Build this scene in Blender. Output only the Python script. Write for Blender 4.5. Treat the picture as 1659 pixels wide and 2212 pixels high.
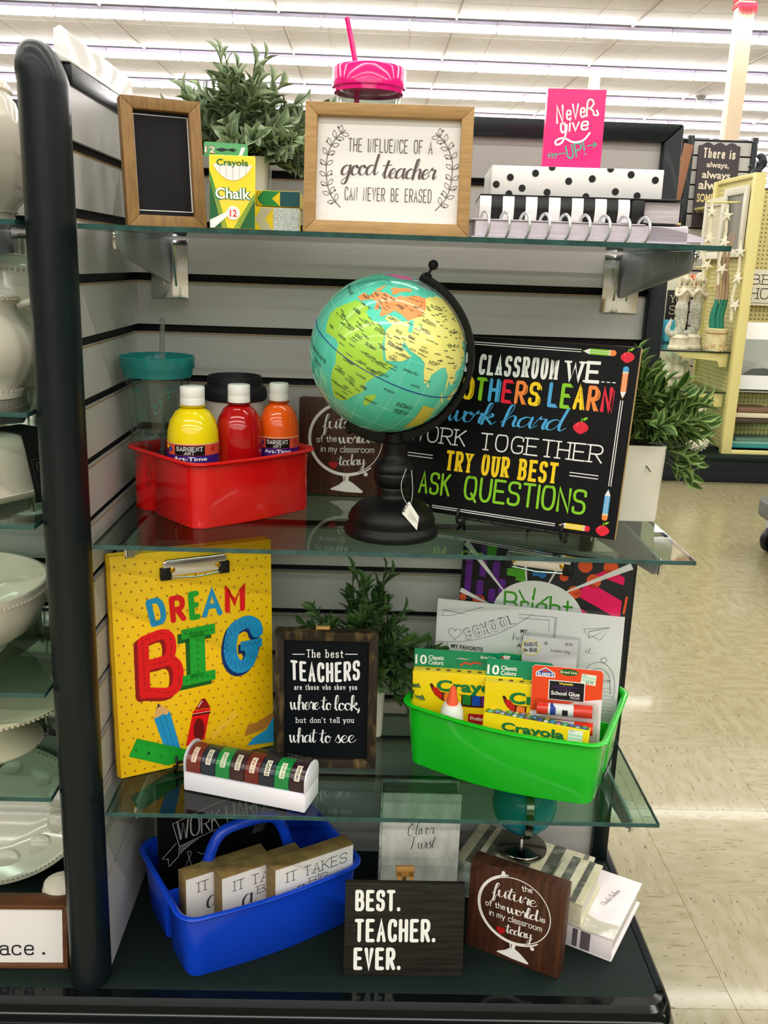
import bpy, bmesh, math, random
from mathutils import Vector, Matrix, Euler
for o in list(bpy.data.objects): bpy.data.objects.remove(o)
scn = bpy.context.scene
COL = scn.collection
R = math.radians
rnd = random.Random(7)

# ---------------------------------------------------------------- camera
cam_d = bpy.data.cameras.new('camera')
cam_d.sensor_fit = 'VERTICAL'; cam_d.sensor_height = 36.0
cam_d.lens = 2037.74 / 2212 * 36.0
cam_d.clip_start = .05; cam_d.clip_end = 200
cam = bpy.data.objects.new('camera', cam_d); COL.objects.link(cam)
CM = Matrix(((0.99933248, -0.02807319, -0.02337723), (-0.01548109, 0.25418455, -0.96703182), (0.0330898, 0.96674821, 0.25358028)))
cam.matrix_world = Matrix.Translation((0, 0, 1.2)) @ CM.to_4x4()
scn.camera = cam
# ---------------------------------------------------------------- light
vs = scn.view_settings
vs.view_transform = 'Standard'; vs.look = 'None'; vs.gamma = 1; vs.use_curve_mapping = False
vs.exposure = 1.85
w = bpy.data.worlds.new('world'); scn.world = w; w.use_nodes = True
bg = w.node_tree.nodes['Background']; bg.inputs[0].default_value = (.93, .96, 1, 1); bg.inputs[1].default_value = 0.35
CEIL = 4.5
ROW0 = 14.24; ROWD = 2.66
def strip(y, x, ln, power):
    l = bpy.data.lights.new('tube_row', 'AREA'); l.shape = 'RECTANGLE'; l.size = ln; l.size_y = .16
    l.energy = power; l.color = (1, .98, .94)
    o = bpy.data.objects.new('tube_row_light', l); COL.objects.link(o); o.location = (x, y, CEIL - .12)
for k in range(1, 14):
    strip(ROW0 - ROWD * k, 0, 18, 92)

# ---------------------------------------------------------------- materials
def lin(c):
    if isinstance(c, str):
        c = [int(c[i:i + 2], 16) / 255 for i in (0, 2, 4)]
    return tuple(((v + .055) / 1.055) ** 2.4 if v > .04045 else v / 12.92 for v in c) + (1,)
MATS = {}
def mat(name, col='808080', rough=.5, metal=0, spec=.32, coat=0, noise=0, scale=40, stretch=(1, 1, 1), bump=0, col2=None, emit=0, sheen=0, ramp=(.3, .7), detail=3, trans=0, alpha=1):
    if name in MATS: return MATS[name]
    m = bpy.data.materials.new(name); m.use_nodes = True; MATS[name] = m
    nt = m.node_tree; p = nt.nodes['Principled BSDF']
    p.inputs['Base Color'].default_value = lin(col); p.inputs['Roughness'].default_value = rough
    p.inputs['Metallic'].default_value = metal; p.inputs['Specular IOR Level'].default_value = spec
    p.inputs['Coat Weight'].default_value = coat; p.inputs['Coat Roughness'].default_value = .06
    if trans: p.inputs['Transmission Weight'].default_value = trans
    if emit: p.inputs['Emission Color'].default_value = lin(col); p.inputs['Emission Strength'].default_value = emit
    if col2 or bump:
        tc = nt.nodes.new('ShaderNodeTexCoord'); mp = nt.nodes.new('ShaderNodeMapping'); ns = nt.nodes.new('ShaderNodeTexNoise')
        mp.inputs['Scale'].default_value = stretch
        nt.links.new(tc.outputs['Object'], mp.inputs[0]); nt.links.new(mp.outputs[0], ns.inputs['Vector'])
        ns.inputs['Scale'].default_value = scale; ns.inputs['Detail'].default_value = detail
        if col2:
            cr = nt.nodes.new('ShaderNodeValToRGB'); cr.color_ramp.elements[0].position = ramp[0]; cr.color_ramp.elements[1].position = ramp[1]
            cr.color_ramp.elements[0].color = lin(col); cr.color_ramp.elements[1].color = lin(col2)
            nt.links.new(ns.outputs['Fac'], cr.inputs[0]); nt.links.new(cr.outputs[0], p.inputs['Base Color'])
        if bump:
            b = nt.nodes.new('ShaderNodeBump'); b.inputs['Strength'].default_value = bump; b.inputs['Distance'].default_value = .002
            nt.links.new(ns.outputs['Fac'], b.inputs['Height']); nt.links.new(b.outputs[0], p.inputs['Normal'])
    return m
def glassmat(name, tint='FFFFFF', rough=.0, ior=1.5, haze=0):
    """thin clear pane: tinted see-through plus a fresnel reflection"""
    if name in MATS: return MATS[name]
    m = bpy.data.materials.new(name); m.use_nodes = True; MATS[name] = m
    nt = m.node_tree; nt.nodes.clear()
    out = nt.nodes.new('ShaderNodeOutputMaterial'); mix = nt.nodes.new('ShaderNodeMixShader')
    tr = nt.nodes.new('ShaderNodeBsdfTransparent'); tr.inputs[0].default_value = lin(tint)
    gl = nt.nodes.new('ShaderNodeBsdfGlossy'); gl.inputs['Roughness'].default_value = rough
    fr = nt.nodes.new('ShaderNodeFresnel'); fr.inputs['IOR'].default_value = ior
    ge = nt.nodes.new('ShaderNodeNewGeometry'); sb_ = nt.nodes.new('ShaderNodeMath'); sb_.operation = 'SUBTRACT'; sb_.inputs[0].default_value = 1
    ml = nt.nodes.new('ShaderNodeMath'); ml.operation = 'MULTIPLY'; nt.links.new(ge.outputs['Backfacing'], sb_.inputs[1]); nt.links.new(sb_.outputs[0], ml.inputs[0]); nt.links.new(fr.outputs[0], ml.inputs[1])
    nt.links.new(ml.outputs[0], mix.inputs[0]); nt.links.new(tr.outputs[0], mix.inputs[1]); nt.links.new(gl.outputs[0], mix.inputs[2])
    last = mix
    if haze:
        m2 = nt.nodes.new('ShaderNodeMixShader'); df = nt.nodes.new('ShaderNodeBsdfDiffuse'); df.inputs[0].default_value = lin(tint)
        m2.inputs[0].default_value = haze
        nt.links.new(mix.outputs[0], m2.inputs[1]); nt.links.new(df.outputs[0], m2.inputs[2]); last = m2
    nt.links.new(last.outputs[0], out.inputs[0])
    return m
def C(hexcol, rough=.45, coat=0):
    return mat('paint_' + hexcol.lower() + ('_gloss' if coat else '') + (str(int(rough * 100)) if rough != .45 else ''), hexcol, rough, coat=coat)

WHITE = mat('white_plastic', 'ECEAE6', .4)
BLACKM = mat('black_powder_coat', '0C1519', .36, spec=.3, coat=.05)
BLACKG = mat('black_glossy_rail', '050A0A', .12, spec=.12, coat=.06)
SLAT = mat('grey_slatwall_laminate', 'ABA8A5', .42, col2='BDBAB6', scale=420, bump=.08)
SLATEDGE = mat('slat_raw_edge', '8C6A3C', .8)
GROOVE = mat('black_groove', '0E0F0E', .6)
CHROME = mat('chrome', 'D8D8DA', .13, metal=1)
STEEL = mat('brushed_steel', '9A9CA4', .35, metal=.35)
BKMETAL = mat('black_wire', '0C0C0D', .4)
CLEAR = glassmat('clear_acrylic', 'F6FAF8', .03)
GLASS = glassmat('shelf_glass', 'D3E3DB', .0, 1.52)
GEDGE = mat('green_glass_edge', '2A5450', .15, coat=.5, col2='1B3C3B', scale=60)
CERAM = mat('white_glazed_ceramic', 'D9D3C2', .12, coat=.5)
CREAM = mat('cream_paint', 'D6CB86', .5)
PAPER = mat('white_paper', 'F1F0EF', .6)

# ---------------------------------------------------------------- mesh building
def chaikin(p, n=3):
    for _ in range(n):
        q = [p[0]]
        for a, b in zip(p, p[1:]):
            q += [(a[0] * .75 + b[0] * .25, a[1] * .75 + b[1] * .25), (a[0] * .25 + b[0] * .75, a[1] * .25 + b[1] * .75)]
        q.append(p[-1]); p = q
    return p
def catmull(p, n=4):
    P = [p[0]] + list(p) + [p[-1]]; o = []
    for i in range(1, len(P) - 2):
        a, b, c, d = P[i - 1], P[i], P[i + 1], P[i + 2]
        for k in range(n):
            t = k / n
            o.append(tuple(.5 * (2 * b[j] + (c[j] - a[j]) * t + (2 * a[j] - 5 * b[j] + 4 * c[j] - d[j]) * t * t + (3 * b[j] - a[j] - 3 * c[j] + d[j]) * t ** 3) for j in range(len(b))))
    o.append(tuple(p[-1])); return o

class G:
    def __init__(s): s.v = []; s.f = []; s.m = []; s.x = Matrix.Identity(4)
    def add(s, vs, fs, mi=0):
        b = len(s.v); s.v += [tuple(s.x @ Vector(v)) for v in vs]; s.f += [tuple(i + b for i in f) for f in fs]; s.m += [mi] * len(fs); return s
    def at(s, loc=(0, 0, 0), rot=(0, 0, 0)):
        s.x = Matrix.Translation(loc) @ Euler([R(a) for a in rot]).to_matrix().to_4x4(); return s
    def box(s, x0, y0, z0, x1, y1, z1, mi=0):
        return s.add([(x, y, z) for z in (z0, z1) for y in (y0, y1) for x in (x0, x1)], [(0, 2, 3, 1), (4, 5, 7, 6), (0, 1, 5, 4), (2, 6, 7, 3), (0, 4, 6, 2), (1, 3, 7, 5)], mi)
    def prism(s, pts, a, b, axis='z', mi=0):
        f = {'z': lambda p, h: (p[0], p[1], h), 'y': lambda p, h: (p[0], h, p[1]), 'x': lambda p, h: (h, p[0], p[1])}[axis]
        n = len(pts)
        return s.add([f(p, a) for p in pts] + [f(p, b) for p in pts], [tuple(range(n))[::-1], tuple(range(n, 2 * n))] + [(i, (i + 1) % n, n + (i + 1) % n, n + i) for i in range(n)], mi)
    def lathe(s, prof, seg=32, c=(0, 0), mi=0, mod=None, close=False):
        vs = []; n = len(prof)
        for k in range(seg):
            a = 2 * math.pi * k / seg
            for r, z in prof:
                q = r * (mod(a, z) if mod else 1); vs.append((c[0] + q * math.cos(a), c[1] + q * math.sin(a), z))
        fs = [(k * n + i, ((k + 1) % seg) * n + i, ((k + 1) % seg) * n + i + 1, k * n + i + 1) for k in range(seg) for i in range(n - 1)]
        return s.add(vs, fs, mi)
    def loft(s, rings, mi=0, cap=True):
        n = len(rings[0]); vs = [p for r in rings for p in r]
        fs = [(i * n + k, i * n + (k + 1) % n, (i + 1) * n + (k + 1) % n, (i + 1) * n + k) for i in range(len(rings) - 1) for k in range(n)]
        if cap: fs += [tuple(range(n))[::-1], tuple(range((len(rings) - 1) * n, len(rings) * n))]
        return s.add(vs, fs, mi)
    def tube(s, pts, r, seg=8, mi=0, cap=True, closed=False):
        pts = [Vector(p) for p in pts]; rr = r if isinstance(r, (list, tuple)) else [r] * len(pts)
        rings = []; up = None; n = len(pts)
        for i, p in enumerate(pts):
            if closed: d = pts[(i + 1) % n] - pts[i - 1]
            else: d = pts[min(i + 1, n - 1)] - pts[max(i - 1, 0)]
            d = d.normalized() if d.length > 0 else Vector((0, 0, 1))
            if up is None: up = Vector((0, 0, 1)) if abs(d.z) < .9 else Vector((1, 0, 0))
            a = d.cross(up)
            if a.length < 1e-4: a = d.cross(Vector((.3, 1, .2)))
            a.normalize(); b = a.cross(d); up = b
            rings.append([tuple(p + (a * math.cos(t) + b * math.sin(t)) * rr[i]) for t in [2 * math.pi * k / seg for k in range(seg)]])
        if closed: rings.append(rings[0]); cap = False
        return s.loft(rings, mi, cap)
    def ball(s, c, r, seg=16, mi=0, sc=(1, 1, 1)):
        h = seg // 2
        vs = [(c[0], c[1], c[2] - r * sc[2])]
        for i in range(1, h):
            t = -math.pi / 2 + math.pi * i / h
            vs += [(c[0] + r * sc[0] * math.cos(t) * math.cos(2 * math.pi * k / seg), c[1] + r * sc[1] * math.cos(t) * math.sin(2 * math.pi * k / seg), c[2] + r * sc[2] * math.sin(t)) for k in range(seg)]
        vs.append((c[0], c[1], c[2] + r * sc[2])); L = len(vs) - 1
        fs = [(0, 1 + (k + 1) % seg, 1 + k) for k in range(seg)]
        for i in range(h - 2):
            a = 1 + i * seg; fs += [(a + k, a + (k + 1) % seg, a + seg + (k + 1) % seg, a + seg + k) for k in range(seg)]
        a = 1 + (h - 2) * seg; fs += [(a + k, a + (k + 1) % seg, L) for k in range(seg)]
        return s.add(vs, fs, mi)
    def mesh(s, name, mats, bevel=0, seg=2, smooth=40):
        me = bpy.data.meshes.new(name); me.from_pydata(s.v, [], s.f)
        for m in (mats if isinstance(mats, (list, tuple)) else [mats]): me.materials.append(m)
        me.polygons.foreach_set('material_index', s.m)
        bm = bmesh.new(); bm.from_mesh(me); bmesh.ops.recalc_face_normals(bm, faces=bm.faces)
        if bevel:
            es = [e for e in bm.edges if len(e.link_faces) == 2 and e.calc_face_angle(0) > R(30)]
            bmesh.ops.bevel(bm, geom=es, offset=bevel, segments=seg, affect='EDGES', profile=.5)
        if smooth:
            for f in bm.faces: f.smooth = True
            for e in bm.edges:
                if len(e.link_faces) == 2 and e.calc_face_angle(0) > R(smooth): e.smooth = False
        bm.to_mesh(me); bm.free()
        return me
    def build(s, name, mats, parent=None, **k):
        return link(name, s.mesh(name, mats, **k), parent)
def link(name, data, parent=None, loc=None, rot=None):
    o = bpy.data.objects.new(name, data); COL.objects.link(o); o.parent = parent
    if loc: o.location = loc
    if rot: o.rotation_euler = rot
    return o
def tag(o, label, cat, group=None, kind=None):
    if label: o['label'] = label
    if cat: o['category'] = cat
    if group: o['group'] = group
    if kind: o['kind'] = kind
    return o
def thing(name, label, cat, loc=(0, 0, 0), yaw=0, lean=0, roll=0, group=None):
    o = link(name, None); o.empty_display_size = .03
    o.matrix_world = Matrix.Translation(loc) @ Matrix.Rotation(R(yaw), 4, 'Z') @ Matrix.Rotation(R(-lean), 4, 'X') @ Matrix.Rotation(R(-roll), 4, 'Y')
    return tag(o, label, cat, group)
def struct(o): o['kind'] = 'structure'; return o
def copy_tree(o, parent=None):
    c = o.copy(); COL.objects.link(c); c.parent = parent
    for ch in o.children: copy_tree(ch, c)
    return c

# ---------------------------------------------------------------- lettering (own stroke alphabet, drawn as flat print)
GL = {}
def _def(d, txt):
    for ln in txt.strip().split('\n'):
        k, s = ln.split(' ', 1); st = []
        for part in s.split('|'):
            c = part[0] if part[0] in '~c' else ''
            pts = [tuple(float(v) for v in q.split(',')) for q in part[len(c):].split()]
            st.append((c, pts))
        d[k] = st
P1 = {}; CU = {}
_def(P1, '''A 0,0 3,10 6,0|1.1,3.5 4.9,3.5
B 0,0 0,10|~0,10 5.8,10 5.8,5.3 0,5.3|~0,5.3 6.4,5.3 6.4,0 0,0
C ~6,7.6 6,10 0,10 0,0 6,0 6,2.4
D 0,0 0,10|~0,10 6.4,10 6.4,0 0,0
E 5.6,10 0,10|0,10 0,0|0,0 5.8,0|0,5.2 4.8,5.2
F 5.6,10 0,10|0,10 0,0|0,5.2 4.6,5.2
G ~6,7.6 6,10 0,10 0,0 6,0 6,4.4|6,4.6 3.4,4.6
H 0,0 0,10|6,0 6,10|0,5.2 6,5.2
I 1,0 1,10
J ~4,10 4,0 0,0 0,2.5
K 0,0 0,10|5.8,10 0,4.2|1.8,6 6,0
L 0,10 0,0|0,0 5.4,0
M 0,0 0,10 3.6,3 7.2,10 7.2,0
N 0,0 0,10 6,0 6,10
O ~3,10 -.2,10 -.2,0 6.2,0 6.2,10 3,10
P 0,0 0,10|~0,10 6.2,10 6.2,4.6 0,4.6
Q ~3,10 -.2,10 -.2,0 6.2,0 6.2,10 3,10|3.8,2.6 6.6,-1
R 0,0 0,10|~0,10 6.2,10 6.2,4.8 0,4.8|2.8,4.8 6.2,0
S ~6,7.8 6,10 0,10 0,5.3 6,5.1 6,0 0,0 0,2.3
T 3,0 3,10|0,10 6,10
U ~0,10 0,-.2 6,-.2 6,10
V 0,10 3,0 6,10
W 0,10 2,0 4,8.6 6,0 8,10
X 0,0 6,10|0,10 6,0
Y 0,10 3,4.8 6,10|3,4.8 3,0
Z 0,10 6,10 0,0 6,0
0 ~3,10 -.2,10 -.2,0 6.2,0 6.2,10 3,10
1 .6,8.2 2.6,10 2.6,0
2 ~0,7.5 0,10 5.6,10 5.6,6 1,2 0,0|0,0 6,0
3 ~0,8 0,10 5.6,10 5.6,5.3 2,5.3|~2,5.3 6,5.3 6,0 0,0 0,2
4 4.4,0 4.4,10 0,3 6,3
5 5.6,10 .6,10 .4,5.6|~.4,5.6 6,6.6 6,0 0,0 0,2
8 ~3,10 .2,10 .2,5.3 5.8,5.3 5.8,10 3,10|~3,5.3 -.2,5.3 -.2,0 6.2,0 6.2,5.3 3,5.3
9 ~5.6,7 5.6,10 .2,10 .2,4.6 5.6,4.6 5.6,7 5.6,0
$ ~5.4,7.6 5.4,9.4 .6,9.4 .6,5.2 5.4,5 5.4,.6 .6,.6 .6,2.3|3,10.8 3,-1
! 1,10 1,3.2|1,.5 1,0
. 1,.5 1,0
, 1.2,.5 .6,-1.6
' 1,10 .8,7.6
- .4,4.5 3.4,4.5
% 0,0 6,10|~1.2,10 -.2,10 -.2,6.6 2.6,6.6 2.6,10 1.2,10|~4.8,3.4 3.4,3.4 3.4,0 6.2,0 6.2,3.4 4.8,3.4
a ~.3,5 .6,6.2 4.6,6.2 4.6,3 4.6,0|~4.6,3.7 0,3.8 0,-.1 4.6,-.1 4.6,2.6
b 0,10 0,0|~0,3 0,6.2 5,6.2 5,-.1 0,-.1 0,3
c ~4.8,4.8 4.8,6.2 -.1,6.2 -.1,-.1 4.8,-.1 4.8,1.2
d 5,10 5,0|~5,3 5,6.2 0,6.2 0,-.1 5,-.1 5,3
e 0,3.2 4.9,3.2|~4.9,3.2 4.9,6.2 -.1,6.2 -.1,-.1 4.8,-.1 4.8,1.2
f ~4,9.2 4,10.2 1.4,10.2 1.4,8 1.4,0|-.2,6 3.6,6
g 4.8,6 4.8,-1|~4.8,-.8 4.8,-3.6 0,-3.6 0,-2.2|~4.8,3 4.8,6.2 0,6.2 0,-.1 4.8,-.1 4.8,3
h 0,10 0,0|~0,4 0,6.2 4.6,6.2 4.6,3.6 4.6,0
i .8,6 .8,0|.8,8.8 .8,8.4
j 1.6,6 1.6,-2|~1.6,-2 1.6,-3.6 -.4,-3.4|1.6,8.8 1.6,8.4
k 0,10 0,0|4.4,6 0,2.6|1.4,3.7 4.8,0
l .6,10 .6,0
m 0,6 0,0|~0,4 0,6.2 3.3,6.2 3.3,4 3.3,0|~3.3,4 3.3,6.2 6.6,6.2 6.6,4 6.6,0
n 0,6 0,0|~0,4 0,6.2 4.6,6.2 4.6,3.6 4.6,0
o ~2.4,6.2 -.1,6.2 -.1,-.1 5,-.1 5,6.2 2.4,6.2
p 0,6 0,-3.4|~0,3 0,6.2 5,6.2 5,-.1 0,-.1 0,3
r 0,6 0,0|~0,3.6 0,6.2 3.4,6.2 3.6,5.2
s ~4.3,4.9 4.3,6.2 .1,6.2 .1,3.2 4.4,3 4.4,-.1 0,-.1 0,1.3
t 1.6,8.6 1.6,2|~1.6,2 1.6,-.1 4,-.1|-.2,6 3.8,6
u ~0,6 0,-.2 4.6,-.2 4.6,3|4.6,6 4.6,0
v 0,6 2.4,0 4.8,6
w 0,6 1.6,0 3.4,5.4 5.2,0 6.8,6
x 0,6 4.8,0|0,0 4.8,6
y 0,6 2.5,0|4.8,6 1.4,-3.4
z 0,6 4.6,6 0,0 4.6,0''')
_def(CU, '''a c5,4.2 3.2,5 1.2,3.6 .8,1.2 2,.1 3.8,1.4 5,4.8|c5,4.8 4.8,1.5 5.6,.1 7.2,1.6
b c0,1.4 2.6,5.6 3.2,9.4 2,9.8 1.2,5.6 1.4,1 3,.1 4.4,2 4,4 3.4,4.2 5.6,3.6
c c4.4,4.2 3.2,5 1.2,3.6 .9,1.2 2.2,.1 4,.6 5.4,1.8
d c5,4.2 3.2,5 1.2,3.6 .8,1.2 2,.1 3.8,1.4 5.4,6 6,10|c6,10 5.2,5 5,1.5 5.8,.1 7.2,1.6
e c0,1.4 2.6,2.4 4,4 3,5 1.4,3.8 1,1.6 2.2,.1 4,.6 5.4,2
f c0,1 2.4,6 3.8,9.4 2.6,10 1.6,6 1.2,-2 .8,-4.4 2,-3.8 2.4,-.5 3.2,1 4.4,1.6
g c5,4.2 3.2,5 1.2,3.6 .8,1.4 2,.2 3.8,1.4 5,4.8|c5,4.8 4.6,0 3.6,-3.8 1.6,-4.2 1.6,-2.6 4.6,-.2 6.6,1.6
h c0,1.4 2.4,6 3,9.6 1.8,9.4 1.2,5 1,0|c1,0 1.4,2.6 3.4,5 4.6,4 4.4,1.4 5.2,.1 6.6,1.6
i c0,1.4 1.6,4.8 1.4,1.4 2.2,.1 3.6,1.6|1.9,6.8 2.1,7.2
j c1,1.4 2,4.8 1.6,-2 .4,-4 -.6,-3 2,0 3.6,1.6|2.2,6.8 2.4,7.2
k c0,1.4 2.4,6 3,9.6 1.8,9.4 1.2,5 1,0|c1,0 1.4,2.4 3.6,5 4.4,4 2,2.6|c2,2.6 3.8,1.2 5,.1 6.4,1.6
l c0,1.4 2.6,5.6 3.4,9.4 2.2,9.8 1.2,5.6 1.2,1.6 2.2,.1 4,1.6
m c0,3.6 1.2,5 1.4,3 1.2,0|c1.2,0 1.6,2.6 3,5 3.8,4 3.8,0|c3.8,0 4.2,2.6 5.8,5 6.6,4 6.6,1.4 7.4,.1 8.8,1.6
n c0,3.6 1.2,5 1.4,3 1.2,0|c1.2,0 1.6,2.6 3.4,5 4.4,4 4.2,1.4 5,.1 6.6,1.6
o c3.6,4.8 1.6,4.4 .8,2 2,.1 4,1 4.4,3.4 3.4,4.9 3.4,3.8 5.4,4
p c0,2 1.6,5 1,-4|c1.2,2.6 3.2,5 4.6,3.4 4,.6 1.4,.6 3,.1 5.4,1.6
r c0,1.4 1.6,5.4 2,4.6 3.8,4.6 3.4,1.6 4,.1 5.2,1.6
s c0,1.2 2,5.4 2.4,3.6 3.4,1.6 2.2,0 .6,.8|c2.4,0 4.4,1.6
t c0,1.4 2,6 2.6,9 1.6,4 1.6,1 2.6,.1 4,1.6|c-.6,6.2 1.5,6.4 4.8,6.8
u c0,4 1,5 1,1.6 2,.1 3.8,1.4 5,4.8|c5,4.8 4.8,1.5 5.6,.1 7.2,1.6
v c0,4 1,5 1.6,.4 4.4,5 5.6,4.2
w c0,4.4 .8,5 1.2,1.4 2.4,.1 3.8,4.6|c3.8,4.6 4,1.4 5.2,.1 6.8,2.6 6.6,5 7.8,4
x c0,4 1.4,5 3.6,.2 5,1.4|c4.6,5 .6,.1
y c0,4 1,5 1,2 2.2,.6 4,2 5,4.8|c5,4.8 4.6,0 3.4,-3.8 1.4,-4.2 1.8,-2.4 4.8,-.2 6.8,1.6
z c0,4.4 3.6,5 1.6,.6 4.6,.6
T c-1,8.6 1.5,10 5.6,9.4|c2.8,9.6 2.4,4 1.6,.6 .2,.8
O c3.6,9.6 .6,6.4 .8,1 3.4,0 5.6,4 5,8.6 2.8,9.4 3.6,7.8
C c5.6,8.4 4,10 1.2,7 .8,1.6 2.8,0 5.6,2
D c1.6,9.6 1.2,0|c0,9 4,9.4 6.4,5.6 4,0 .2,.4
N c.4,0 1.2,9.6|c1.2,9.6 5,.2|c5,.2 6,9.8
S c5.2,8.4 3.6,10 1.4,8 3.6,5 4,1.2 1.6,-.2 .4,2
. .6,.6 .6,.1
, 1,.4 .2,-1.6''')
def glyph_run(s, cursive=False, track=2.2, space=4.2):
    """list of (smoothflag, points) in letter units with advance; returns strokes, width"""
    out = []; x = 0
    for ch in s:
        if ch == ' ': x += space; continue
        D = CU if cursive and ch in CU else P1
        if ch not in D: x += 3; continue
        pts = [p for _, st in D[ch] for p in st]
        x0 = 0 if D is CU else min(p[0] for p in pts); x1 = max(p[0] for p in pts)
        for c, st in D[ch]: out.append((c, [(p[0] - x0 + x, p[1]) for p in st], ch))
        if D is CU: x += x1 - (1.3 if ch in 'abcdefghiklmnoprstuwyjvxz' and (x1 > 3) else -1)
        else: x += x1 - x0 + track
    w = max((p[0] for _, st, _ in out for p in st), default=x)
    return out, w
def ribbon(pts, wd, brush=0, caps=True):
    """outline polygons of a stroke"""
    n = len(pts); L = []; Rr = []
    ds = []
    for i in range(n):
        a = pts[max(i - 1, 0)]; b = pts[min(i + 1, n - 1)]
        dx, dy = b[0] - a[0], b[1] - a[1]; l = math.hypot(dx, dy) or 1e-9; ds.append((dx / l, dy / l))
    for i, (p, d) in enumerate(zip(pts, ds)):
        k = 1
        if 0 < i < n - 1:
            a = pts[i - 1]; b = pts[i + 1]
            d1 = (p[0] - a[0], p[1] - a[1]); l1 = math.hypot(*d1) or 1e-9
            c = abs((d1[0] * d[0] + d1[1] * d[1]) / l1); k = 1 / max(c, .6)
        wv = wd * .5 * k
        if brush: wv *= (1 - brush) + brush * 1.25 * max(0, -d[1]) ** 1.0 * 1.5
        L.append((p[0] - d[1] * wv, p[1] + d[0] * wv)); Rr.append((p[0] + d[1] * wv, p[1] - d[0] * wv))
    out = [[Rr[i], Rr[i + 1], L[i + 1], L[i]] for i in range(n - 1)]
    if caps:
        for p, d, r in ((pts[0], (-ds[0][0], -ds[0][1]), math.dist(L[0], Rr[0]) / 2), (pts[-1], ds[-1], math.dist(L[-1], Rr[-1]) / 2)):
            a0 = math.atan2(d[1], d[0])
            out.append([(p[0] + r * math.cos(a0 + t), p[1] + r * math.sin(a0 + t)) for t in (-1.57, -.8, 0, .8, 1.57)])
    return out
_fc = {}
def font_polys(s, bold=0):
    if (s, bold) in _fc: return _fc[(s, bold)]
    cu = bpy.data.curves.new('glyphs', 'FONT'); cu.body = s; cu.resolution_u = 3; cu.offset = bold
    o = bpy.data.objects.new('glyphs', cu); me = o.to_mesh()
    vs = [(v.co.x, v.co.y) for v in me.vertices]; fs = [tuple(p.vertices) for p in me.polygons]
    o.to_mesh_clear(); bpy.data.objects.remove(o); bpy.data.curves.remove(cu)
    _fc[(s, bold)] = [[vs[i] for i in f] for f in fs]; return _fc[(s, bold)]
class PL(list):
    k = 0
_k = [0]
def stamp(ps):
    _k[0] += 1; o = []
    for p in ps:
        q = PL(p); q.k = _k[0] % 7; o.append(q)
    return o
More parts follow.
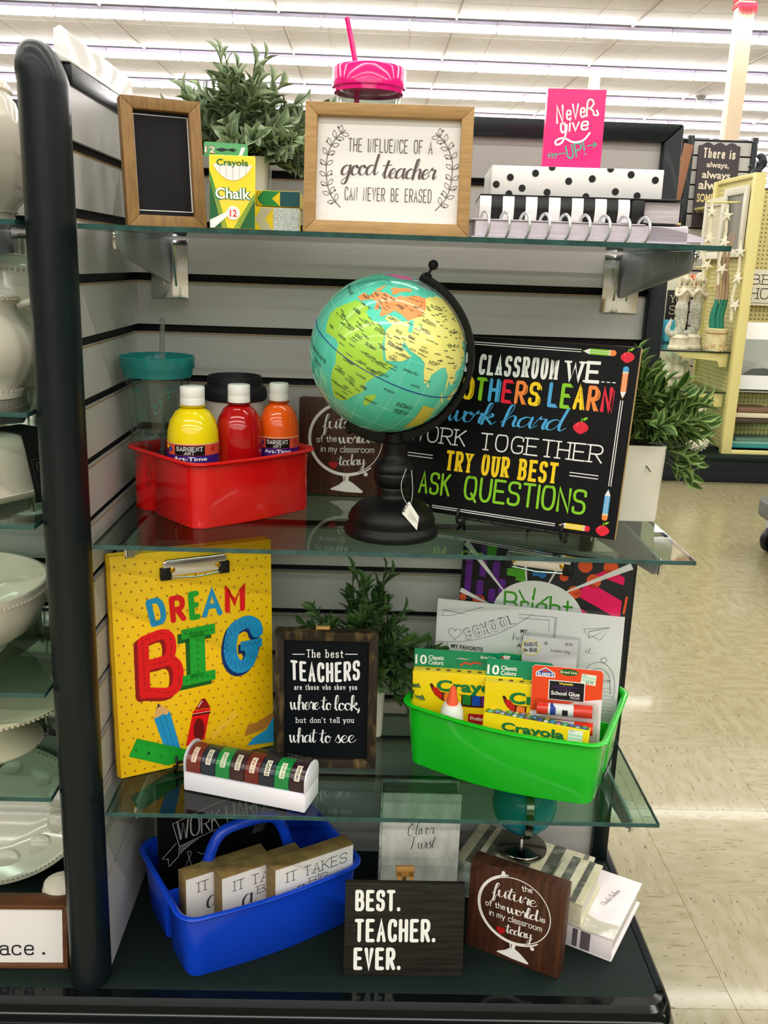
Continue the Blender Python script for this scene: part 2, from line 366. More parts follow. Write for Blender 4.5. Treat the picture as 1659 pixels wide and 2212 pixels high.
def text_polys(s, A, B, h, style='plain', wt=.12, slant=0, wave=0):
    """text from baseline point A to B with cap height h; wt = stroke weight as part of h. style plain / serif / script / font / slab"""
    if style in ('font', 'fontb'):
        ps = font_polys(s, .022 if style == 'fontb' else 0); W = max(p[0] for q in ps for p in q); X0 = min(p[0] for q in ps for p in q); W -= X0; H = .729
        ps = [[((p[0] - X0) / W, p[1] / H) for p in q] for q in ps]; L = math.dist(A, B)
        ps = [[(p[0] * L, p[1] * h) for p in q] for q in ps]
    else:
        L = math.dist(A, B); sy = h / 10
        if style == 'script':
            st, W = glyph_run(s, True); sx = L / W
        else:
            ws_ = []
            for ch in s:
                g_ = P1.get(ch)
                ws_.append((None, .0) if ch == ' ' or not g_ else (min(p[0] for _, q in g_ for p in q), max(p[0] for _, q in g_ for p in q)))
            gap = (.085 + (.10 if style == 'serif' else .03 if style == 'slab' else 0)) * h; sp_w = .30 * h; nl = sum(1 for q in ws_ if q[0] is not None); ns_ = s.count(' ')
            core = sum(q[1] - q[0] for q in ws_ if q[0] is not None)
            fixed = nl * wt * h + (len(s) - 1) * gap + ns_ * sp_w
            if fixed > L * .62:
                kf = L * .62 / fixed; gap *= kf; sp_w *= kf; fixed = nl * wt * h * kf + (len(s) - 1) * gap + ns_ * sp_w; wadv = wt * h * kf
            else: wadv = wt * h
            sx = (L - fixed) / max(core, 1e-6); st = []; x = 0
            if core < .01: sx = h / 10
            for ch, q in zip(s, ws_):
                if q[0] is None: x += sp_w + gap; continue
                for c, pts in P1[ch]: st.append((c, [((p[0] - q[0]) + x / sx, p[1]) for p in pts], ch))
                x += (q[1] - q[0]) * sx + wadv + gap
        ps = []; wd = wt * h * (.7 if style == 'script' else 1); off = wt * h / 2 if style != 'script' else 0
        if style in ('script',): brush = .62
        else: brush = 0
        for c, pts, pr in st:
            q = chaikin(pts) if c == '~' else catmull(pts) if c == 'c' else pts
            q = [(p[0] * sx + off, p[1] * sy) for p in q]
            if style == 'slab':
                q = list(q)
                for i0, i1 in ((0, 1), (-1, -2)):
                    dx, dy = q[i0][0] - q[i1][0], q[i0][1] - q[i1][1]
                    if abs(dy) < .2 * abs(dx): q[i0] = (q[i0][0] + math.copysign(wd * .5, dx), q[i0][1])
            ps += stamp(ribbon(q, wd, brush if style == 'script' else 0, caps=style not in ('slab',)))
            if style in ('serif', 'slab'):
                for e, f in ((q[0], q[1]), (q[-1], q[-2])):
                    dx, dy = f[0] - e[0], f[1] - e[1]; yy = e[1] / h
                    if abs(dx) < .75 * abs(dy) and (abs(yy) < .04 or abs(yy - 1) < .04 or abs(yy - .6) < .03) and pr not in list(".,!'-"):
                        ws = (1.7 if style == 'serif' else 1.5) * sx; t = wd * (.9 if style == 'serif' else .55)
                        cy = e[1] + (t * .1 if yy < .1 else -t * .1)
                        ps += stamp([[(e[0] - ws - (wd * .3 if style == 'slab' else 0), cy - t / 2), (e[0] + ws + (wd * .3 if style == 'slab' else 0), cy - t / 2), (e[0] + ws + (wd * .3 if style == 'slab' else 0), cy + t / 2), (e[0] - ws - (wd * .3 if style == 'slab' else 0), cy + t / 2)]])
    a = math.atan2(B[1] - A[1], B[0] - A[0]); ca, sa = math.cos(a), math.sin(a)
    r = []
    for q in ps:
        qq = [(p[0] + p[1] * slant, p[1] + (wave * math.sin(p[0] / L * math.pi) if wave else 0)) for p in q]
        z_ = PL([(A[0] + p[0] * ca - p[1] * sa, A[1] + p[0] * sa + p[1] * ca) for p in qq]); z_.k = getattr(q, 'k', 0); r.append(z_)
    return r
class Art:
    """flat print laid on a face: local x right, z up, facing -y"""
    def __init__(s): s.v = []; s.f = []; s.m = []; s.mats = []; s.n = 0
    def poly(s, pts, m, layer=0):
        if m not in s.mats: s.mats.append(m)
        b = len(s.v); y = -.00012 * layer - getattr(pts, 'k', 0) * .000014; s.v += [(p[0], y, p[1]) for p in pts]; s.f.append(tuple(range(b, b + len(pts)))); s.m.append(s.mats.index(m)); return s
    def polys(s, ps, m, layer=0):
        for p in ps: s.poly(p, m, layer)
        return s
    def rect(s, x0, z0, x1, z1, m, layer=0): return s.poly([(x0, z0), (x1, z0), (x1, z1), (x0, z1)], m, layer)
    def disc(s, x, z, r, m, layer=0, n=20, sx=1): return s.poly([(x + r * sx * math.cos(2 * math.pi * k / n), z + r * math.sin(2 * math.pi * k / n)) for k in range(n)], m, layer)
    def line(s, pts, wd, m, layer=0, smooth='', brush=0): return s.polys(stamp(ribbon(chaikin(pts) if smooth == '~' else catmull(pts) if smooth == 'c' else pts, wd, brush)), m, layer)
    def text(s, t, A, B, h, m, style='plain', wt=.12, layer=1, **k): return s.polys(text_polys(t, A, B, h, style, wt, **k), m, layer)
    def build(s, name, parent, loc=(0, -.0004, 0), rot=None):
        me = bpy.data.meshes.new(name); me.from_pydata(s.v, [], s.f)
        for m in s.mats: me.materials.append(m)
        me.polygons.foreach_set('material_index', s.m)
        return link(name, me, parent, loc, rot)
def heart(cx, cz, r):
    return [(cx + r * 1.0 * (16 * math.sin(t) ** 3) / 16, cz + r * (13 * math.cos(t) - 5 * math.cos(2 * t) - 2 * math.cos(3 * t) - math.cos(4 * t)) / 16) for t in [2 * math.pi * k / 28 for k in range(28)]]
# ================================================================ ROOM
def tilemat():
    m = mat('speckled_vinyl_tile', 'BEB48C', .24, coat=.18)
    nt = m.node_tree; p = nt.nodes['Principled BSDF']
    tc = nt.nodes.new('ShaderNodeTexCoord'); oi = nt.nodes.new('ShaderNodeObjectInfo')
    ad = nt.nodes.new('ShaderNodeVectorMath'); ad.operation = 'ADD'
    mu = nt.nodes.new('ShaderNodeVectorMath'); mu.operation = 'SCALE'; mu.inputs['Scale'].default_value = 37
    cb = nt.nodes.new('ShaderNodeCombineXYZ'); nt.links.new(oi.outputs['Random'], cb.inputs[0]); nt.links.new(oi.outputs['Random'], cb.inputs[1])
    nt.links.new(cb.outputs[0], mu.inputs[0]); nt.links.new(tc.outputs['Object'], ad.inputs[0]); nt.links.new(mu.outputs[0], ad.inputs[1])
    def flecks(sc, st, lo, hi, ca, cb_):
        mp = nt.nodes.new('ShaderNodeMapping'); mp.inputs['Scale'].default_value = st
        nt.links.new(ad.outputs[0], mp.inputs[0])
        v = nt.nodes.new('ShaderNodeTexNoise'); v.inputs['Scale'].default_value = sc; v.inputs['Detail'].default_value = 1
        nt.links.new(mp.outputs[0], v.inputs['Vector'])
        r = nt.nodes.new('ShaderNodeValToRGB'); r.color_ramp.elements[0].position = lo; r.color_ramp.elements[1].position = hi
        r.color_ramp.elements[0].color = (0, 0, 0, 1); r.color_ramp.elements[1].color = (1, 1, 1, 1)
        nt.links.new(v.outputs['Fac'], r.inputs[0]); return r
    base = nt.nodes.new('ShaderNodeMixRGB'); base.inputs[1].default_value = lin('7E7657'); base.inputs[2].default_value = lin('898165')
    nt.links.new(flecks(14, (1, 3, 1), .35, .65, 0, 0).outputs[0], base.inputs[0])
    f1 = nt.nodes.new('ShaderNodeMixRGB'); f1.inputs[2].default_value = lin('3E3018')
    nt.links.new(flecks(130, (.34, 1.5, 1), .69, .73, 0, 0).outputs[0], f1.inputs[0]); nt.links.new(base.outputs[0], f1.inputs[1])
    f2 = nt.nodes.new('ShaderNodeMixRGB'); f2.inputs[2].default_value = lin('6E6342')
    nt.links.new(flecks(75, (.3, 2, 1), .64, .72, 0, 0).outputs[0], f2.inputs[0]); nt.links.new(f1.outputs[0], f2.inputs[1])
    nt.links.new(f2.outputs[0], p.inputs['Base Color'])
    return m
TILE = tilemat()
floor = struct(G().box(-20, -26, -.2, 24, 44, -.003).build('floor', TILE, smooth=0))
T = .3048
tm = G().box(-T / 2 + .0002, -T / 2 + .0002, -.004, T / 2 - .0002, T / 2 - .0002, 0).mesh('floor_tile', TILE, bevel=.0004, seg=1, smooth=0)
for i in range(1, 13):
    for j in range(1, 20):
        x, y = .2 + T * i, -.05 + T * j
        if x < .5 or x > y * .46 + 1.0 or x < y * .22 - .2: continue
        o = link('floor_tile', tm, floor, (x, y, 0), (0, 0, R(90) * ((i + j) % 2)))
CEILM = mat('white_ceiling_panel', 'E8E6EA', .85, col2='F0EEF2', scale=6, bump=.1)
ceiling = struct(G().box(-20, -26, CEIL, 24, 44, CEIL + .2).build('ceiling', CEILM, smooth=0))
cg = G()
for i in range(28):
    for j in range(42):
        x = -14 + i * 1.21 + .009; y = 12.2 + j * .61
        if abs(x) > y * .5 + 1.5: continue
        cg.box(x, y, CEIL - .012, x + 1.19, y + .592, CEIL + .01)
cp = cg.build('ceiling_panel', CEILM, ceiling, smooth=0); cp['kind'] = 'stuff'
bm_ = mat('ceiling_joist_grey', 'B5AFAA', .8)  # one even grey for the thin ceiling beams
for i in range(-4, 6):
    b = G().box(-.012, 0, -.01, .012, 30, .02).build('ceiling_beam', bm_, ceiling, smooth=0); b.location = (i * 2.42 + 1.1, 12.2, CEIL - .03)
WALLM = mat('pale_store_wall', 'D8D2C8', .8)
for n, b in (('wall_back', (-20, 43.8, 0, 24, 44, CEIL)), ('wall_left', (-20.2, -26, 0, -20, 44, CEIL)), ('wall_right', (24, -26, 0, 24.2, 44, CEIL)), ('wall_front', (-20, -26.2, 0, 24, -26, CEIL))):
    struct(G().box(*b).build(n, WALLM, smooth=0))
# ceiling light strips, one fixture per tube
TUBE = mat('lit_fluorescent_tube', 'FFFBF6', .4, emit=9.5)
HOUS = mat('white_enamel_fixture', 'C9C4DC', .4)
hous = G().box(-.6, -.06, -.05, .6, .06, 0).box(-.604, -.03, -.11, -.58, .03, -.05).box(.58, -.03, -.11, .604, .03, -.05).mesh('ceiling_light', HOUS, bevel=.006)
tub = G().tube([(-.585, 0, -.10), (.585, 0, -.10)], .042, 10).mesh('tube', TUBE)
ORD = 'first second third fourth fifth sixth seventh eighth ninth tenth eleventh twelfth thirteenth fourteenth fifteenth sixteenth seventeenth eighteenth nineteenth twentieth twenty-first twenty-second twenty-third twenty-fourth twenty-fifth twenty-sixth twenty-seventh twenty-eighth twenty-ninth thirtieth'.split()
side = ['far left', 'left', 'centre left', 'centre', 'centre right', 'right', 'far right']
for k in range(9):
    y = ROW0 + ROWD * k
    xs = [.464 + 1.21 * (i + .5) for i in range(-14, 16) if -(y * .445) - .6 < .464 + 1.21 * (i + .5) < y * .445 + .9]
    n_t = 0
    for x in xs:
        h = link('ceiling_light', hous, None, (x, y, CEIL - .03)); link('tube', tub, h)
        n_t += 1
        row = ['nearest', 'second', 'third', 'fourth', 'fifth', 'sixth', 'seventh', 'eighth', 'ninth'][k]
        tag(h, f'lit fluorescent tube in the {row} ceiling row, {ORD[n_t - 1]} from the left of that row', 'ceiling light', f'tubes in the {row} row of ceiling lights')
# columns
COLM = mat('cream_column_paint', 'E2CDB2', .6)
def column(x, y, wd, label, red):
    t = thing('column', label, 'column', (x, y, 0))
    G().box(-wd / 2, -wd / 2, 0, wd / 2, wd / 2, CEIL).build('shaft', COLM, t, bevel=.01)
    if red:
        g = G(); z = 4.16
        for k in range(4):
            a = (-wd / 2 - .015, wd / 2 + .015)
            g.box(a[0], a[0], z + k * .07, a[1], a[1], z + k * .07 + .04)
        for k in range(8):
            g.prism([(-wd / 2 - .02 + k * .028, z), (-wd / 2 + .008 + k * .028, z), (-wd / 2 - .006 + k * .028, z - .09)], -wd / 2 - .02, -wd / 2 - .012, 'y')
        g.build('red_garland', C('D22236'), t)
column(4.2, 11.8, .18, 'cream square column with a red garland band near its top', True)
column(3.78, 17.5, .17, 'distant cream column standing behind the pink quote book', False)
sd = G().lathe([(0, .0), (.07, .0), (.08, .02), (.1, .05), (.1, .08), (0, .08)], 16).build('smoke_detector', mat('grey_plastic', '8F8C8A', .5))
sd.location = (6.2, 19.2, CEIL - .1); tag(sd, 'small grey round detector hanging under the ceiling', 'detector')

# ================================================================ MAIN GONDOLA
XL, XR, YW, YP = -.3504, .4534, 1.476, 1.182
ZD = .185; ZT = 1.410
Z0 = 1.3233; PIT = .0762
gon = thing('display_gondola', 'black framed grey slatwall display unit with a black base deck', 'display shelving', (0, YW, 0))
def rel(o, parent=gon):
    o.matrix_parent_inverse = parent.matrix_world.inverted(); return o
bpy.context.view_layer.update()
def slat_mesh(name, x0, x1, h, flip=False):
    # a board whose lower edge hooks over the groove
    g = G().prism([(0, 0), (0, h), (.012, h), (.018, h - .006), (.018, .004), (.012, 0)], x0, x1, 'x')
    g.box(x0, -.0008, h - .0015, x1, .006, h - .0002, 1)
    return g.mesh(name, [SLAT, SLATEDGE], smooth=0)
hs = PIT - .0115
sb = slat_mesh('slat', XL, .426, hs)
rel(G().box(-1.25, YW + .0165, ZD, .426, YW + .022, ZT - .02).build('back_panel', GROOVE, gon, smooth=0))
for k in range(0, 15):
    z = Z0 - PIT * k + .0058
    if k == 14: continue
    o = link('slat', sb, gon); o.location = (0, YW, z - 0); rel(o)
zb = Z0 - PIT * 14 + .0058
o = slat_mesh('slat', XL, .426, Z0 - PIT * 13 - .0058 - ZD - .001); o = link('slat', o, gon, (0, YW, ZD + .001)); rel(o)
# left bay back
sl = slat_mesh('slat', -1.25, -.372, hs)
for k in range(0, 14):
    rel(link('slat', sl, gon, (0, YW, Z0 - PIT * k + .0058)))
# side panel with its own slats (faces +x)
ss = G().prism([(0, 0), (0, hs), (-.006, hs), (-.009, hs - .005), (-.009, .004), (-.006, 0)], YP, YW - .0005, 'y')
ss.box(-.004, YP, hs - .0015, .0006, YW - .0005, hs - .0002, 1)
ss = ss.mesh('side_slat', [SLAT, SLATEDGE], smooth=0)
rel(G().box(XL - .014, YP, ZD, XL - .0085, YW, ZT - .02).build('side_panel', GROOVE, gon, smooth=0))
for k in range(0, 14):
    rel(link('side_slat', ss, gon, (XL, 0, Z0 - PIT * k + .0058)))
hl = Z0 - PIT * 13 - .0058 - ZD - .001
s2 = G().prism([(0, 0), (0, hl), (-.006, hl), (-.009, hl - .005), (-.009, .004), (-.006, 0)], YP, YW - .0005, 'y').mesh('side_slat', SLAT, smooth=0)
rel(link('side_slat', s2, gon, (XL, 0, ZD + .001)))
sL = G().prism([(0, 0), (0, hs), (.006, hs), (.009, hs - .005), (.009, .004), (.006, 0)], YP, YW - .0005, 'y').mesh('side_slat', SLAT, smooth=0)
for k in range(0, 15):
    rel(link('side_slat', sL, gon, (XL - .0236, 0, Z0 - PIT * k + .0058)))
# frame: mitred top rail, right stile, side top rail
rel(G().prism([(XL, 1.386), (.4254, 1.386), (.4534, 1.412), (XL, 1.412)], YW - .014, YW + .03, 'y').build('top_rail', BLACKM, gon, bevel=.003))
rel(G().prism([(.4254, ZD), (.4534, ZD), (.4534, 1.412), (.4254, 1.386)], YW - .014, YW + .03, 'y').build('right_stile', BLACKM, gon, bevel=.003))
rel(G().box(-1.25, YW - .014, 1.386, XL - .02, YW + .03, 1.412).build('top_rail', BLACKM, gon, bevel=.003))
rel(G().box(XL - .016, YP, 1.388, XL + .003, YW - .014, 1.412).build('side_top_rail', BLACKM, gon, bevel=.002))
# clear sign channel standing on the side rail
ch = rel(G().prism([(-.014, 0), (.004, 0), (.004, .004), (0, .006), (-.001, .034), (-.005, .038), (-.012, .034), (-.013, .006)], YP - .005, YW + .02, 'y').build('sign_channel', mat('milky_acrylic', 'EDEBEA', .08, coat=.6), gon, bevel=.0008))
ch.location = (XL - .002, 0, 1.4125); ch['label'] = 'glossy milky sign channel'
# round-nosed post
rings = []
cx, cy = -.3745, 1.166
def ring(cx, cy, rx, ry, z, n=28): return [(cx + rx * math.cos(2 * math.pi * k / n), cy + ry * (math.sin(2 * math.pi * k / n) if math.sin(2 * math.pi * k / n) < 0 else .6 * math.sin(2 * math.pi * k / n)), z) for k in range(n)]
rings = [ring(cx, cy, .0285, .036, z) for z in (ZD + .001, .6, 1.0, 1.385)]
for t in (15, 30, 45, 60, 75, 88):
    a = R(t); rings.append(ring(cx - .007 * math.sin(a), cy - .006 * math.sin(a), .0285 * math.cos(a) ** .8, .036 * math.cos(a) ** .8, 1.385 + .045 * math.sin(a)))
rel(G().loft(rings).build('post', BLACKM, gon))
rel(G().box(-.396, 1.17, ZD, -.353, YP + .003, 1.40).build('post_channel', BLACKM, gon, bevel=.002))
# deck and bumper
DECK = mat('dark_green_black_deck', '0F1916', .6, spec=.12, col2='141F1C', scale=300)
rel(G().box(-1.3, 1.137, ZD - .02, .452, 1.86, ZD).build('deck', DECK, gon, bevel=.002))
prof = [(1.137, ZD + .001), (1.118, ZD + .004), (1.108, ZD - .001), (1.106, ZD - .010), (1.098, ZD - .013), (1.092, ZD - .018), (1.089, ZD - .030), (1.084, ZD - .034), (1.079, ZD - .040), (1.077, ZD - .056), (1.082, ZD - .072), (1.082, ZD - .085), (1.137, ZD - .085)]
rel(G().prism(prof, -1.3, .430, 'x').build('front_bumper', BLACKG, gon, smooth=25))
prs = [(p[0] - 1.137, p[1]) for p in prof]
g = G(); cor = []
for t in range(0, 91, 15):
    a = R(t)
    cor.append([(.430 + (.022 - d * .45) * math.sin(a), 1.159 - (.022 - d) * math.cos(a), z) for d, z in prs])
rel(g.loft(cor).build('corner_bumper', BLACKG, gon, smooth=25))
sp = [(.452 - d * .45, z) for d, z in prs]
rel(G().prism(sp, 1.159, 1.86, 'y').build('side_bumper', BLACKM, gon, smooth=25))
rel(G().box(-1.3, 1.15, 0, .43, 1.84, ZD - .02).build('kick_plate', BLACKM, gon, smooth=0))

# ---------------------------------------------------------------- glass shelves and brackets
def glass_shelf(label, x0, x1, y0, y1, ztop, group=None):
    t = thing('glass_shelf', label, 'shelf', ((x0 + x1) / 2, y0, ztop - .006), group=group)
    cx = (x0 + x1) / 2; e = .0012
    G().box(x0 - cx + e, e, 0, x1 - cx - e, y1 - y0 - e, .006).build('pane', GLASS, t, smooth=0)
    g = G().box(x0 - cx, 0, .0002, x1 - cx, e, .0058).box(x0 - cx, y1 - y0 - e, .0002, x1 - cx, y1 - y0, .0058)
    g.box(x0 - cx, e, .0002, x0 - cx + e, y1 - y0 - e, .0058).box(x1 - cx - e, e, .0002, x1 - cx, y1 - y0 - e, .0058)
    g.build('polished_edge', GEDGE, t, smooth=0)
    return t
S1, S2, S3 = 1.234, .851, .475
glass_shelf('topmost clear glass shelf, holding the framed teacher quote', -.334, .420, 1.13, 1.44, S1)
glass_shelf('middle clear glass shelf, under the big globe and red caddy', -.334, .424, 1.13, 1.44, S2)
glass_shelf('lowest clear glass shelf, under the green caddy', -.334, .418, 1.13, 1.44, S3)
def bracket(label, x, z, y0=1.165, mt=STEEL, group=None, clip=True):
    t = thing('shelf_bracket', label, 'bracket', (x, YW, z), group=group)
    ln = YW - y0
    G().box(-.028, -.004, -.088, .028, -.0005, -.002).build('wall_plate', CHROME, t, bevel=.001)
    G().prism([(-.006, -.066), (-ln + .015, -.026), (-ln, -.018), (-ln - .002, -.004), (-ln + .002, 0), (-.006, 0)], -.0025, .0025, 'x').build('arm', mt, t, bevel=.0008)
    G().prism([(-.004, -.07), (-.004, -.002), (-.03, -.002), (-.004, -.07)][:3], -.011, -.0085, 'x').prism([(-.004, -.07), (-.004, -.002), (-.03, -.002)], .0085, .011, 'x').build('gusset', CHROME, t, bevel=0)
    if clip:
        c = G().tube([(0, -ln - .001, -.0005), (0, -ln - .006, -.003), (0, -ln - .008, -.010), (0, -ln - .004, -.020)], .0022, 8)
        c.build('hook', CHROME, t)
        G().box(-.008, -ln + .03, -.016, .008, -ln + .034, -.001).box(-.008, -ln + .03, -.004, .008, -ln + .05, -.001).box(-.008, -ln + .047, -.016, -.0055, -ln + .05, -.001).box(.0055, -ln + .047, -.016, .008, -ln + .05, -.001).build('clip', CLEAR, t, bevel=.0005)
    return t
for nm, z in (('topmost', S1), ('middle', S2), ('lowest', S3)):
    bracket(f'chrome bracket under the left end of the {nm} glass shelf', -.300, z - .0062)
    bracket(f'chrome bracket under the right end of the {nm} glass shelf', .385, z - .0062, y0=1.155)

# ---------------------------------------------------------------- helper things
WOODL = mat('light_oak_frame', '9A7748', .55, col2='B08C5A', scale=30, stretch=(1, 8, 8))
WOODG = mat('brown_oak_frame', '7A5A36', .55, col2='93703F', scale=30, stretch=(8, 8, 1))
WALNUT = mat('dark_walnut', '2A1710', .5, col2='5A3420', scale=26, stretch=(6, 1, .25), ramp=(.25, .8), detail=6)
RUSTIC = mat('rustic_dark_wood', '231A10', .6, col2='7A6238', scale=70, stretch=(1, 1, .35), ramp=(.5, .8), detail=5)
DISTR = mat('distressed_brown_wood', '6B5632', .6, col2='947B4A', scale=40, stretch=(1.2, 1, 6), ramp=(.3, .75), detail=5)
def mitre_frame(t, w_, h, b, d, m, inner_m, inner_y, names=('rail', 'stile'), bev=.001):
    """four mitred members and a recessed panel; front face at y=0"""
    G().prism([(0, h), (w_, h), (w_ - b, h - b), (b, h - b)], 0, d, 'y').build(names[0], m, t, bevel=bev)
    G().prism([(0, 0), (w_, 0), (w_ - b, b), (b, b)], 0, d, 'y').build(names[0], m, t, bevel=bev)
    G().prism([(0, 0), (b, b), (b, h - b), (0, h)], 0, d, 'y').build(names[1], m, t, bevel=bev)
    G().prism([(w_, 0), (w_ - b, b), (w_ - b, h - b), (w_, h)], 0, d, 'y').build(names[1], m, t, bevel=bev)
    return G().box(b * .9, inner_y, b * .9, w_ - b * .9, inner_y + .003, h - b * .9).build('panel', inner_m, t, smooth=0)
CHALK = mat('charcoal_chalkboard', '1C1B1E', .65, spec=.12)
NAVYB = mat('blue_black_board', '070C12', .5, spec=.12)
INK = C('2B2B2E'); WINK = C('EFEFEE', .5)
# ================================================================ PLANTS
def leaf_mesh(name, m1, m2, ln=.03, wd=.011):
    g = G(); rows = [(0, .12), (.25, .75), (.5, 1), (.75, .7), (1, .04)]
    vs = []
    for t, k in rows:
        z = .12 * ln * math.sin(t * 3.1) ; hw = wd * k / 2
        vs += [(-hw, t * ln, z + hw * .45), (-hw * .55, t * ln, z + hw * .12), (0, t * ln, z), (hw * .55, t * ln, z + hw * .12), (hw, t * ln, z + hw * .45)]
    for i in range(4):
        for k in range(4):
            a = i * 5 + k; g.f.append((a, a + 1, a + 6, a + 5)); g.m.append(1 if k in (0, 3) else 0)
    g.v = vs
    return g.mesh(name, [m1, m2], smooth=60)
def plant(label, loc, pot, dirs, m1, m2, n_leaf=285, size=.03, group=None, seed=1, reach=.11, sq=True, pitch=.012, wdl=.011, dens=24):
    r = random.Random(seed)
    t = thing('potted_greenery', label, 'plant', loc)
    pw, ph = pot
    pm = mat('white_ceramic_pot', 'E4E0D2', .3, coat=.3)
    if sq:
        g = G(); rr = []
        def rsq(w_, z, c=.008):
            o = []
            for sx, sy, a0 in ((1, 1, 0), (-1, 1, 90), (-1, -1, 180), (1, -1, 270)):
                for a in (0, 30, 60, 90):
                    o.append((sx * (w_ / 2 - c) + c * math.cos(R(a0 + a)), sy * (w_ / 2 - c) + c * math.sin(R(a0 + a)), z))
            return o
        g.loft([rsq(pw * .9, 0), rsq(pw * .92, .004), rsq(pw, ph), rsq(pw - .006, ph), rsq(pw - .012, ph - .012)]).build('pot', pm, t)
        G().loft([rsq(pw - .012, ph - .014), rsq(pw - .012, ph - .010)]).build('soil', mat('dark_soil', '1E1A14', .9), t)
    stm = G(); lf = leaf_mesh('leaf', m1, m2, size, wdl); cnt = 0; stems = []
    for d, ln in dirs:
        d = Vector(d).normalized(); p = Vector((r.uniform(-.02, .02), r.uniform(-.012, .012), ph - .012)); pts = [p.copy()]
        v = (Vector((0, 0, 1)) * .5 + d * .7).normalized(); ns = 12
        for k in range(ns):
            v = (v + d * .16 + Vector((r.uniform(-.08, .08), r.uniform(-.08, .08), -.03))).normalized(); p = p + v * ln / ns; pts.append(p.copy())
        stems.append(pts)
    per = max(4, n_leaf // max(1, len(stems)))
    ex = G()
    for pts in stems:
        G().tube(pts, [.0016 - .0009 * k / len(pts) for k in range(len(pts))], 5).build('stem', mat('plant_stem_green', '3E4A2E', .6), t)
        L = len(pts) - 1
        for k in range(per + dens):
            extra = k >= per
            u = (.22 + .78 * (k + .5) / per if not extra else r.uniform(.1, .7)) * L; i = min(int(u), L - 1); q = pts[i].lerp(pts[i + 1], u - i)
            ax = (pts[i + 1] - pts[i]).normalized()
            side_ = ax.orthogonal().normalized(); side_ = Matrix.Rotation(k * 2.4 + r.uniform(-.4, .4), 3, ax) @ side_
            tip = (k + .5) / per if not extra else .3
            dirv = (side_ * (1.0 - .55 * tip) + ax * (.55 + .7 * tip)).normalized()
            zz = (ax - dirv * ax.dot(dirv)).normalized() if abs(ax.dot(dirv)) < .98 else side_
            xx = dirv.cross(zz)
            mm = Matrix((xx, dirv, zz)).transposed(); sc = r.uniform(.75, 1.15) * (1 if tip < .85 else .8)
            M4 = Matrix.Translation(q) @ mm.to_4x4() @ Matrix.Scale(sc, 4)
            tipp = q + dirv * size * sc
            if any(abs(p3.x) < pw / 2 + .006 and abs(p3.y) < pw / 2 + .006 and p3.z < ph + .001 for p3 in (q, tipp, q.lerp(tipp, .5))): continue
            if extra or cnt >= 298:
                b = len(ex.v); ex.v += [tuple(M4 @ v_.co) for v_ in lf.vertices]; ex.f += [tuple(x + b for x in f.vertices) for f in lf.polygons]; ex.m += [f.material_index for f in lf.polygons]
            else:
                o = link('leaf', lf, t); o.matrix_local = M4; cnt += 1
    if ex.v:
        o = ex.build('inner_leaves', [m1, m2], t, smooth=60); o['kind'] = 'stuff'
    return t
def fan(n, seed, xr, yr, zr, lr):
    r = random.Random(seed)
    return [((r.uniform(*xr), r.uniform(*yr), r.uniform(*zr)), r.uniform(*lr)) for _ in range(n)]
SAGE1 = mat('sage_leaf', '64795A', .55, col2='7A8E6B', scale=30); SAGE2 = mat('pale_leaf_margin', '9AAA86', .6)
DARK1 = mat('deep_green_leaf', '2C4A1E', .5, col2='446628', scale=30); DARK2 = mat('light_green_margin', '86A05C', .55)
plant('bushy sage green artificial plant in a pale pot on the top shelf', (-.172, 1.352, S1), (.07, .098),
      fan(10, 3, (-1, -.35), (-.3, .1), (.1, 1.0), (.10, .125)) + fan(12, 4, (-.5, .4), (-.5, .2), (.7, 1.3), (.11, .155)) + fan(12, 5, (.3, 1), (-.5, .1), (-.25, .7), (.10, .135)) + fan(5, 8, (-.3, .6), (-1, -.5), (.0, .6), (.07, .09)),
      SAGE1, SAGE2, seed=11, size=.031, wdl=.0155)
plant('dark green artificial plant in a square white pot behind the classroom rules sign', (.385, 1.362, S2), (.096, .112),
      fan(12, 13, (.5, 1.1), (-.5, .1), (.1, .75), (.10, .135)) + fan(9, 14, (.1, .6), (-.6, .1), (.1, 1.1), (.10, .135)) + fan(9, 15, (-.4, .3), (-.5, .1), (.8, 1.3), (.11, .15)) + fan(5, 16, (.3, .9), (-.8, -.2), (-.6, -.1), (.07, .11)) + fan(6, 17, (.6, 1), (-.5, 0), (-.25, .3), (.10, .135)),
      DARK1, DARK2, seed=21, size=.036, wdl=.0145)
plant('dark green artificial plant in a white pot behind the best teachers sign', (.005, 1.392, S3), (.08, .105),
      fan(11, 23, (-1, -.3), (-.5, .0), (.1, .9), (.12, .165)) + fan(10, 24, (-.3, .5), (-.5, .1), (.8, 1.3), (.13, .185)) + fan(9, 25, (.4, 1), (-.5, .0), (.1, .9), (.11, .15)) + fan(6, 26, (.1, .7), (-1, -.6), (-.7, .2), (.09, .125)),
      DARK1, mat('green_margin_dim', '48633C', .55), seed=31, size=.034, wdl=.0135)

# ================================================================ TOP SHELF
e = .0006
t = thing('picture_frame', 'small oak frame around a blank charcoal chalkboard with a thin white line border', 'frame', (-.2905, 1.19, S1 + e), 24.8, 8.3, .4)
mitre_frame(t, .097, .152, .0145, .018, WOODG, CHALK, .008)
a = Art()
for p in ([(.0155, .021), (.0815, .021), (.0815, .133), (.0155, .133), (.0155, .0205)],): a.line(p, .0011, C('DADADA'))
a.build('white_border', t, (0, .0075, 0))

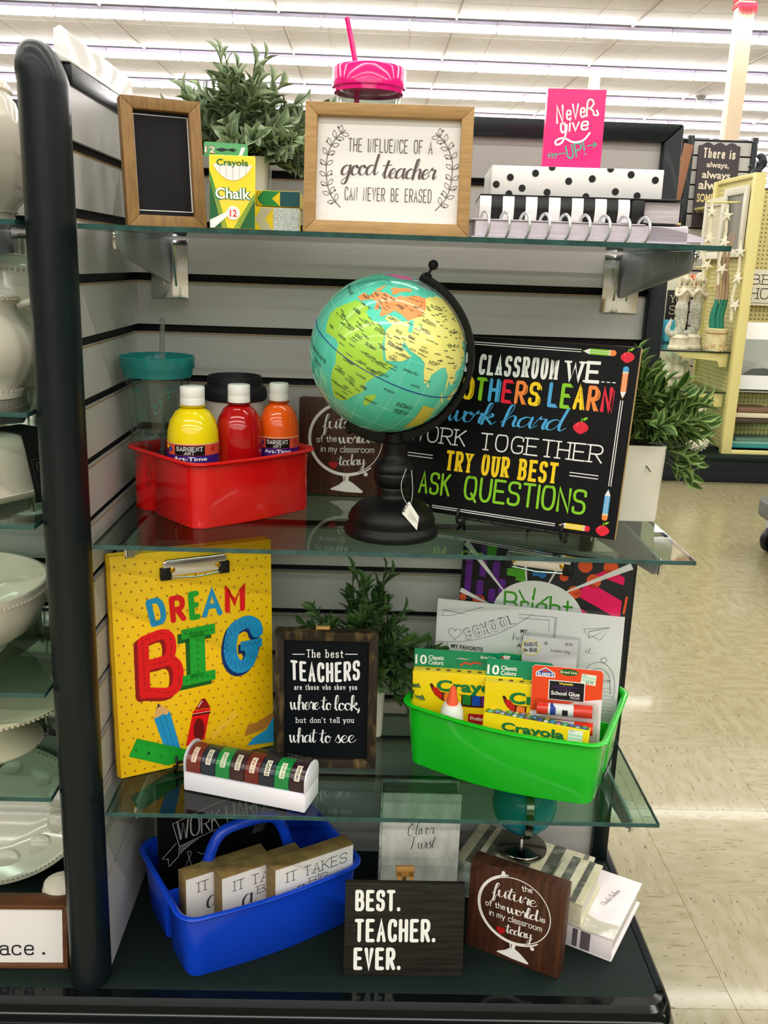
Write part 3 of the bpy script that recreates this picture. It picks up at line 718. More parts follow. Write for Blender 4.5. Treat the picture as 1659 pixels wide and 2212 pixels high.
t = thing('chalk_box', 'upright yellow and green twelve pack chalk box beside the blank chalkboard frame', 'box', (-.1857, 1.145, S1 + e), 6, 4.8)
YEL = mat('yellow_card', 'F4D511', .35, coat=.3); GRN = mat('green_card', '1D8A3E', .35, coat=.3)
G().box(0, 0, 0, .0524, .02, .0812).build('carton', YEL, t, bevel=.0008, seg=1)
hook = [(-.007, 0), (.0435, 0), (.0435, .0135), (.041, .0155), (-.005, .0165), (-.007, .015)]
G().prism(hook, 0, .0008, 'y').build('hang_tab', GRN, t).location = (0, .019, .0822)
a = Art(); DG = C('0F5A2A'); LG = C('3FAE49'); 
a.poly([(0.0002, .0552), (.0143, .0005), (.0002, .0005)], DG, 1); a.poly([(.052, .033), (.0342, .0005), (.052, .0005)], DG, 1)
for k, m in enumerate((LG, YEL, LG)):
    a.line([(.0006, .0552 + .002 + .0025 * k), (.0155 + .0022 * k, .0005)], .0009, C('1F8A3C'), 2); a.line([(.0518, .034 + .0028 * k), (.0325 - .0022 * k, .0005)], .0009, C('1F8A3C'), 2)
arc = [(.0043 + .0447 * k / 14, .0712 - .0178 * math.sin(math.pi * k / 14) ** .7) for k in range(15)]
a.poly(arc, C('E8E6E2'), 2)
for k in range(1, 6): a.line([(.0043 + .0075 * k, .0708), (.0043 + .0075 * k, .0712 - .0165 * math.sin(math.pi * (k * .0075 / .0447)) ** .7)], .0005, C('B9B6B0'), 3)
a.text('Crayola', (.0082, .0696), (.0446, .0700), .0074, C('1B6B2E'), 'fontb', layer=3)
a.text('Chalk', (.0054, .0322), (.0466, .0326), .0128, C('0E6B35'), 'fontb', layer=2); a.text('Chalk', (.0082, .0338), (.0482, .0342), .0122, C('0E6B35'), 'fontb', layer=3); a.text('Chalk', (.0068, .0332), (.0468, .0336), .0122, WHITE, 'fontb', layer=4)
a.disc(.0271, .0175, .0078, WHITE, 3); a.text('12', (.0232, .0135), (.0312, .0135), .0078, C('D3202C'), 'fontb', layer=4)
a.poly([(.0006, .0005), (.0055, .0005), (.0212, .0145), (.0195, .0185), (.0006, .0090)], C('ECECEC'), 4); a.build('printed_front', t)
a = Art(); a.text('12', (-.0055, .0862), (.0057, .0862), .0078, C('C9202B'), 'fontb'); a.text('12', (-.0055, .0866), (.0057, .0866), .0068, WHITE, 'font', layer=2)
a.poly([(.033, .0845), (.0372, .085), (.0408, .0935), (.0365, .0942)], C('ECECEC'), 1)
a.poly([(.006, .0905), (.014, .0925), (.02, .091), (.026, .0925), (.031, .0905), (.026, .0885), (.02, .09), (.013, .088)], C('0C1A12'), 1)
a.build('printed_tab', t, (0, .0186, 0))

def flatbox(label, loc, yaw, w_, d, h, m, art):
    t = thing('chalk_box', label, 'box', loc, yaw)
    G().box(0, 0, 0, w_, d, h).build('carton', m, t, bevel=.0006, seg=1); art(t); return t
GLIT = mat('silver_glitter_card', '8E979B', .35, metal=.3, col2='E9F1EC', scale=900, ramp=(.4, .6))
def art1(t):
    a = Art(); a.rect(.022, .0004, .0538, .0276, GLIT, 1); a.poly([(.0004, .0004), (.022, .0004), (.012, .014), (.022, .0276), (.0004, .0276)], YEL, 1)
    a.poly([(.008, .0004), (.022, .0004), (.012, .014), (.022, .0276), (.008, .0276), (.0, .014)], C('C4BFA0'), 2); a.build('printed_side', t)
def art2(t):
    a = Art(); a.rect(.030, .0004, .0538, .0178, C('16515A'), 1)
    a.poly([(.010, .0004), (.030, .0004), (.020, .009), (.030, .0178), (.010, .0178), (.002, .009)], C('1F8B3F'), 2); a.line([(.002, .0004), (-.0 + .0004, .004)], .001, DG, 3)
    for k in range(3): a.line([(.004 + .003 * k, .0004), (.0005 + .003 * k, .009), (.004 + .003 * k, .0178)], .0007, DG, 3)
    a.build('printed_side', t)
flatbox('glittery silver and yellow chalk box lying under the green one', (-.1395, 1.198, S1 + e), 3, .054, .085, .028, YEL, art1)
flatbox('yellow box with a dark green end lying on the silver glitter box', (-.1395, 1.2, S1 + .0295), 1, .054, .085, .0182, YEL, art2)

t = thing('framed_sign', 'wide oak framed white sign about the influence of a good teacher', 'sign', (-.0794, 1.16, S1 + e), -2.1, 6.9, -.1)
mitre_frame(t, .1956, .1466, .0142, .022, WOODL, mat('whitewashed_panel', 'E4E1DF', .6, col2='ECEAE9', scale=20, stretch=(.3, 1, 6)), .010)
a = Art(); B1 = C('574A48')
a.text('THE INFLUENCE OF A', (.0505, .0946), (.1493, .0948), .0145, B1, 'plain', .062)
a.text('good', (.0415, .0672), (.0862, .0690), .0225, B1, 'script', .12, slant=.18); a.text('teacher', (.0905, .0655), (.1545, .0660), .0225, B1, 'script', .12, slant=.18)
a.text('CAN NEVER BE ERASED', (.0478, .0394), (.1504, .0396), .0145, B1, 'plain', .062)
def laurel(sx, x0):
    f = lambda x, z: (x0 + sx * x, z)
    sp_ = catmull([(.0, .0306), (-.012, .045), (-.0175, .0651), (-.0168, .0895), (-.008, .108), (.003, .118)], 6)
    a.line([f(*p) for p in sp_], .0009, B1)
    for k in range(3, len(sp_) - 1, 3):
        p, q = sp_[k], sp_[k + 1]; an = math.atan2(q[1] - p[1], q[0] - p[0])
        for s_ in (-1, 1):
            b_ = an + s_ * .85; L = .0088
            lf_ = [(p[0] + u * L * math.cos(b_) - v * math.sin(b_), p[1] + u * L * math.sin(b_) + v * math.cos(b_)) for u, v in ((.15, 0), (.5, .0022), (.85, .0018), (1.1, 0), (.8, -.0016), (.5, -.0018), (.15, 0))]
            a.line([f(*z_) for z_ in catmull(lf_, 3)], .00055, B1, 1)
        c_ = (p[0] + .006 * math.cos(an + (1.5 if k % 2 else -1.5)), p[1] + .006 * math.sin(an + (1.5 if k % 2 else -1.5)) + .002)
        a.disc(*f(*c_), .0011, B1, 2, 8); a.line([f(*p), f(*c_)], .0004, B1, 1)
laurel(1, .0432); laurel(-1, .1555); a.build('lettering', t, (0, .0095, 0))

# pink tumbler behind the sign
PINKP = mat('translucent_hot_pink', 'E8107E', .15, coat=.5); PINKG = glassmat('pink_see_through', 'F03C9C', .05)
t = thing('straw_tumbler', 'clear tumbler with a hot pink screw lid and pink straw behind the teacher quote', 'tumbler', (-.0065, 1.335, S1 + e)); t.scale = (1, 1, 1.10)
G().lathe([(.0, .0), (.030, 0), (.034, .004), (.043, .17), (.0415, .17), (.0325, .006), (0, .005)], 40).build('cup', CLEAR, t)
G().lathe([(.028, .012), (.0375, .16), (.0365, .16), (.027, .012), (.0, .012)], 36).build('inner_wall', CLEAR, t)
g = G().lathe([(0, .186), (.036, .186), (.040, .192), (.0455, .193), (.0478, .190), (.0478, .170), (.0455, .168), (.0455, .164), (0, .164)], 48, mod=lambda a, z: 1 + (.012 * math.cos(a * 34) if .165 < z < .189 else 0))
g.build('lid', PINKP, t)
G().tube([(-.012, .0, .02), (-.014, 0, .1), (-.0165, 0, .19), (-.024, 0, .222), (-.0305, 0, .246)], .0036, 10).build('straw', PINKP, t)

# planner with disc binding
t = thing('disc_planner', 'disc bound planner lying flat at the bottom of the right stack on the top shelf', 'planner', (.1235, 1.148, S1 + e), 1.5)
PG = mat('page_block', 'E6DFE6', .7, col2='C9B9CE', scale=30, stretch=(.5, .5, 60))
G().box(0, 0, .0016, .252, .175, .0195).build('pages', PG, t, bevel=.0006, seg=1)
pr = [(.205 + .068 * k / 10, .0195 - .012 * (k / 10) ** 1.6) for k in range(11)] + [(.273, .003), (.205, .0016)]
G().prism(pr, .0, .17, 'y').build('loose_pages', PG, t)
G().box(-.004, -.002, 0, .256, .178, .0014).box(-.004, -.002, .0197, .2, .178, .0211).build('cover', mat('grey_marbled_cover', 'CFC9CE', .4), t, bevel=.0004, seg=1)
for k in range(9):
    d = G().tube([(0, .0145 * math.cos(q), .0145 * math.sin(q)) for q in [2 * math.pi * i / 28 for i in range(28)]], .0018, 7, closed=True)
    d.lathe([(0, 0)], 3) if 0 else None
    o = d.build('binding_disc', mat('silver_plastic', 'C9CBCE', .25, metal=.6), t); o.location = (.0105 + .0236 * k, .004, .0148); o.rotation_euler = (0, 0, R(14))
# striped book
t = thing('striped_book', 'black and white striped book with rounded spine lying on the planner', 'book', (.131, 1.188, S1 + .0235), -4)
BKC = C('161617', .35); WHC = C('EDECEC', .35)
G().prism([(0, 0), (0, .0012), (.19, .0012), (.19, 0)], 0, .0, 'x')
W_ = .236
sp_ = []
n_ = 13
for k in range(n_):
    x0, x1 = .178 * k / n_, .178 * (k + 1) / n_
    prof_ = [(-.0045 * math.sin(math.pi * j / 8), .0265 * j / 8) for j in range(9)]
    g = G().prism(prof_ + [(.01, .0265), (.01, 0)], x0, x1, 'x')
    g.build('spine_stripe', BKC if k % 2 else WHC, t, smooth=25)
G().box(.0, .01, .0015, .24, .15, .0255).build('pages', mat('cream_pages', 'B9AFB4', .8, col2='DAD2D2', scale=20, stretch=(1, 1, 70)), t, smooth=0)
G().box(.0, .0, .0268, .245, .153, .0285).box(.0, .0, -.0012, .245, .153, .0).build('cover', BKC, t, bevel=.0005, seg=1)
g = G().box(.1795, -.004, 0, .196, .012, .0266); g.build('spine_end', BKC, t, bevel=.003)
# polka dot box
t = thing('polka_dot_box', 'white storage book box with scattered black polka dots on the striped book', 'box', (.1455, 1.205, S1 + .0525), -3, 0, .1)
G().box(0, 0, 0, .2062, .14, .034).build('box_body', WHC, t, bevel=.0008)
a = Art()
for x, z in ((.006, .012), (.0225, .0205), (.0375, .0085), (.0525, .026), (.068, .0045), (.093, .018), (.121, .0215), (.150, .0075), (.167, .0275), (.1765, .0035), (.1965, .022), (.142, .0335), (.072, .0335), (.022, .0015), (.115, .0008)):
    zz = [(x + .0042 * math.cos(2 * math.pi * k / 24), min(.0338, max(.0003, z + .0042 * math.sin(2 * math.pi * k / 24)))) for k in range(24)]
    a.poly(zz, BKC, 1)
a.build('polka_dots', t)
# pink book
t = thing('pink_book', 'hot pink hardback reading never give up standing on the polka dot box', 'book', (.2172, 1.268, S1 + .0872), -5, 1.5, -.2)
HP = C('EE2A78', .4); LPINK = C('F5B8D0', .5)
G().box(0, 0, 0, .0725, .0022, .0985).box(0, .022, 0, .0725, .0242, .0985).box(0, .0022, 0, .0022, .022, .0985).build('cover', HP, t, bevel=.0006)
G().box(.0023, .0023, .002, .0705, .0219, .0965).build('pages', LPINK, t, smooth=0)
a = Art(); TEAL = C('4FA08C')
a.text('N', (.0128, .0580), (.0225, .0590), .0200, WHITE, 'plain', .125, layer=2); a.text('e', (.0245, .0628), (.0315, .0632), .0165, WHITE, 'plain', .13, layer=2); a.text('V', (.0320, .0632), (.0410, .0640), .0170, WHITE, 'plain', .13, layer=2); a.text('e', (.0415, .0660), (.0485, .0665), .0165, WHITE, 'plain', .13, layer=2)
a.line([(.0500, .067), (.0500, .0840), (.0545, .0865), (.0575, .082), (.0540, .0765), (.0510, .0765), (.0570, .0740), (.0590, .0690), (.0640, .0690), (.0620, .0740)], .0022, WHITE, 3, 'c')
a.text('ive', (.0290, .0490), (.0535, .0520), .0150, WHITE, 'plain', .15, layer=2, slant=.12); a.text('o', (.0185, .0470), (.0265, .0478), .0165, WHITE, 'plain', .15, layer=2)
a.line([(.0265, .0560), (.0255, .044), (.0215, .035), (.0150, .0325), (.0145, .0375), (.024, .0405), (.036, .0360), (.048, .0385), (.0555, .0475)], .0024, WHITE, 3, 'c')
a.text('UP!', (.0300, .0160), (.0530, .0225), .0150, TEAL, 'plain', .14, layer=2)
a.line([(.0052, .0188), (.0268, .0228)], .0014, TEAL, 2); a.line([(.0540, .0320), (.0650, .0342)], .0014, TEAL, 2); a.line([(.0605, .0365), (.0655, .0342), (.0615, .0305)], .0014, TEAL, 2)
for k in range(3): a.line([(.0060 + .004 * k, .0225), (.0085 + .004 * k, .0195 + .0006 * k), (.0068 + .004 * k, .0160)], .0011, TEAL, 2)
a.build('lettering', t)
# ================================================================ CADDIES
def rrect(x0, y0, x1, y1, r, bow=0, notch=0, ny=.5, n=5):
    """rounded outline, front edge (y0) bowed outward, side walls pinched at ny"""
    o = []
    def arc(cx, cy, a0):
        for k in range(n + 1):
            a = R(a0 + 90 * k / n); o.append((cx + r * math.cos(a), cy + r * math.sin(a)))
    arc(x0 + r, y0 + r, 180)
    for k in range(1, 8):
        t = k / 8; o.append((x0 + r + (x1 - x0 - 2 * r) * t, y0 - bow * math.sin(math.pi * t)))
    arc(x1 - r, y0 + r, 270)
    yn = y0 + (y1 - y0) * ny
    for dy, k in ((-.016, 0), (-.009, 1), (.009, 1), (.016, 0)): o.append((x1 - notch * k, yn + dy))
    arc(x1 - r, y1 - r, 0)
    for k in range(1, 4):
        t = k / 4; o.append((x1 - r - (x1 - x0 - 2 * r) * t, y1))
    arc(x0 + r, y1 - r, 90)
    for dy, k in ((.016, 0), (.009, 1), (-.009, 1), (-.016, 0)): o.append((x0 + notch * k, yn + dy))
    return o
def caddy(label, loc, yaw, w_, d, h, col, ny=.46, divider=None, handle=None, bow=.012, ins=.013, nd=.012):
    t = thing('storage_caddy', label, 'caddy', loc, yaw)
    m = mat('caddy_plastic_' + col, col, .26, coat=.35)
    S = lambda i, z, nt, r=.026, b=bow: [(x, y, z) for x, y in rrect(i, i, w_ - i, d - i, r, b, nt, ny)]
    rings = [S(ins, 0, nd, .02), S(ins - .002, .003, nd), S(.006, h * .72, .008), S(.005, h - .006, .001), S(-.001, h - .005, 0, .03), S(-.003, h - .002, 0, .032), S(-.001, h, 0, .03), S(.004, h, 0, .026), S(.007, h - .003, 0), S(.008, h * .72, .008), S(ins + .001, .005, nd), ]
    g = G().loft(rings, cap=True)
    g.f = g.f[:-2] + [g.f[-2], g.f[-1]]
    g.build('tub', m, t, smooth=50)
    if divider:
        dv = G().prism([(ins, .005), (w_ - ins, .005), (w_ - .008, h * .8), (ins - .004, h * .8)], divider - .0015, divider + .0015, 'y').build('divider', m, t, bevel=.001)
    if handle:
        y, a, b, hz = handle
        p = [(a, y, h * .7), (a + .004, y, h * .95), (a + .02, y, h + (hz - h) * .7), ((a + b) / 2 - .03, y, hz), ((a + b) / 2 + .03, y, hz), (b - .02, y, h + (hz - h) * .7), (b - .004, y, h * .95), (b, y, h * .7)]
        G().tube(catmull(p, 4), .009, 10).build('handle', m, t)
    return t
RD, BL, GN = 'D50F12', '0C3FC4', '14B81E'
# ---------------------------------------------------------------- SHELF 2
caddy('glossy red plastic caddy holding paint bottles, a tumbler and a travel mug', (-.218, 1.1945, S2 + e), 43, .213, .186, .09, RD, ny=.66, nd=.006, bow=.006, ins=.0075)
def bottle(label, loc, r, h, col, dark, lab):
    t = thing('paint_bottle', label, 'paint bottle', loc)
    k = r
    prof = [(0, .0), (k * .94, 0), (k, .004), (k, h * .58), (k * .98, h * .66), (k * .88, h * .74), (k * .66, h * .81), (k * .45, h * .835), (k * .38, h * .845), (k * .38, h * .86)]
    G().lathe(prof, 36).build('body', mat('tempera_' + col, col, .12, coat=.6), t, smooth=60)
    G().lathe([(k * .40, h * .846), (k * .52, h * .848), (k * .52, h * .858), (k * .40, h * .86)], 28).build('neck_ring', mat('tempera_' + dark, dark, .2, coat=.4), t)
    c = k * .475
    G().lathe([(0, h * .862), (c, h * .862), (c, h * .915), (c * .985, h * .918), (c, h * .921), (c, h * .992), (c * .92, h), (0, h)], 36, mod=lambda a, z: 1 + (.008 * math.cos(a * 40) if z < h * .9 else 0)).build('cap', WHITE, t, smooth=50)
    if lab:
        a = Art(); L = 2 * math.pi * r; f = lambda u, v: (u, v)
        hh = h * .585; z0 = h * .12
        a.rect(-r * 1.5, z0, r * 1.5, hh, C('D9543A', .4), 1)
        a.rect(-r * 1.5, z0, r * 1.5, hh - .016, C('3A1A7A', .4), 2); a.poly([(-r * 1.5, hh - .016), (-r * .2, hh - .020), (r * 1.5, hh - .013), (r * 1.5, hh - .018), (-r * 1.5, hh - .022)], C('C0161D', .4), 3)
        a.rect(-r * 1.5, hh - .001, r * 1.5, hh, C('E8D9A0', .4), 3)
        for x, z, q, cc in ((-r * .98, -.005, .0032, 'F5D90A'), (-r * .80, -.0085, .0034, '2B3FA0'), (-r * 1.05, -.012, .0036, '241468'), (r * 1.0, -.007, .004, 'C7302A')): a.disc(x, hh + z, q, C(cc, .4), 4, 12)
        a.rect(-r * .56, hh - .0155, r * .62, hh - .0025, C('0A0A0C', .35), 4)
        a.text('SARGENT', (-r * .48, hh - .0092), (r * .54, hh - .0092), .0050, C('F2F2F2'), 'serif', .16, layer=6)
        a.text('ART', (-r * .16, hh - .0142), (r * .22, hh - .0142), .0034, C('F2F2F2'), 'serif', .15, layer=6)
        a.text('Art-Time', (-r * .62, hh - .0225), (r * .7, hh - .0225), .0052, C('F4F0F4'), 'fontb', layer=6)
        me_v = []
        for x, y, z in a.v:
            an = x / r; q = r * 1.004 - y * 1.5; me_v.append((q * math.sin(an), -q * math.cos(an), z))
        # long spans need dividing so the label wraps
        a.v = me_v; me = bpy.data.meshes.new('label'); me.from_pydata(me_v, [], a.f)
        for m_ in a.mats: me.materials.append(m_)
        me.polygons.foreach_set('material_index', a.m)
        link('label', me, t)
    return t
def wrap_rect(a, x0, z0, x1, z1, m, layer, n=14):
    for k in range(n): Art.poly(a, [(x0 + (x1 - x0) * k / n, z0), (x0 + (x1 - x0) * (k + 1) / n, z0), (x0 + (x1 - x0) * (k + 1) / n, z1), (x0 + (x1 - x0) * k / n, z1)], m, layer)
_r = Art.rect
Art.rect = lambda s, x0, z0, x1, z1, m, layer=0: (wrap_rect(s, x0, z0, x1, z1, m, layer), s)[1]
bottle('yellow paint bottle with white cap, leftmost of three in the red caddy', (-.2335, 1.277, S2 + .006), .0350, .176, 'F0D60A', 'C9AE05', True)
bottle('dark red paint bottle with white cap between the yellow and orange bottles', (-.1755, 1.313, S2 + .006), .0325, .176, 'B00A10', '6E0508', False)
bottle('orange paint bottle with white cap at the right end of the red caddy', (-.1225, 1.341, S2 + .006), .0290, .176, 'E85A12', 'B4430C', True)
Art.rect = _r
bpy.context.view_layer.update()
# tumbler with teal lid
TEALP = glassmat('teal_lid_see_through', '3FB5B2', .06, haze=.35)
t = thing('straw_tumbler', 'clear glitter tumbler with a teal lid and clear straw in the red caddy', 'tumbler', (-.291, 1.330, S2 + .006))
G().lathe([(0, 0), (.027, 0), (.030, .004), (.0455, .182), (.044, .182), (.029, .006), (0, .006)], 44).build('cup', CLEAR, t)
G().lathe([(0, .016), (.022, .016), (.024, .02), (.036, .176), (.035, .176), (.023, .021), (0, .018)], 40).build('inner_wall', glassmat('clear_inner', 'F6F8F8', .03), t)
G().lathe([(0, .182), (.0465, .182), (.0475, .185), (.0485, .192), (.051, .195), (.0518, .209), (.0500, .2105), (.0485, .2095), (.0475, .2), (.0445, .191), (0, .188)], 48).build('lid', TEALP, t)
G().tube([(.004, .0, .02), (.006, 0, .2), (.009, 0, .262)], .0036, 12, cap=False).build('straw', glassmat('straw_clear', 'D5DAD8', .05, haze=.12), t)
g = G(); r_ = random.Random(5)
for k in range(34):
    a_ = r_.uniform(-2.6, -.5); z = .05 + .12 * r_.random() ** .6; q = .0305 + .085 * z; g.at((q * math.cos(a_), q * math.sin(a_), z), (0, 0, math.degrees(a_) + 90)); g.lathe([(0, 0), (.0016, 0)], 6) if 0 else g.prism([(.0014 * math.cos(k_), .0014 * math.sin(k_)) for k_ in [0, 1.05, 2.1, 3.14, 4.19, 5.24]], -.0002, .0002, 'y')
g.x = Matrix.Identity(4); o = g.build('glitter', mat('teal_foil', '1FA79A', .2, metal=.6), t); o['kind'] = 'stuff'
a = Art(); a.text("DON'T MAKE", (-.012, .103), (.020, .104), .0052, C('2A2A2A'), 'fontb'); a.text('tex', (-.012, .0725), (.026, .074), .020, C('1C1C1C'), 'script', .16)
a.disc(-.013, .048, .0015, INK, 1, 8); a.disc(-.010, .036, .0013, INK, 1, 8); a.disc(-.0145, .034, .0015, INK, 1, 8); a.disc(-.012, .031, .0012, INK, 1, 8)
a.v = [((.0315 + .085 * v[2]) * math.sin(v[0] / .04), -(.0315 + .085 * v[2]) * math.cos(v[0] / .04), v[2]) for v in a.v]
a.build('lettering', t, (0, 0, 0))
# travel mug
t = thing('travel_mug', 'white ceramic travel mug with a black silicone lid behind the paint bottles', 'mug', (-.190, 1.378, S2 + .006))
G().lathe([(0, 0), (.030, 0), (.033, .003), (.0425, .150), (.042, .152), (0, .152)], 40).build('cup', mat('cream_stoneware', 'E0D8CC', .4), t)
G().lathe([(0, .166), (.030, .166), (.032, .175), (.0345, .181), (.038, .1805), (.0395, .175), (.040, .168), (.0455, .163), (.0465, .157), (.0465, .148), (.044, .146), (0, .146)], 44).build('lid', mat('black_silicone', '16181D', .6), t)

# walnut sign "the future of the world"
def future_sign(label, loc, yaw, lean, h=.1503, w_=.1489, roll=0):
    t = thing('wooden_sign', label, 'sign', loc, yaw, lean, roll)
    G().box(0, 0, 0, w_, .026, h).build('board', WALNUT, t, bevel=.0008)
    a = Art(); W_ = C('EFEBE6')
    ox, oz, rx, rz = .0745, .0885, .0555, .0535
    el = lambda kx, kz, a0, a1, n=40, dx=0, dz=0: [(ox + dx + rx * kx * math.cos(R(a0 + (a1 - a0) * k / n)), oz + dz + rz * kz * math.sin(R(a0 + (a1 - a0) * k / n))) for k in range(n + 1)]
    a.line(el(1, 1, 0, 360), .0014, W_, 1); 
    for k in range(40):
        pass
    a.line(el(1.045, 1.05, 108, 300), .0026, W_, 2, brush=.0); a.line(el(1.02, 1.02, 120, 290), .0010, W_, 1)
    a.disc(.0527, .1452, .0028, W_, 3); a.line([(.050, .1422), (.060, .1432)], .002, W_, 3); a.disc(.1063, .0358, .0032, W_, 3)
    a.line(el(1.05, 1.06, 296, 312), .0022, W_, 3)
    a.poly([(.0705, .0335), (.0810, .0335), (.0795, .0245), (.0880, .0200), (.1030, .0085), (.1010, .0062), (.0760, .0062), (.0517, .0085), (.0530, .0108), (.0650, .0170), (.0720, .0235)], W_, 1)
    a.poly([(.0735, .0315), (.0748, .0315), (.0742, .0240), (.0730, .0215)], C('3A2015'), 2)
    a.text('the', (.083, .1262), (.0995, .1285), .0085, W_, 'plain', .14, layer=3)
    a.text('future', (.0375, .1030), (.1080, .1065), .0215, W_, 'script', .125, layer=3, slant=.1)
    a.text('of the', (.0285, .0815), (.0600, .0845), .0092, W_, 'plain', .13, layer=3)
    a.text('world', (.0625, .0815), (.1130, .0850), .0175, W_, 'script', .17, layer=3)
    a.text('is', (.1145, .0860), (.1225, .0868), .0085, W_, 'plain', .14, layer=3)
    a.text('in my classroom', (.0355, .0672), (.1185, .0700), .0095, W_, 'plain', .115, layer=3)
    a.text('today', (.0640, .0470), (.1060, .0505), .0165, W_, 'script', .135, layer=3)
    a.poly(heart(.0555, .0475, .0072), C('B01218'), 3)
    a.build('lettering', t)
    return t
future_sign('walnut sign with a white globe drawing behind the red caddy and big globe', (-.1011, 1.432, S2 + e), -8.4, 2.0, h=.1484, w_=.1419)

# ---------------------------------------------------------------- BIG GLOBE
GC = Vector((.0275, 1.212, 1.0905)); GR = .0995
ax_c = Vector((.437, .786, .438)); m_c = Vector((-.213, -.383, .899)); 
axis = (CM @ ax_c).normalized(); mer = (CM @ m_c); mer = (mer - axis * mer.dot(axis)).normalized(); eax = axis.cross(mer)
t = thing('desk_globe', 'large turquoise globe on a turned black wooden stand', 'globe', (.040, 1.222, S2 + e))
TB = Matrix.Translation(Vector((.040, 1.222, S2 + e))).inverted()
GM = Matrix((tuple(mer), tuple(eax), tuple(axis))).transposed()
MATTEB = mat('matte_black_turned_wood', '0A0A0B', .42, spec=.25)
G().lathe([(0, 0), (.062, 0), (.0635, .004), (.0625, .010), (.058, .014), (.057, .017), (.0585, .020), (.055, .030), (.046, .040), (.034, .046), (.026, .048), (.021, .051), (.0195, .056), (.021, .061), (.0195, .064)], 48).build('base', MATTEB, t, smooth=50)
G().lathe([(.0195, .064), (.0245, .070), (.0265, .078), (.0262, .082), (.0245, .084), (.0262, .086), (.0262, .090), (.0225, .097), (.0155, .103), (.0145, .108), (.0145, .122), (.012, .124), (.012, .134), (0, .134)], 40).build('stem', MATTEB, t, smooth=50)
ball = G().ball((0, 0, 0), GR, 72).build('sphere', mat('globe_ocean_turquoise', '45C0A6', .18, coat=.5, col2='63CDB6', scale=8), t, smooth=180)
loc_g = TB @ Matrix.Translation(GC) @ GM.to_4x4()
ball.matrix_local = loc_g
def sph(lon, lat, r): a_ = R(lon - 39); b_ = R(lat); return (r * math.cos(b_) * math.cos(a_), r * math.cos(b_) * math.sin(a_), r * math.sin(b_))
def onsphere(name, polys, m, r, parent, lim=6):
    bm = bmesh.new()
    for pl in polys:
        f = bm.faces.new([bm.verts.new((p[0], p[1], 0)) for p in pl])
    bmesh.ops.triangulate(bm, faces=bm.faces[:])
    for _ in range(4):
        es = [e_ for e_ in bm.edges if e_.calc_length() > lim]
        if not es: break
        bmesh.ops.subdivide_edges(bm, edges=es, cuts=1); bmesh.ops.triangulate(bm, faces=bm.faces[:])
    for v in bm.verts: v.co = sph(v.co.x, v.co.y, r)
    me = bpy.data.meshes.new(name); bm.to_mesh(me); bm.free(); me.materials.append(m)
    for p in me.polygons: p.use_smooth = True
    return link(name, me, parent)
def P(s): return [tuple(float(x) for x in q.split(',')) for q in s.split()]
AFR = P('-17,15 -16,21 -10,29 -6,35 3,37 10,37 11,33 20,31 25,32 32,31 35,27 37,21 43,12 51,12 48,5 42,-2 39,-8 40,-15 35,-22 32,-28 27,-33 20,-35 18,-33 13,-22 12,-14 13,-8 9,0 9,4 4,6 -4,5 -8,4 -13,9')
MADA = P('44,-25 43,-17 49,-12 50,-16 47,-25')
EUR = P('-9,37 -9,43 -2,43 -1,46 -4,48 2,51 8,54 14,54 21,55 23,59 28,60 31,62 36,65 41,67 44,68 60,69 62,60 58,52 50,47 47,44 38,46 30,46 28,42 24,37 22,37 20,41 14,45 18,40 15,38 10,44 4,43 0,39 -2,37')
SCA = P('5,58 5,62 12,65 18,69 28,71 30,68 24,66 18,62 18,60 16,56 12,56 10,59'); UK = P('-5,50 1,51 0,53 -3,56 -3,58 -6,58 -5,54')
GRE = P('-45,60 -53,66 -58,74 -70,77 -60,82 -30,83 -18,80 -20,72 -38,65')
ASIA = P('60,69 70,73 80,73 100,77 115,74 140,73 160,70 178,69 178,64 163,60 160,52 155,60 142,59 135,54 140,48 132,43 128,38 126,35 125,39 121,40 119,37 122,31 117,24 110,21 106,19 109,12 105,9 100,13 101,3 98,10 97,16 92,22 87,21 80,15 80,10 77,8 73,16 72,21 67,24 57,26 50,30 51,25 56,24 60,22 55,17 45,13 43,15 39,21 35,28 34,31 36,36 28,37 27,40 35,42 41,41 47,44 50,47 58,52 62,60')
LANKA = P('80,9 82,7 81,6 80,7'); SUM = P('95,5 104,-3 106,-6 102,-4'); BOR = P('109,1 117,7 119,3 116,-4 110,-3')
for nm, pl, cc in (('africa', [AFR, MADA], 'A3CF45'), ('europe', [EUR, SCA, UK], 'F0955A'), ('greenland', [GRE], 'EC5FA5'), ('asia', [ASIA, LANKA, SUM, BOR], 'E6E07F')):
    onsphere('landmass', pl, mat('globe_' + nm, cc, .25, coat=.4), GR + .0002, ball)
onsphere('inland_sea', [P('47,45 52,46 53,41 54,37 50,37 49,41'), P('60,46 61,43 59,44')], mat('globe_lake', '55C4AC', .25), GR + .0003, ball)
lg = onsphere('legend_panel', [P('86,-8 100,-10 108,-30 90,-37')], mat('globe_legend', 'C9BF4A', .4), GR + .00035, ball)
a = G(); nv = mat('globe_navy_line', '122C86', .3)
a.tube([sph(l_, 0, GR + .0001) for l_ in range(0, 360, 4)], .0006, 6, closed=True).build('equator_line', nv, ball)
g = G()
for la in (-60, -40, -20, 20, 40, 60): g.tube([sph(l_, la, GR - .00008) for l_ in range(0, 360, 5)], .00022, 4, closed=True)
for lo in range(0, 360, 20): g.tube([sph(lo, la, GR - .00008) for la in range(-80, 81, 5)], .00022, 4)
o = g.build('graticule', mat('globe_white_line', 'A9E4D6', .4), ball); o['kind'] = 'stuff'
ps = []
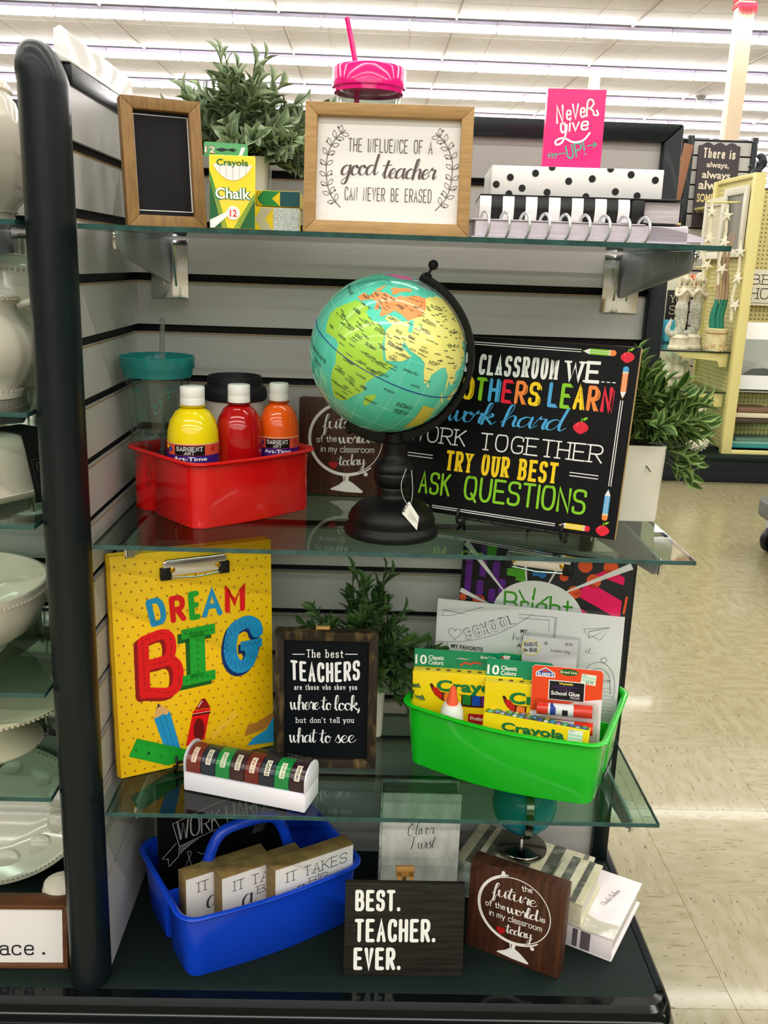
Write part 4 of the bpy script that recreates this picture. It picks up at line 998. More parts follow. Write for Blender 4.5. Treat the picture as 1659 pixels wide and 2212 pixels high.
names = [('EGYPT', 26, 27, 8, 2), ('LIBYA', 14, 27, 8, 2), ('ALGERIA', -1, 29, 9, 2), ('MALI', -6, 19, 6, 1.8), ('NIGER', 6, 18, 7, 1.8), ('CHAD', 16, 16, 6, 2), ('SUDAN', 26, 15, 9, 2), ('NIGERIA', 4, 9, 8, 1.6), ('ETHIOPIA', 36, 8, 9, 1.8), ('SOMALIA', 43, 3, 8, 1.6), ('KENYA', 35, 1.5, 6, 1.6), ('UGANDA', 28, 3, 6, 1.4), ('CONGO', 17, -2, 8, 1.8), ('TANZANIA', 30, -6, 8, 1.6), ('ANGOLA', 14, -12, 9, 1.8), ('ZAMBIA', 24, -14, 8, 1.6), ('NAMIBIA', 14, -22, 7, 1.6), ('BOTSWANA', 21, -22, 7, 1.4), ('SOUTH AFRICA', 19, -30, 11, 1.6), ('MADAGASCAR', 43, -20, 10, 1.5),
         ('SAUDI ARABIA', 40, 23, 12, 2), ('YEMEN', 45, 15, 6, 1.8), ('OMAN', 54, 20, 5, 1.8), ('IRAQ', 41, 33, 5, 2), ('IRAN', 52, 33, 6, 2.2), ('TURKEY', 30, 39, 9, 1.8), ('KAZAKHSTAN', 60, 48, 16, 2.2), ('UZBEKISTAN', 60, 42, 10, 1.6), ('INDIA', 75, 22, 8, 2.2), ('CHINA', 92, 36, 18, 2.4), ('MONGOLIA', 95, 46, 14, 2), ('PAKISTAN', 64, 28, 8, 1.6), ('RUSSIA', 70, 62, 24, 3), ('UKRAINE', 28, 50, 9, 1.6), ('POLAND', 16, 52, 7, 1.6), ('FRANCE', -1, 47, 7, 1.7), ('SPAIN', -7, 40, 7, 1.8), ('GERMANY', 7, 51, 7, 1.4),
         ('INDIAN', 66, -14, 13, 3), ('OCEAN', 67, -20, 12, 3), ('ARABIAN SEA', 58, 12, 12, 1.4), ('GULF OF ADEN', 45, 11.5, 9, 1), ('SOUTH ATLANTIC', -20, -14, 24, 2.4), ('OCEAN', -12, -20, 12, 2.4), ('NORTH ATLANTIC', -40, 34, 24, 2.2), ('SEYCHELLES', 52, -6, 8, 1.3), ('MALDIVES', 68, 4, 7, 1.3)]
rr_ = random.Random(3)
for s_, lo, la, wd_, hh_ in names: ps += text_polys(s_, (lo, la), (lo + wd_, la), hh_, 'plain', .16)
for k in range(330):
    lo, la = rr_.uniform(-16, 118), rr_.uniform(-32, 66)
    def inside(p, q):
        c_ = False
        for i_ in range(len(q)):
            x1, y1 = q[i_]; x2, y2 = q[i_ - 1]
            if (y1 > p[1]) != (y2 > p[1]) and p[0] < (x2 - x1) * (p[1] - y1) / (y2 - y1) + x1: c_ = not c_
        return c_
    if not any(inside((lo, la), q) for q in (AFR, EUR, ASIA)): continue
    wd_ = rr_.uniform(3, 5.5); x = lo
    while x < lo + wd_:
        l_ = rr_.uniform(.35, .8); ps.append([(x, la), (x + l_, la), (x + l_, la + rr_.uniform(.5, .95)), (x, la + .7)]); x += l_ + .3
bm = bmesh.new()
for q in ps:
    bm.faces.new([bm.verts.new(sph(p[0], p[1], GR + .00045 + getattr(q, 'k', 0) * .000014)) for p in q])
me = bpy.data.meshes.new('map_lettering'); bm.to_mesh(me); bm.free(); me.materials.append(C('35483A'))
link('map_lettering', me, ball)
# polar fittings and meridian arm (in the plane of the axis facing the viewer's right)
side_v = (eax - Vector((0, 0, 1)) * 0).normalized()
def armpt(th, r): return GC + (axis * math.cos(th) + side_v * math.sin(th)) * r
g = G(); rings = []
nrm = axis.cross(side_v).normalized()
for k in range(33):
    th = R(-4 + 188 * k / 32); wdm = .0075 + .009 * math.exp(-((k / 32 - .86) / .16) ** 2)
    a_, b_ = armpt(th, GR + .0035), armpt(th, GR + .0035 + wdm)
    rings.append([tuple(a_ - nrm * .0065), tuple(b_ - nrm * .0065), tuple(b_ + nrm * .0065), tuple(a_ + nrm * .0065)])
arm = g.loft(rings).build('meridian_arm', MATTEB, t, bevel=.0008); arm.matrix_local = TB
g = G().tube([GC + axis * (GR + .002), GC + axis * (GR + .014)], .0048, 12).tube([GC + axis * (GR + .013), GC + axis * (GR + .022)], .0016, 8).ball(tuple(GC + axis * (GR + .026)), .0062, 16)
g.build('top_finial', MATTEB, t).matrix_local = TB
g = G().tube([GC - axis * (GR + .002), GC - axis * (GR + .013)], .0046, 12).ball(tuple(GC - axis * (GR + .018)), .0056, 16)
g.build('bottom_finial', MATTEB, t).matrix_local = TB
g = G().lathe([(.0, GR + .0030), (.006, GR + .0026), (.013, GR + .0012), (.0165, GR - .0018)], 28); o = g.build('pole_cap', glassmat('clear_cap', 'D8DCDC', .08, haze=.2), ball)
bp = GC - axis * 0; st = armpt(R(150), GR + .004)
G().tube([(.040, 1.222, S2 + .132), (.038, 1.220, .990)], [.012, .010], 16).build('arm_socket', MATTEB, t).matrix_local = TB
# price tag hanging from the arm
t = thing('price_tag', 'white price tag tied by string to the globe stand', 'tag', (.059, 1.17, .9))
G().tube(catmull([(-.004, .01, .048), (-.010, .0, .03), (-.006, -.002, .012), (.002, 0, .004), (.005, .002, .02), (.003, .01, .047)], 5), .00035, 5).build('string', C('D8D8D6'), t)
g = G().prism([(-.004, .002), (.001, .008), (.0145, -.012), (.0125, -.030), (-.0075, -.008)], 0, .0004, 'y'); g.build('card', mat('tag_card', 'E9E8E0', .6), t)
a = Art(); a.text('$34.99', (-.0055, -.0065), (.0010, .0048), .0042, INK, 'fontb')
for k in range(5): a.line([(.0020 + .0016 * k, -.0022 - .0028 * k), (-.0015 + .003 * k + .003, -.0145 - .0016 * k)], .0003, C('6A6A6A'), 1)
a.build('lettering', t)

# ---------------------------------------------------------------- CLASSROOM SIGN ON EASEL
t = thing('classroom_sign', 'black classroom rules sign with colourful lettering on a black wire easel', 'sign', (.0268, 1.329, S2 + .012), -27.8, 11.5, .1)
BSIGN = mat('black_printed_board', '0A0A0C', .42, spec=.15); EDGE = mat('mdf_edge', 'A98C5C', .7)
G().box(.0004, 0, .0004, .3405, .0015, .2496).build('printed_board', BSIGN, t, bevel=.0005, seg=1)
G().box(0, .0016, 0, .3409, .0085, .25).build('backing', EDGE, t, bevel=.0008, seg=1)
a = Art(); WH = C('EDEDEB'); YE = C('F6CF15'); OG = C('F0883C'); REDC = C('E01A34'); BLU = C('4AA5DA'); GRC = C('86C81E')
a.text('IN OUR', (.030, .2005), (.108, .2015), .0245, WH, 'slab', .17); a.text('CLASSROOM', (.1243, .2003), (.2365, .2010), .0245, WH, 'slab', .17); a.text('WE...', (.2470, .2008), (.3145, .2018), .0245, WH, 'slab', .18)
def multi(s_, x0, x1, z, h, cols, sty='plain', wt=.17, sh=True):
    n_ = len(s_.replace(' ', '')); st_, W_ = glyph_run(s_, False); x = x0; sc = (x1 - x0 - n_ * wt * h * .6) / W_
    for ch_, c_ in zip(s_, cols):
        _, w1 = glyph_run(ch_, False); ww = w1 * sc + wt * h * .6
        if ch_ != ' ':
            if sh: a.polys(text_polys(ch_, (x + .0022, z - .0018), (x + .0022 + ww, z - .0018), h, sty, wt * .3), c_, 1)
            a.polys(text_polys(ch_, (x, z), (x + ww, z), h, sty, wt), c_, 2); x += ww + 2.2 * sc
        else: x += 4.2 * sc
multi('HELP OTHERS', .020, .2155, .1650, .0275, [REDC, OG, YE, BLU, WH, YE, GRC, BLU, REDC, OG, YE]); multi('LEARN', .2275, .3130, .1655, .0285, [BLU, GRC, YE, OG, REDC])
a.text('work', (.0850, .1315), (.1580, .1320), .0290, BLU, 'script', .13, slant=.22); a.text('hard', (.1655, .1320), (.2560, .1330), .0290, BLU, 'script', .13, slant=.22)
a.text('WORK', (.0340, .0985), (.1190, .0980), .0215, WH, 'serif', .085); a.text('TOGETHER', (.1405, .0965), (.3110, .0975), .0222, WH, 'serif', .085)
a.text('TRY OUR BEST', (.0935, .0628), (.2545, .0640), .0248, YE, 'slab', .18)
a.text('ASK', (.0565, .0260), (.1050, .0270), .0285, GRC, 'plain', .12); a.text('QUESTIONS', (.1255, .0262), (.2980, .0285), .0300, GRC, 'plain', .12)
for x0, x1, z in ((.0339, .0720, .0757), (.2709, .3085, .0762)):
    for d in (0, .0042): a.line([(x0, z + d), (x1, z + d)], .0012, WH, 1)
for z in (.2395, .2425): a.line([(.070, z), (.2638, z - .0005)], .0011, WH, 1)
for z in (.0072, .0100): a.line([(.0812, z), (.2600, z)], .0011, WH, 1)
for x in (.3240, .3268): a.line([(x, .1802), (x, .0691)], .0011, WH, 1)
for x in (.0140, .0168): a.line([(x, .1802), (x, .0691)], .0011, WH, 1)
def pencil(a, P0, P1_, body, eraser, w_=.0075):
    d = Vector((P1_[0] - P0[0], P1_[1] - P0[1])); L = d.length; d.normalize(); n_ = Vector((-d.y, d.x))
    q = lambda u, v: (P0[0] + d.x * u + n_.x * v, P0[1] + d.y * u + n_.y * v)
    a.poly([q(0, 0), q(L * .22, -w_ / 2), q(L * .22, w_ / 2)], WH, 2); a.poly([q(0, 0), q(L * .06, -w_ * .15), q(L * .06, w_ * .15)], body, 3)
    a.poly([q(L * .22, -w_ / 2), q(L * .84, -w_ / 2), q(L * .84, w_ / 2), q(L * .22, w_ / 2)], body, 2)
    for v in (-.17, .17): a.line([q(L * .24, v * w_), q(L * .78, v * w_)], .0006, WH, 3)
    a.poly([q(L * .78, -w_ / 2), q(L * .84, -w_ / 2), q(L * .84, w_ / 2), q(L * .78, w_ / 2)], C('D9D2B0'), 3)
    a.poly([q(L * .84, -w_ / 2), q(L * .95, -w_ / 2), q(L, -w_ * .2), q(L, w_ * .2), q(L * .95, w_ / 2), q(L * .84, w_ / 2)], eraser, 3)
def apple(a, x, z, r):
    a.poly([(x + r * (1.0 * math.cos(t_) + .12 * math.cos(3 * t_)) * 1.0, z + r * .92 * (math.sin(t_) - .10 * math.sin(3 * t_) * 0) - (.16 * r if abs(math.cos(t_)) < .15 and math.sin(t_) > 0 else 0)) for t_ in [2 * math.pi * k / 30 for k in range(30)]], REDC, 2)
    a.line([(x, z + r * .75), (x + r * .05, z + r * 1.3)], r * .12, GRC, 3); a.poly([(x + r * .1, z + r * 1.05), (x + r * .45, z + r * 1.5), (x + r * .95, z + r * 1.5), (x + r * .55, z + r * 1.05)], GRC, 3)
    a.poly([(x - r * .6, z + r * .5), (x - r * .35, z + r * .62), (x - r * .55, z + r * .1)], C('F27788'), 3)
pencil(a, (.2656, .2404), (.3102, .2401), GRC, OG); pencil(a, (.3258, .1824), (.3253, .2244), OG, BLU); pencil(a, (.3244, .0652), (.3245, .0238), BLU, OG); pencil(a, (.2653, .0095), (.3075, .0100), YE, REDC); pencil(a, (.0774, .0082), (.0340, .0090), GRC, OG); pencil(a, (.0655, .2404), (.0350, .2401), BLU, OG)
apple(a, .3252, .2362, .0080); apple(a, .2770, .1405, .0092); apple(a, .3240, .0105, .0080); apple(a, .0150, .2362, .0080); apple(a, .0165, .0105, .0080)
a.build('lettering', t)
def easel(label, loc, yaw, wd_, depth=.07, hh=.10, lean=11.5):
    t = thing('wire_easel', label, 'easel', loc, yaw)
    g = G()
    g.tube([(0, -.004, .0125 + .0), (wd_, -.004, .0125)], .0022, 8)
    for k in range(int(wd_ / .004)):
        g.ball((k * .004 + .002, -.004 + .0014 * math.cos(k * 1.3), .0125 + .0014 * math.sin(k * 1.3)), .0019, 6)
    g.build('twisted_ledge', BKMETAL, t)
    for x in (0, wd_):
        G().tube(catmull([(x, -.004, .024), (x, -.009, .017), (x, -.008, .008), (x, .0, .002), (x, .010, .0022), (x, .02, .004), (x, .02 + hh * math.tan(R(lean)), hh)], 4), .0022, 8).build('upright', BKMETAL, t)
    G().tube([(0, .02 + hh * math.tan(R(lean)), hh), (wd_ / 2, .02 + hh * math.tan(R(lean)) + .004, hh + .02), (wd_, .02 + hh * math.tan(R(lean)), hh)], .002, 8).build('back_rail', BKMETAL, t)
    G().tube([(wd_ / 2, .02 + hh * math.tan(R(lean)) + .004, hh + .02), (wd_ / 2, depth, .0022)], .002, 8).build('rear_leg', BKMETAL, t)
    return t
yw = R(-27.8); ex, ey = .0268 + .125 * math.cos(yw), 1.329 + .125 * math.sin(yw)
easel('black twisted wire easel under the classroom rules sign', (ex - .0012, ey - .0025, S2 + e), -27.8, .148, depth=.085, hh=.12)
# ================================================================ SHELF 3
def clipboard_clip(t, x, z, w_, tilt=0):
    g = thing('x', None, None); bpy.data.objects.remove(g)
    G().box(-w_ / 2, -.006, -.010, w_ / 2, -.0005, .012).build('clip_plate', CHROME, t, bevel=.002).location = (x, 0, z)
    o = G().tube([(-w_ / 2 + .004, -.0065, .0125), (w_ / 2 - .004, -.0065, .0125)], .0024, 10).build('clip_bar', CHROME, t); o.location = (x, 0, z)
    o = G().tube([(-w_ / 2 + .003, -.006, -.0115), (0, -.0075, -.0145), (w_ / 2 - .003, -.006, -.0115)], .0013, 8).build('clip_wire', CHROME, t); o.location = (x, 0, z)
    for s_ in (-1, 1):
        o = G().box(-.008, -.0075, -.014, .008, -.0004, .004).build('clip_corner', mat('black_rubber', '0E0E0F', .45), t, bevel=.0015); o.location = (x + s_ * (w_ / 2 - .004), 0, z - .001)
        o = G().lathe([(0, 0), (.0042, 0), (.0042, .001), (.002, .0016), (.0012, .0008), (0, .0008)], 16).build('rivet', mat('brass_rivet', 'C9A23C', .25, metal=1), t); o.location = (x + s_ * (w_ / 2 - .013), -.0062, z - .001); o.rotation_euler = (R(90), 0, 0)
t = thing('clipboard_folio', 'yellow polka dot clipboard folio reading dream big', 'clipboard', (-.3340, 1.2146, S3 + e), 26.9, 2.0, .2)
YF = mat('yellow_folio', 'F7C60C', .4, coat=.2)
G().box(0, 0, 0, .2334, .0025, .3295).build('front_cover', YF, t, bevel=.0012)
G().box(.0, .0185, 0, .2334, .021, .3295).build('back_cover', YF, t, bevel=.0012)
G().prism([(.0006, .0022), (-.0035, .006), (-.0035, .016), (.0006, .0195)], .0006, .3288, 'z').build('spine', mat('yellow_folio_spine', 'D9A81A', .5), t, bevel=.0008)
G().box(.004, .0035, .003, .228, .0175, .322).build('pages', PAPER, t, smooth=0)
a = Art(); DOT = C('B97A1E'); sx_, sz_ = .0141, .0128
for j in range(25):
    for i in range(17):
        x = .006 + i * sx_ + (sx_ / 2 if j % 2 else 0); z = .008 + j * sz_
        if x < .230 and z < .326: a.disc(x, z, .0017, DOT, 1, 8)
DB, DR_, DGN = C('1B8FC6', .4), C('E01018', .4), C('18A02C', .4)
def blob(s_, A, B, h, m, wt, lay, sty='plain'): a.text(s_, A, B, h, m, sty, wt, layer=lay)
blob('D', (.052, .2245), (.0765, .2290), .0335, DB, .24, 3); blob('R', (.0805, .2262), (.1030, .2275), .0325, DR_, .24, 3); blob('E', (.1075, .2265), (.1240, .2270), .0350, DGN, .24, 3); blob('A', (.1265, .2275), (.1565, .2275), .0350, DB, .22, 3); blob('M', (.1605, .2295), (.1910, .2290), .0350, DR_, .22, 3)
# BIG as slab letters: drop shade first
def slab_poly(m, lay, dx, dz):
    q = lambda pts: [(x + dx, z + dz) for x, z in pts]
    Bo = chaikin([(.0320, .1190), (.0330, .2050), (.052, .2115), (.080, .2070), (.0845, .1850), (.0700, .1690), (.0920, .1640), (.0890, .1360), (.062, .1230), (.0320, .1190)], 3)
    return q(Bo)
def ringtext(m, lay, dx, dz):
    a.line([(.0395 + dx, .1235 + dz), (.0400 + dx, .2020 + dz)], .0155, m, lay)
    a.line([(.0400 + dx, .2025 + dz), (.0790 + dx, .2130 + dz), (.0800 + dx, .1660 + dz), (.0400 + dx, .1665 + dz)], .0150, m, lay, '~')
    a.line([(.0400 + dx, .1640 + dz), (.0890 + dx, .1720 + dz), (.0880 + dx, .1150 + dz), (.0400 + dx, .1255 + dz)], .0155, m, lay, '~')
def I_(m, lay, dx, dz):
    for p in ([(.0950, .1960), (.1448, .1975), (.1448, .2130), (.0950, .2105)], [(.1065, .135), (.1290, .135), (.1290, .205), (.1065, .205)], [(.0945, .1245), (.1435, .1265), (.1435, .1420), (.0945, .1400)]): a.poly([(x + dx, z + dz) for x, z in p], m, lay)
def G_(m, lay, dx, dz):
    pts = [(1.0, .50), (.86, .82), (.45, 1.0), (0, .92), (-.4, .7), (-.62, 0), (-.5, -.6), (-.1, -.95), (.4, -.85), (.72, -.35)]
    a.line([(.1830 + x * .0260 + dx, .1725 + z * .0350 + dz) for x, z in pts], .0195, m, lay, 'c')
    a.poly([(x + dx, z + dz) for x, z in ((.1830, .1780), (.2165, .1790), (.2165, .1660), (.2110, .1655), (.2060, .1560), (.1960, .1500), (.1880, .1640), (.1830, .1640))], m, lay)
ringtext(C('8E0A10', .4), 2, -.0055, -.0040); I_(C('0B5A1C', .4), 2, -.0060, -.0060); G_(C('0B2A62', .4), 2, -.0040, -.0045)
ringtext(DR_, 4, 0, 0); I_(DGN, 4, 0, 0); G_(DB, 4, 0, 0)
def dashes(pts, m, n_=1):
    q = chaikin(pts)
    acc = 0
    for i_ in range(len(q) - 1):
        if int(acc / .0045) % 2 == 0: a.line([q[i_], q[i_ + 1]], .0012, m, 6)
        acc += math.dist(q[i_], q[i_ + 1])
DK = C('9E0C12', .4)
for k in range(9): a.line([(.0398, .127 + k * .0088), (.0398, .1320 + k * .0088)], .0012, DK, 6)
dashes([(.0440, .2040), (.0800, .2140), (.0810, .1660), (.0500, .1660)], DK); dashes([(.0440, .1280), (.0900, .1130), (.0900, .1740), (.0600, .1640)], DK)
for k in range(6): a.disc(.1010 + .0078 * k, .2040, .0018, C('0F7A22', .4), 6, 10); a.disc(.1000 + .0078 * k, .1330, .0018, C('0F7A22', .4), 6, 10); a.disc(.1178, .1430 + .0098 * k, .0018, C('0F7A22', .4), 6, 10)
zz = []
for k in range(31):
    t_ = R(40 + 262 * k / 30); rr2 = (.0235 if k % 2 else .0330); zz.append((.1835 + rr2 * .82 * math.cos(t_), .1725 + rr2 * 1.12 * math.sin(t_)))
a.line(zz, .0009, C('17589C', .4), 6); a.line([(.186 + .0038 * k, .1695 + (.006 if k % 2 else 0)) for k in range(8)], .0009, C('17589C', .4), 6)
# pencil, crayon, ruler, brush
a.poly([(.0506, .0833), (.0739, .0903), (.0880, .0250), (.0680, .0200)], DB, 3); a.poly([(.0506, .0833), (.0575, .1058), (.0739, .0903), (.0690, .0850), (.0640, .0880), (.0580, .0845)], C('D9A868'), 4); a.poly([(.0553, .0985), (.0575, .1058), (.0612, .1005)], C('4A3626'), 5)
for u in (.0585, .0660): a.line([(u, .0850), (u + .0150, .0230)], .0006, C('125F8C'), 4)
a.poly([(.1085, .0835), (.1345, .0830), (.1240, .0350), (.0955, .0300)], DR_, 3); a.poly([(.1100, .0845), (.1150, .0900), (.1215, .0995), (.1265, .0998), (.1320, .0890), (.1340, .0835)], C('8F0A12'), 4); a.line([(.1160, .0880), (.1220, .0960)], .0014, WHITE, 5); a.line([(.1075, .0765), (.1335, .0760)], .0022, C('1A0A0A'), 5); a.line([(.1078, .0785), (.1338, .0780)], .0008, C('E9C7A0'), 5)
a.poly([(.1160 + .0085 * math.cos(t_) , .052 + .018 * math.sin(t_)) for t_ in [k * .314 for k in range(20)]], C('6A0A0E'), 5)
a.poly([(.0252, .0578), (.0124, .0324), (.0681, .0054), (.0960, .0080), (.0980, .0240)], DGN, 5)
for k in range(16): u = k / 16; x, z = .0265 + .066 * u, .0572 - .030 * u; a.line([(x, z), (x - .0030 - (.0018 if k % 4 == 0 else 0), z - .006 - (.004 if k % 4 == 0 else 0))], .0005, C('0A3D14'), 6)
for s_, u in (('0', .04), ('1', .34), ('2', .64)): a.text(s_, (.0185 + .058 * u, .0400 - .030 * u), (.0215 + .058 * u, .0385 - .030 * u), .0050, C('0A3D14'), 'font', layer=6)
a.poly([(.233, .056), (.205, .044), (.192, .044), (.186, .026), (.215, .030), (.233, .040)], C('A8702A'), 3); a.poly([(.233, .048), (.222, .030), (.200, .020), (.190, .010), (.233, .006)], DB, 4)
a.build('lettering', t)
clipboard_clip(t, .1172, .3035, .092)
easel('black twisted wire easel under the dream big folio', (-.262, 1.243, S3 + e), 26.9, .075, depth=.09, hh=.08)

# white dispenser of stamp rolls
t = thing('sticker_roll_dispenser', 'white dispenser of eight coloured sticker rolls under shrink wrap', 'dispenser', (-.2395, 1.1885, S3 + e), -17)
WD = mat('white_dispenser_plastic', 'E6E4EE', .35)
Lb, Db = .1815, .054
G().box(0, 0, .001, Lb, Db, .0285).box(.002, .001, 0, .006, .006, .002).box(Lb - .006, .001, 0, Lb - .002, .006, .002).build('tray', WD, t, bevel=.0015)
endp = [(0, .028), (Db, .028)] + [(Db / 2 + Db / 2 * math.cos(R(180 * k / 12)) * (1.0 if k < 7 else 1.0), .044 + .019 * math.sin(R(180 * k / 12))) for k in range(13)]
for x in (0, Lb - .0022): G().prism(endp, x, x + .0022, 'x').build('end_wall', WD, t, bevel=.0008)
rc = ['7A2A22', '1C2A38', '0E8A3E', '3A1F22', '6E2018', '1A2433', '0E8A3E', '2E141E']; tc = ['B4442E', '27384A', '1E9A4A', '3A2528', 'C05038', '22303F', '1E9A4A', '45202C']
wr = (Lb - .006) / 8
wds = ['WRITE IT', 'CHECK!', 'EXCELLENT!', 'GOOD WORK!', 'STAR', '100%', 'nice work', 'AMAZING']
for k in range(8):
    x0 = .003 + wr * k
    cyl = [(Db / 2 + (Db / 2 - .003) * math.cos(R(a_)), .041 + .0185 * math.sin(R(a_))) for a_ in range(0, 181, 12)]
    cyl += [(.003, .0288), (Db - .003, .0288)]
    o = G().prism(cyl, x0 + .0006, x0 + wr - .0006, 'x').build('sticker_roll', mat('roll_' + rc[k], rc[k], .3, coat=.3), t, smooth=30)
    a = Art(); lt = C('E8DFC6'); a.rect(-.0038, .002, .0038, .0245, lt, 1)
    a2 = text_polys(wds[k], (.0018, .004), (.0018, .0225), .0042, 'fontb'); a.polys(a2, C(tc[k]), 3)
    vs_ = []
    for x, y, z in a.v:
        an = R(172 - z / .0188 * 57.3 * .95); q = 1.012 + (-y) * 4
        vs_.append((x0 + wr / 2 + x, Db / 2 + (Db / 2 - .003) * q * math.cos(an), .041 + .0185 * q * math.sin(an)))
    nv = []
    # split the paper label so that it bends over the roll
    a.v = vs_[:0]
    b_ = Art(); n_ = 6
    for i_ in range(n_): b_.poly([(-.0038, .002 + .0225 * i_ / n_), (.0038, .002 + .0225 * i_ / n_), (.0038, .002 + .0225 * (i_ + 1) / n_), (-.0038, .002 + .0225 * (i_ + 1) / n_)], lt, 1)
    b_.polys(a2, C(tc[k]), 3)
    vs_ = []
    for x, y, z in b_.v:
        an = R(168 - (z - .002) / .0225 * 62); q = 1.012 + (-y) * 6
        vs_.append((x0 + wr / 2 + x, Db / 2 + (Db / 2 - .003) * q * math.cos(an), .041 + .0185 * q * math.sin(an)))
    b_.v = vs_; b_.build('paper_label', t, (0, 0, 0))
wrap = [(-.0008 + (Db + .0016) * 0, .0285)] + [(Db / 2 + (Db / 2 + .0010) * math.cos(R(180 - 180 * k / 14)), .0440 + .0205 * math.sin(R(180 * k / 14))) for k in range(15)] + [(Db + .0008, .0285)]
n_ = len(wrap); g = G(); g.add([(0.0 - .0006, p[0], p[1]) for p in wrap] + [(Lb + .0006, p[0], p[1]) for p in wrap], [(i_, i_ + 1, n_ + i_ + 1, n_ + i_) for i_ in range(n_ - 1)])
g.build('shrink_wrap', glassmat('shrink_film', 'F4F4F6', .12, 1.35), t)

t = thing('framed_sign', 'rustic framed black sign about the best teachers on the lowest glass shelf', 'sign', (-.1182, 1.2574, S3 + e), -1.1, 1, .4)
mitre_frame(t, .1487, .2135, .0135, .02, RUSTIC, NAVYB, .006)
a = Art(); W_ = C('E8E8EA')
a.text('The best', (.0452, .1728), (.0985, .1740), .0112, W_, 'serif', .12)
for x0, x1, z0, z1 in ((.0253, .0421, .1768, .1772), (.1014, .1183, .1789, .1793)): a.line([(x0, z0), (x1, z1)], .0012, W_, 1)
a.text('TEACHERS', (.0225, .1390), (.1230, .1415), .0270, W_, 'plain', .155, wave=-.004)
a.text('are those who show you', (.0278, .1218), (.1189, .1243), .0080, W_, 'serif', .12)
a.text('where', (.0215, .0900), (.0655, .0910), .0235, W_, 'script', .10); a.text('to', (.0680, .0905), (.0830, .0910), .0235, W_, 'script', .10); a.text('look,', (.0860, .0905), (.1235, .0920), .0235, W_, 'script', .10)
a.text("but don't tell you", (.0303, .0696), (.1152, .0720), .0080, W_, 'serif', .12)
a.text('what', (.0205, .0375), (.0620, .0385), .0235, W_, 'script', .10); a.text('to', (.0660, .0380), (.0830, .0385), .0235, W_, 'script', .10); a.text('see', (.0880, .0385), (.1195, .0400), .0235, W_, 'script', .10)
a.build('lettering', t, (0, .0055, 0))
G().box(-.010, 0, 0, .010, .008, .0035).build('hanger', mat('light_wood_clip', 'C79A55', .5), t, bevel=.0006).location = (.068, .010, .2137)

# ---------------------------------------------------------------- GREEN CADDY AND ITS CONTENTS
caddy('glossy green plastic caddy full of markers, glue and paper packs', (.063, 1.273, S3 + e), -24, .300, .215, .1, GN, ny=.45, divider=.118, handle=(.118, .09, .21, .150), bow=.016)
ZC = S3 + .0068
def marker_box(label, loc, yaw, lean, roll, w_, h, tabw):
    t = thing('marker_box', label, 'box', loc, yaw, lean, roll)
    G().box(0, 0, 0, w_, .0215, h).build('carton', YEL, t, bevel=.0008, seg=1)
    G().prism([(0, h - .001), (tabw, h - .001), (tabw, h + .024), (tabw - .004, h + .0285), (0, h + .0285)], .0198, .0208, 'y').build('hang_tab', mat('green_teal_card', '0C8A5C', .35, coat=.2), t)
    a = Art(); DGN2 = C('0B5C2C', .4)
    a.text('Crayola', (.0375, .1030), (.1440, .1048), .0175, DGN2, 'fontb', layer=3); a.text('Crayola', (.0365, .1040), (.1430, .1058), .0170, C('15793F', .4), 'fontb', layer=4)
    win = catmull([(.0260, .1125), (.0300, .1135), (.0400, .1020), (.0700, .0995), (.1050, .0985), (w_ - .008, .0970), (w_ - .008, .0870), (.1000, .0800), (.0700, .0815), (.0480, .0865), (.0330, .0980), (.0260, .1125)], 3)
    a.poly(win, C('3A120C'), 1)
    for k, cc in enumerate(['C4201A', 'F08030', 'F3D00C', '1C7A2E', '1A48B0', '6A2A90', '5A3018', '101010']):
        x = .0335 + k * .0142; lo = [.0925, .0870, .0845, .0835, .0830, .0835, .0850, .0860][k]
        if x + .0125 < w_ - .008: a.poly([(x, lo + (.004 if k == 0 else 0)), (x + .0120, lo - (.003 if k == 0 else 0)), (x + .0120, .0985 - .0002 * k), (x + .004, .1000 + (.008 if k == 0 else 0)), (x - (.004 if k == 0 else 0), .0985 + (.010 if k == 0 else 0))], C(cc, .3), 2)
    a.rect(w_ * .52, h * .05, w_ - .001, h * .53, C('B5161C', .4), 2); a.text('Preferred by Teachers', (w_ * .54, h * .455), (w_ - .004, h * .44), .0060, C('F4F0EC'), 'fontb', layer=4)
    a.build('printed_front', t)
    a = Art(); z = h
    a.text('10', (.0015, z + .0045), (.0190, z + .0045), .0150, C('F2F2F0'), 'fontb', layer=1)
    a.text('Classic', (.0215, z + .0125), (.0450, z + .0127), .0068, C('F2F2F0'), 'fontb'); a.text('Colors', (.0215, z + .0045), (.0440, z + .0047), .0068, C('F2F2F0'), 'fontb')
    if tabw > .1:
        a.text('Broad Line', (.100, z + .0190), (.122, z + .0192), .0046, C('F2F2F0'), 'fontb'); a.line([(.070, z + .006), (.078, z + .011), (.084, z + .0085), (.090, z + .012), (.100, z + .0105)], .0028, C('D84A3A'), 2, 'c')
        a.poly([(.125, z + .012), (.140, z + .012), (.144, z + .026), (.134, z + .026)], C('E9E4D8'), 1); a.line([(.131, z + .024), (.140, z + .013)], .0022, C('C8202A'), 2)
        a.poly([(.062, z + .0165), (.070, z + .0185), (.078, z + .0170), (.086, z + .0185), (.078, z + .0150), (.070, z + .0155)], C('9FB3A8'), 1)
    a.build('printed_tab', t, (0, .0194, 0))
    g = G()
    for k in range(7): g.at((.022 + k * .0155, .0105, h + .0001)).lathe([(0, .0004), (.0034, .0004), (.0036, .0)], 12)
    g.x = Matrix.Identity(4); g.build('colour_dots', C('7A4A2A'), t)
    return t
marker_box('ten colour marker box with wide green tab, leftmost in the green caddy', (.0850, 1.300, ZC), -9, 2, 1.3, .1635, .1317, .158)
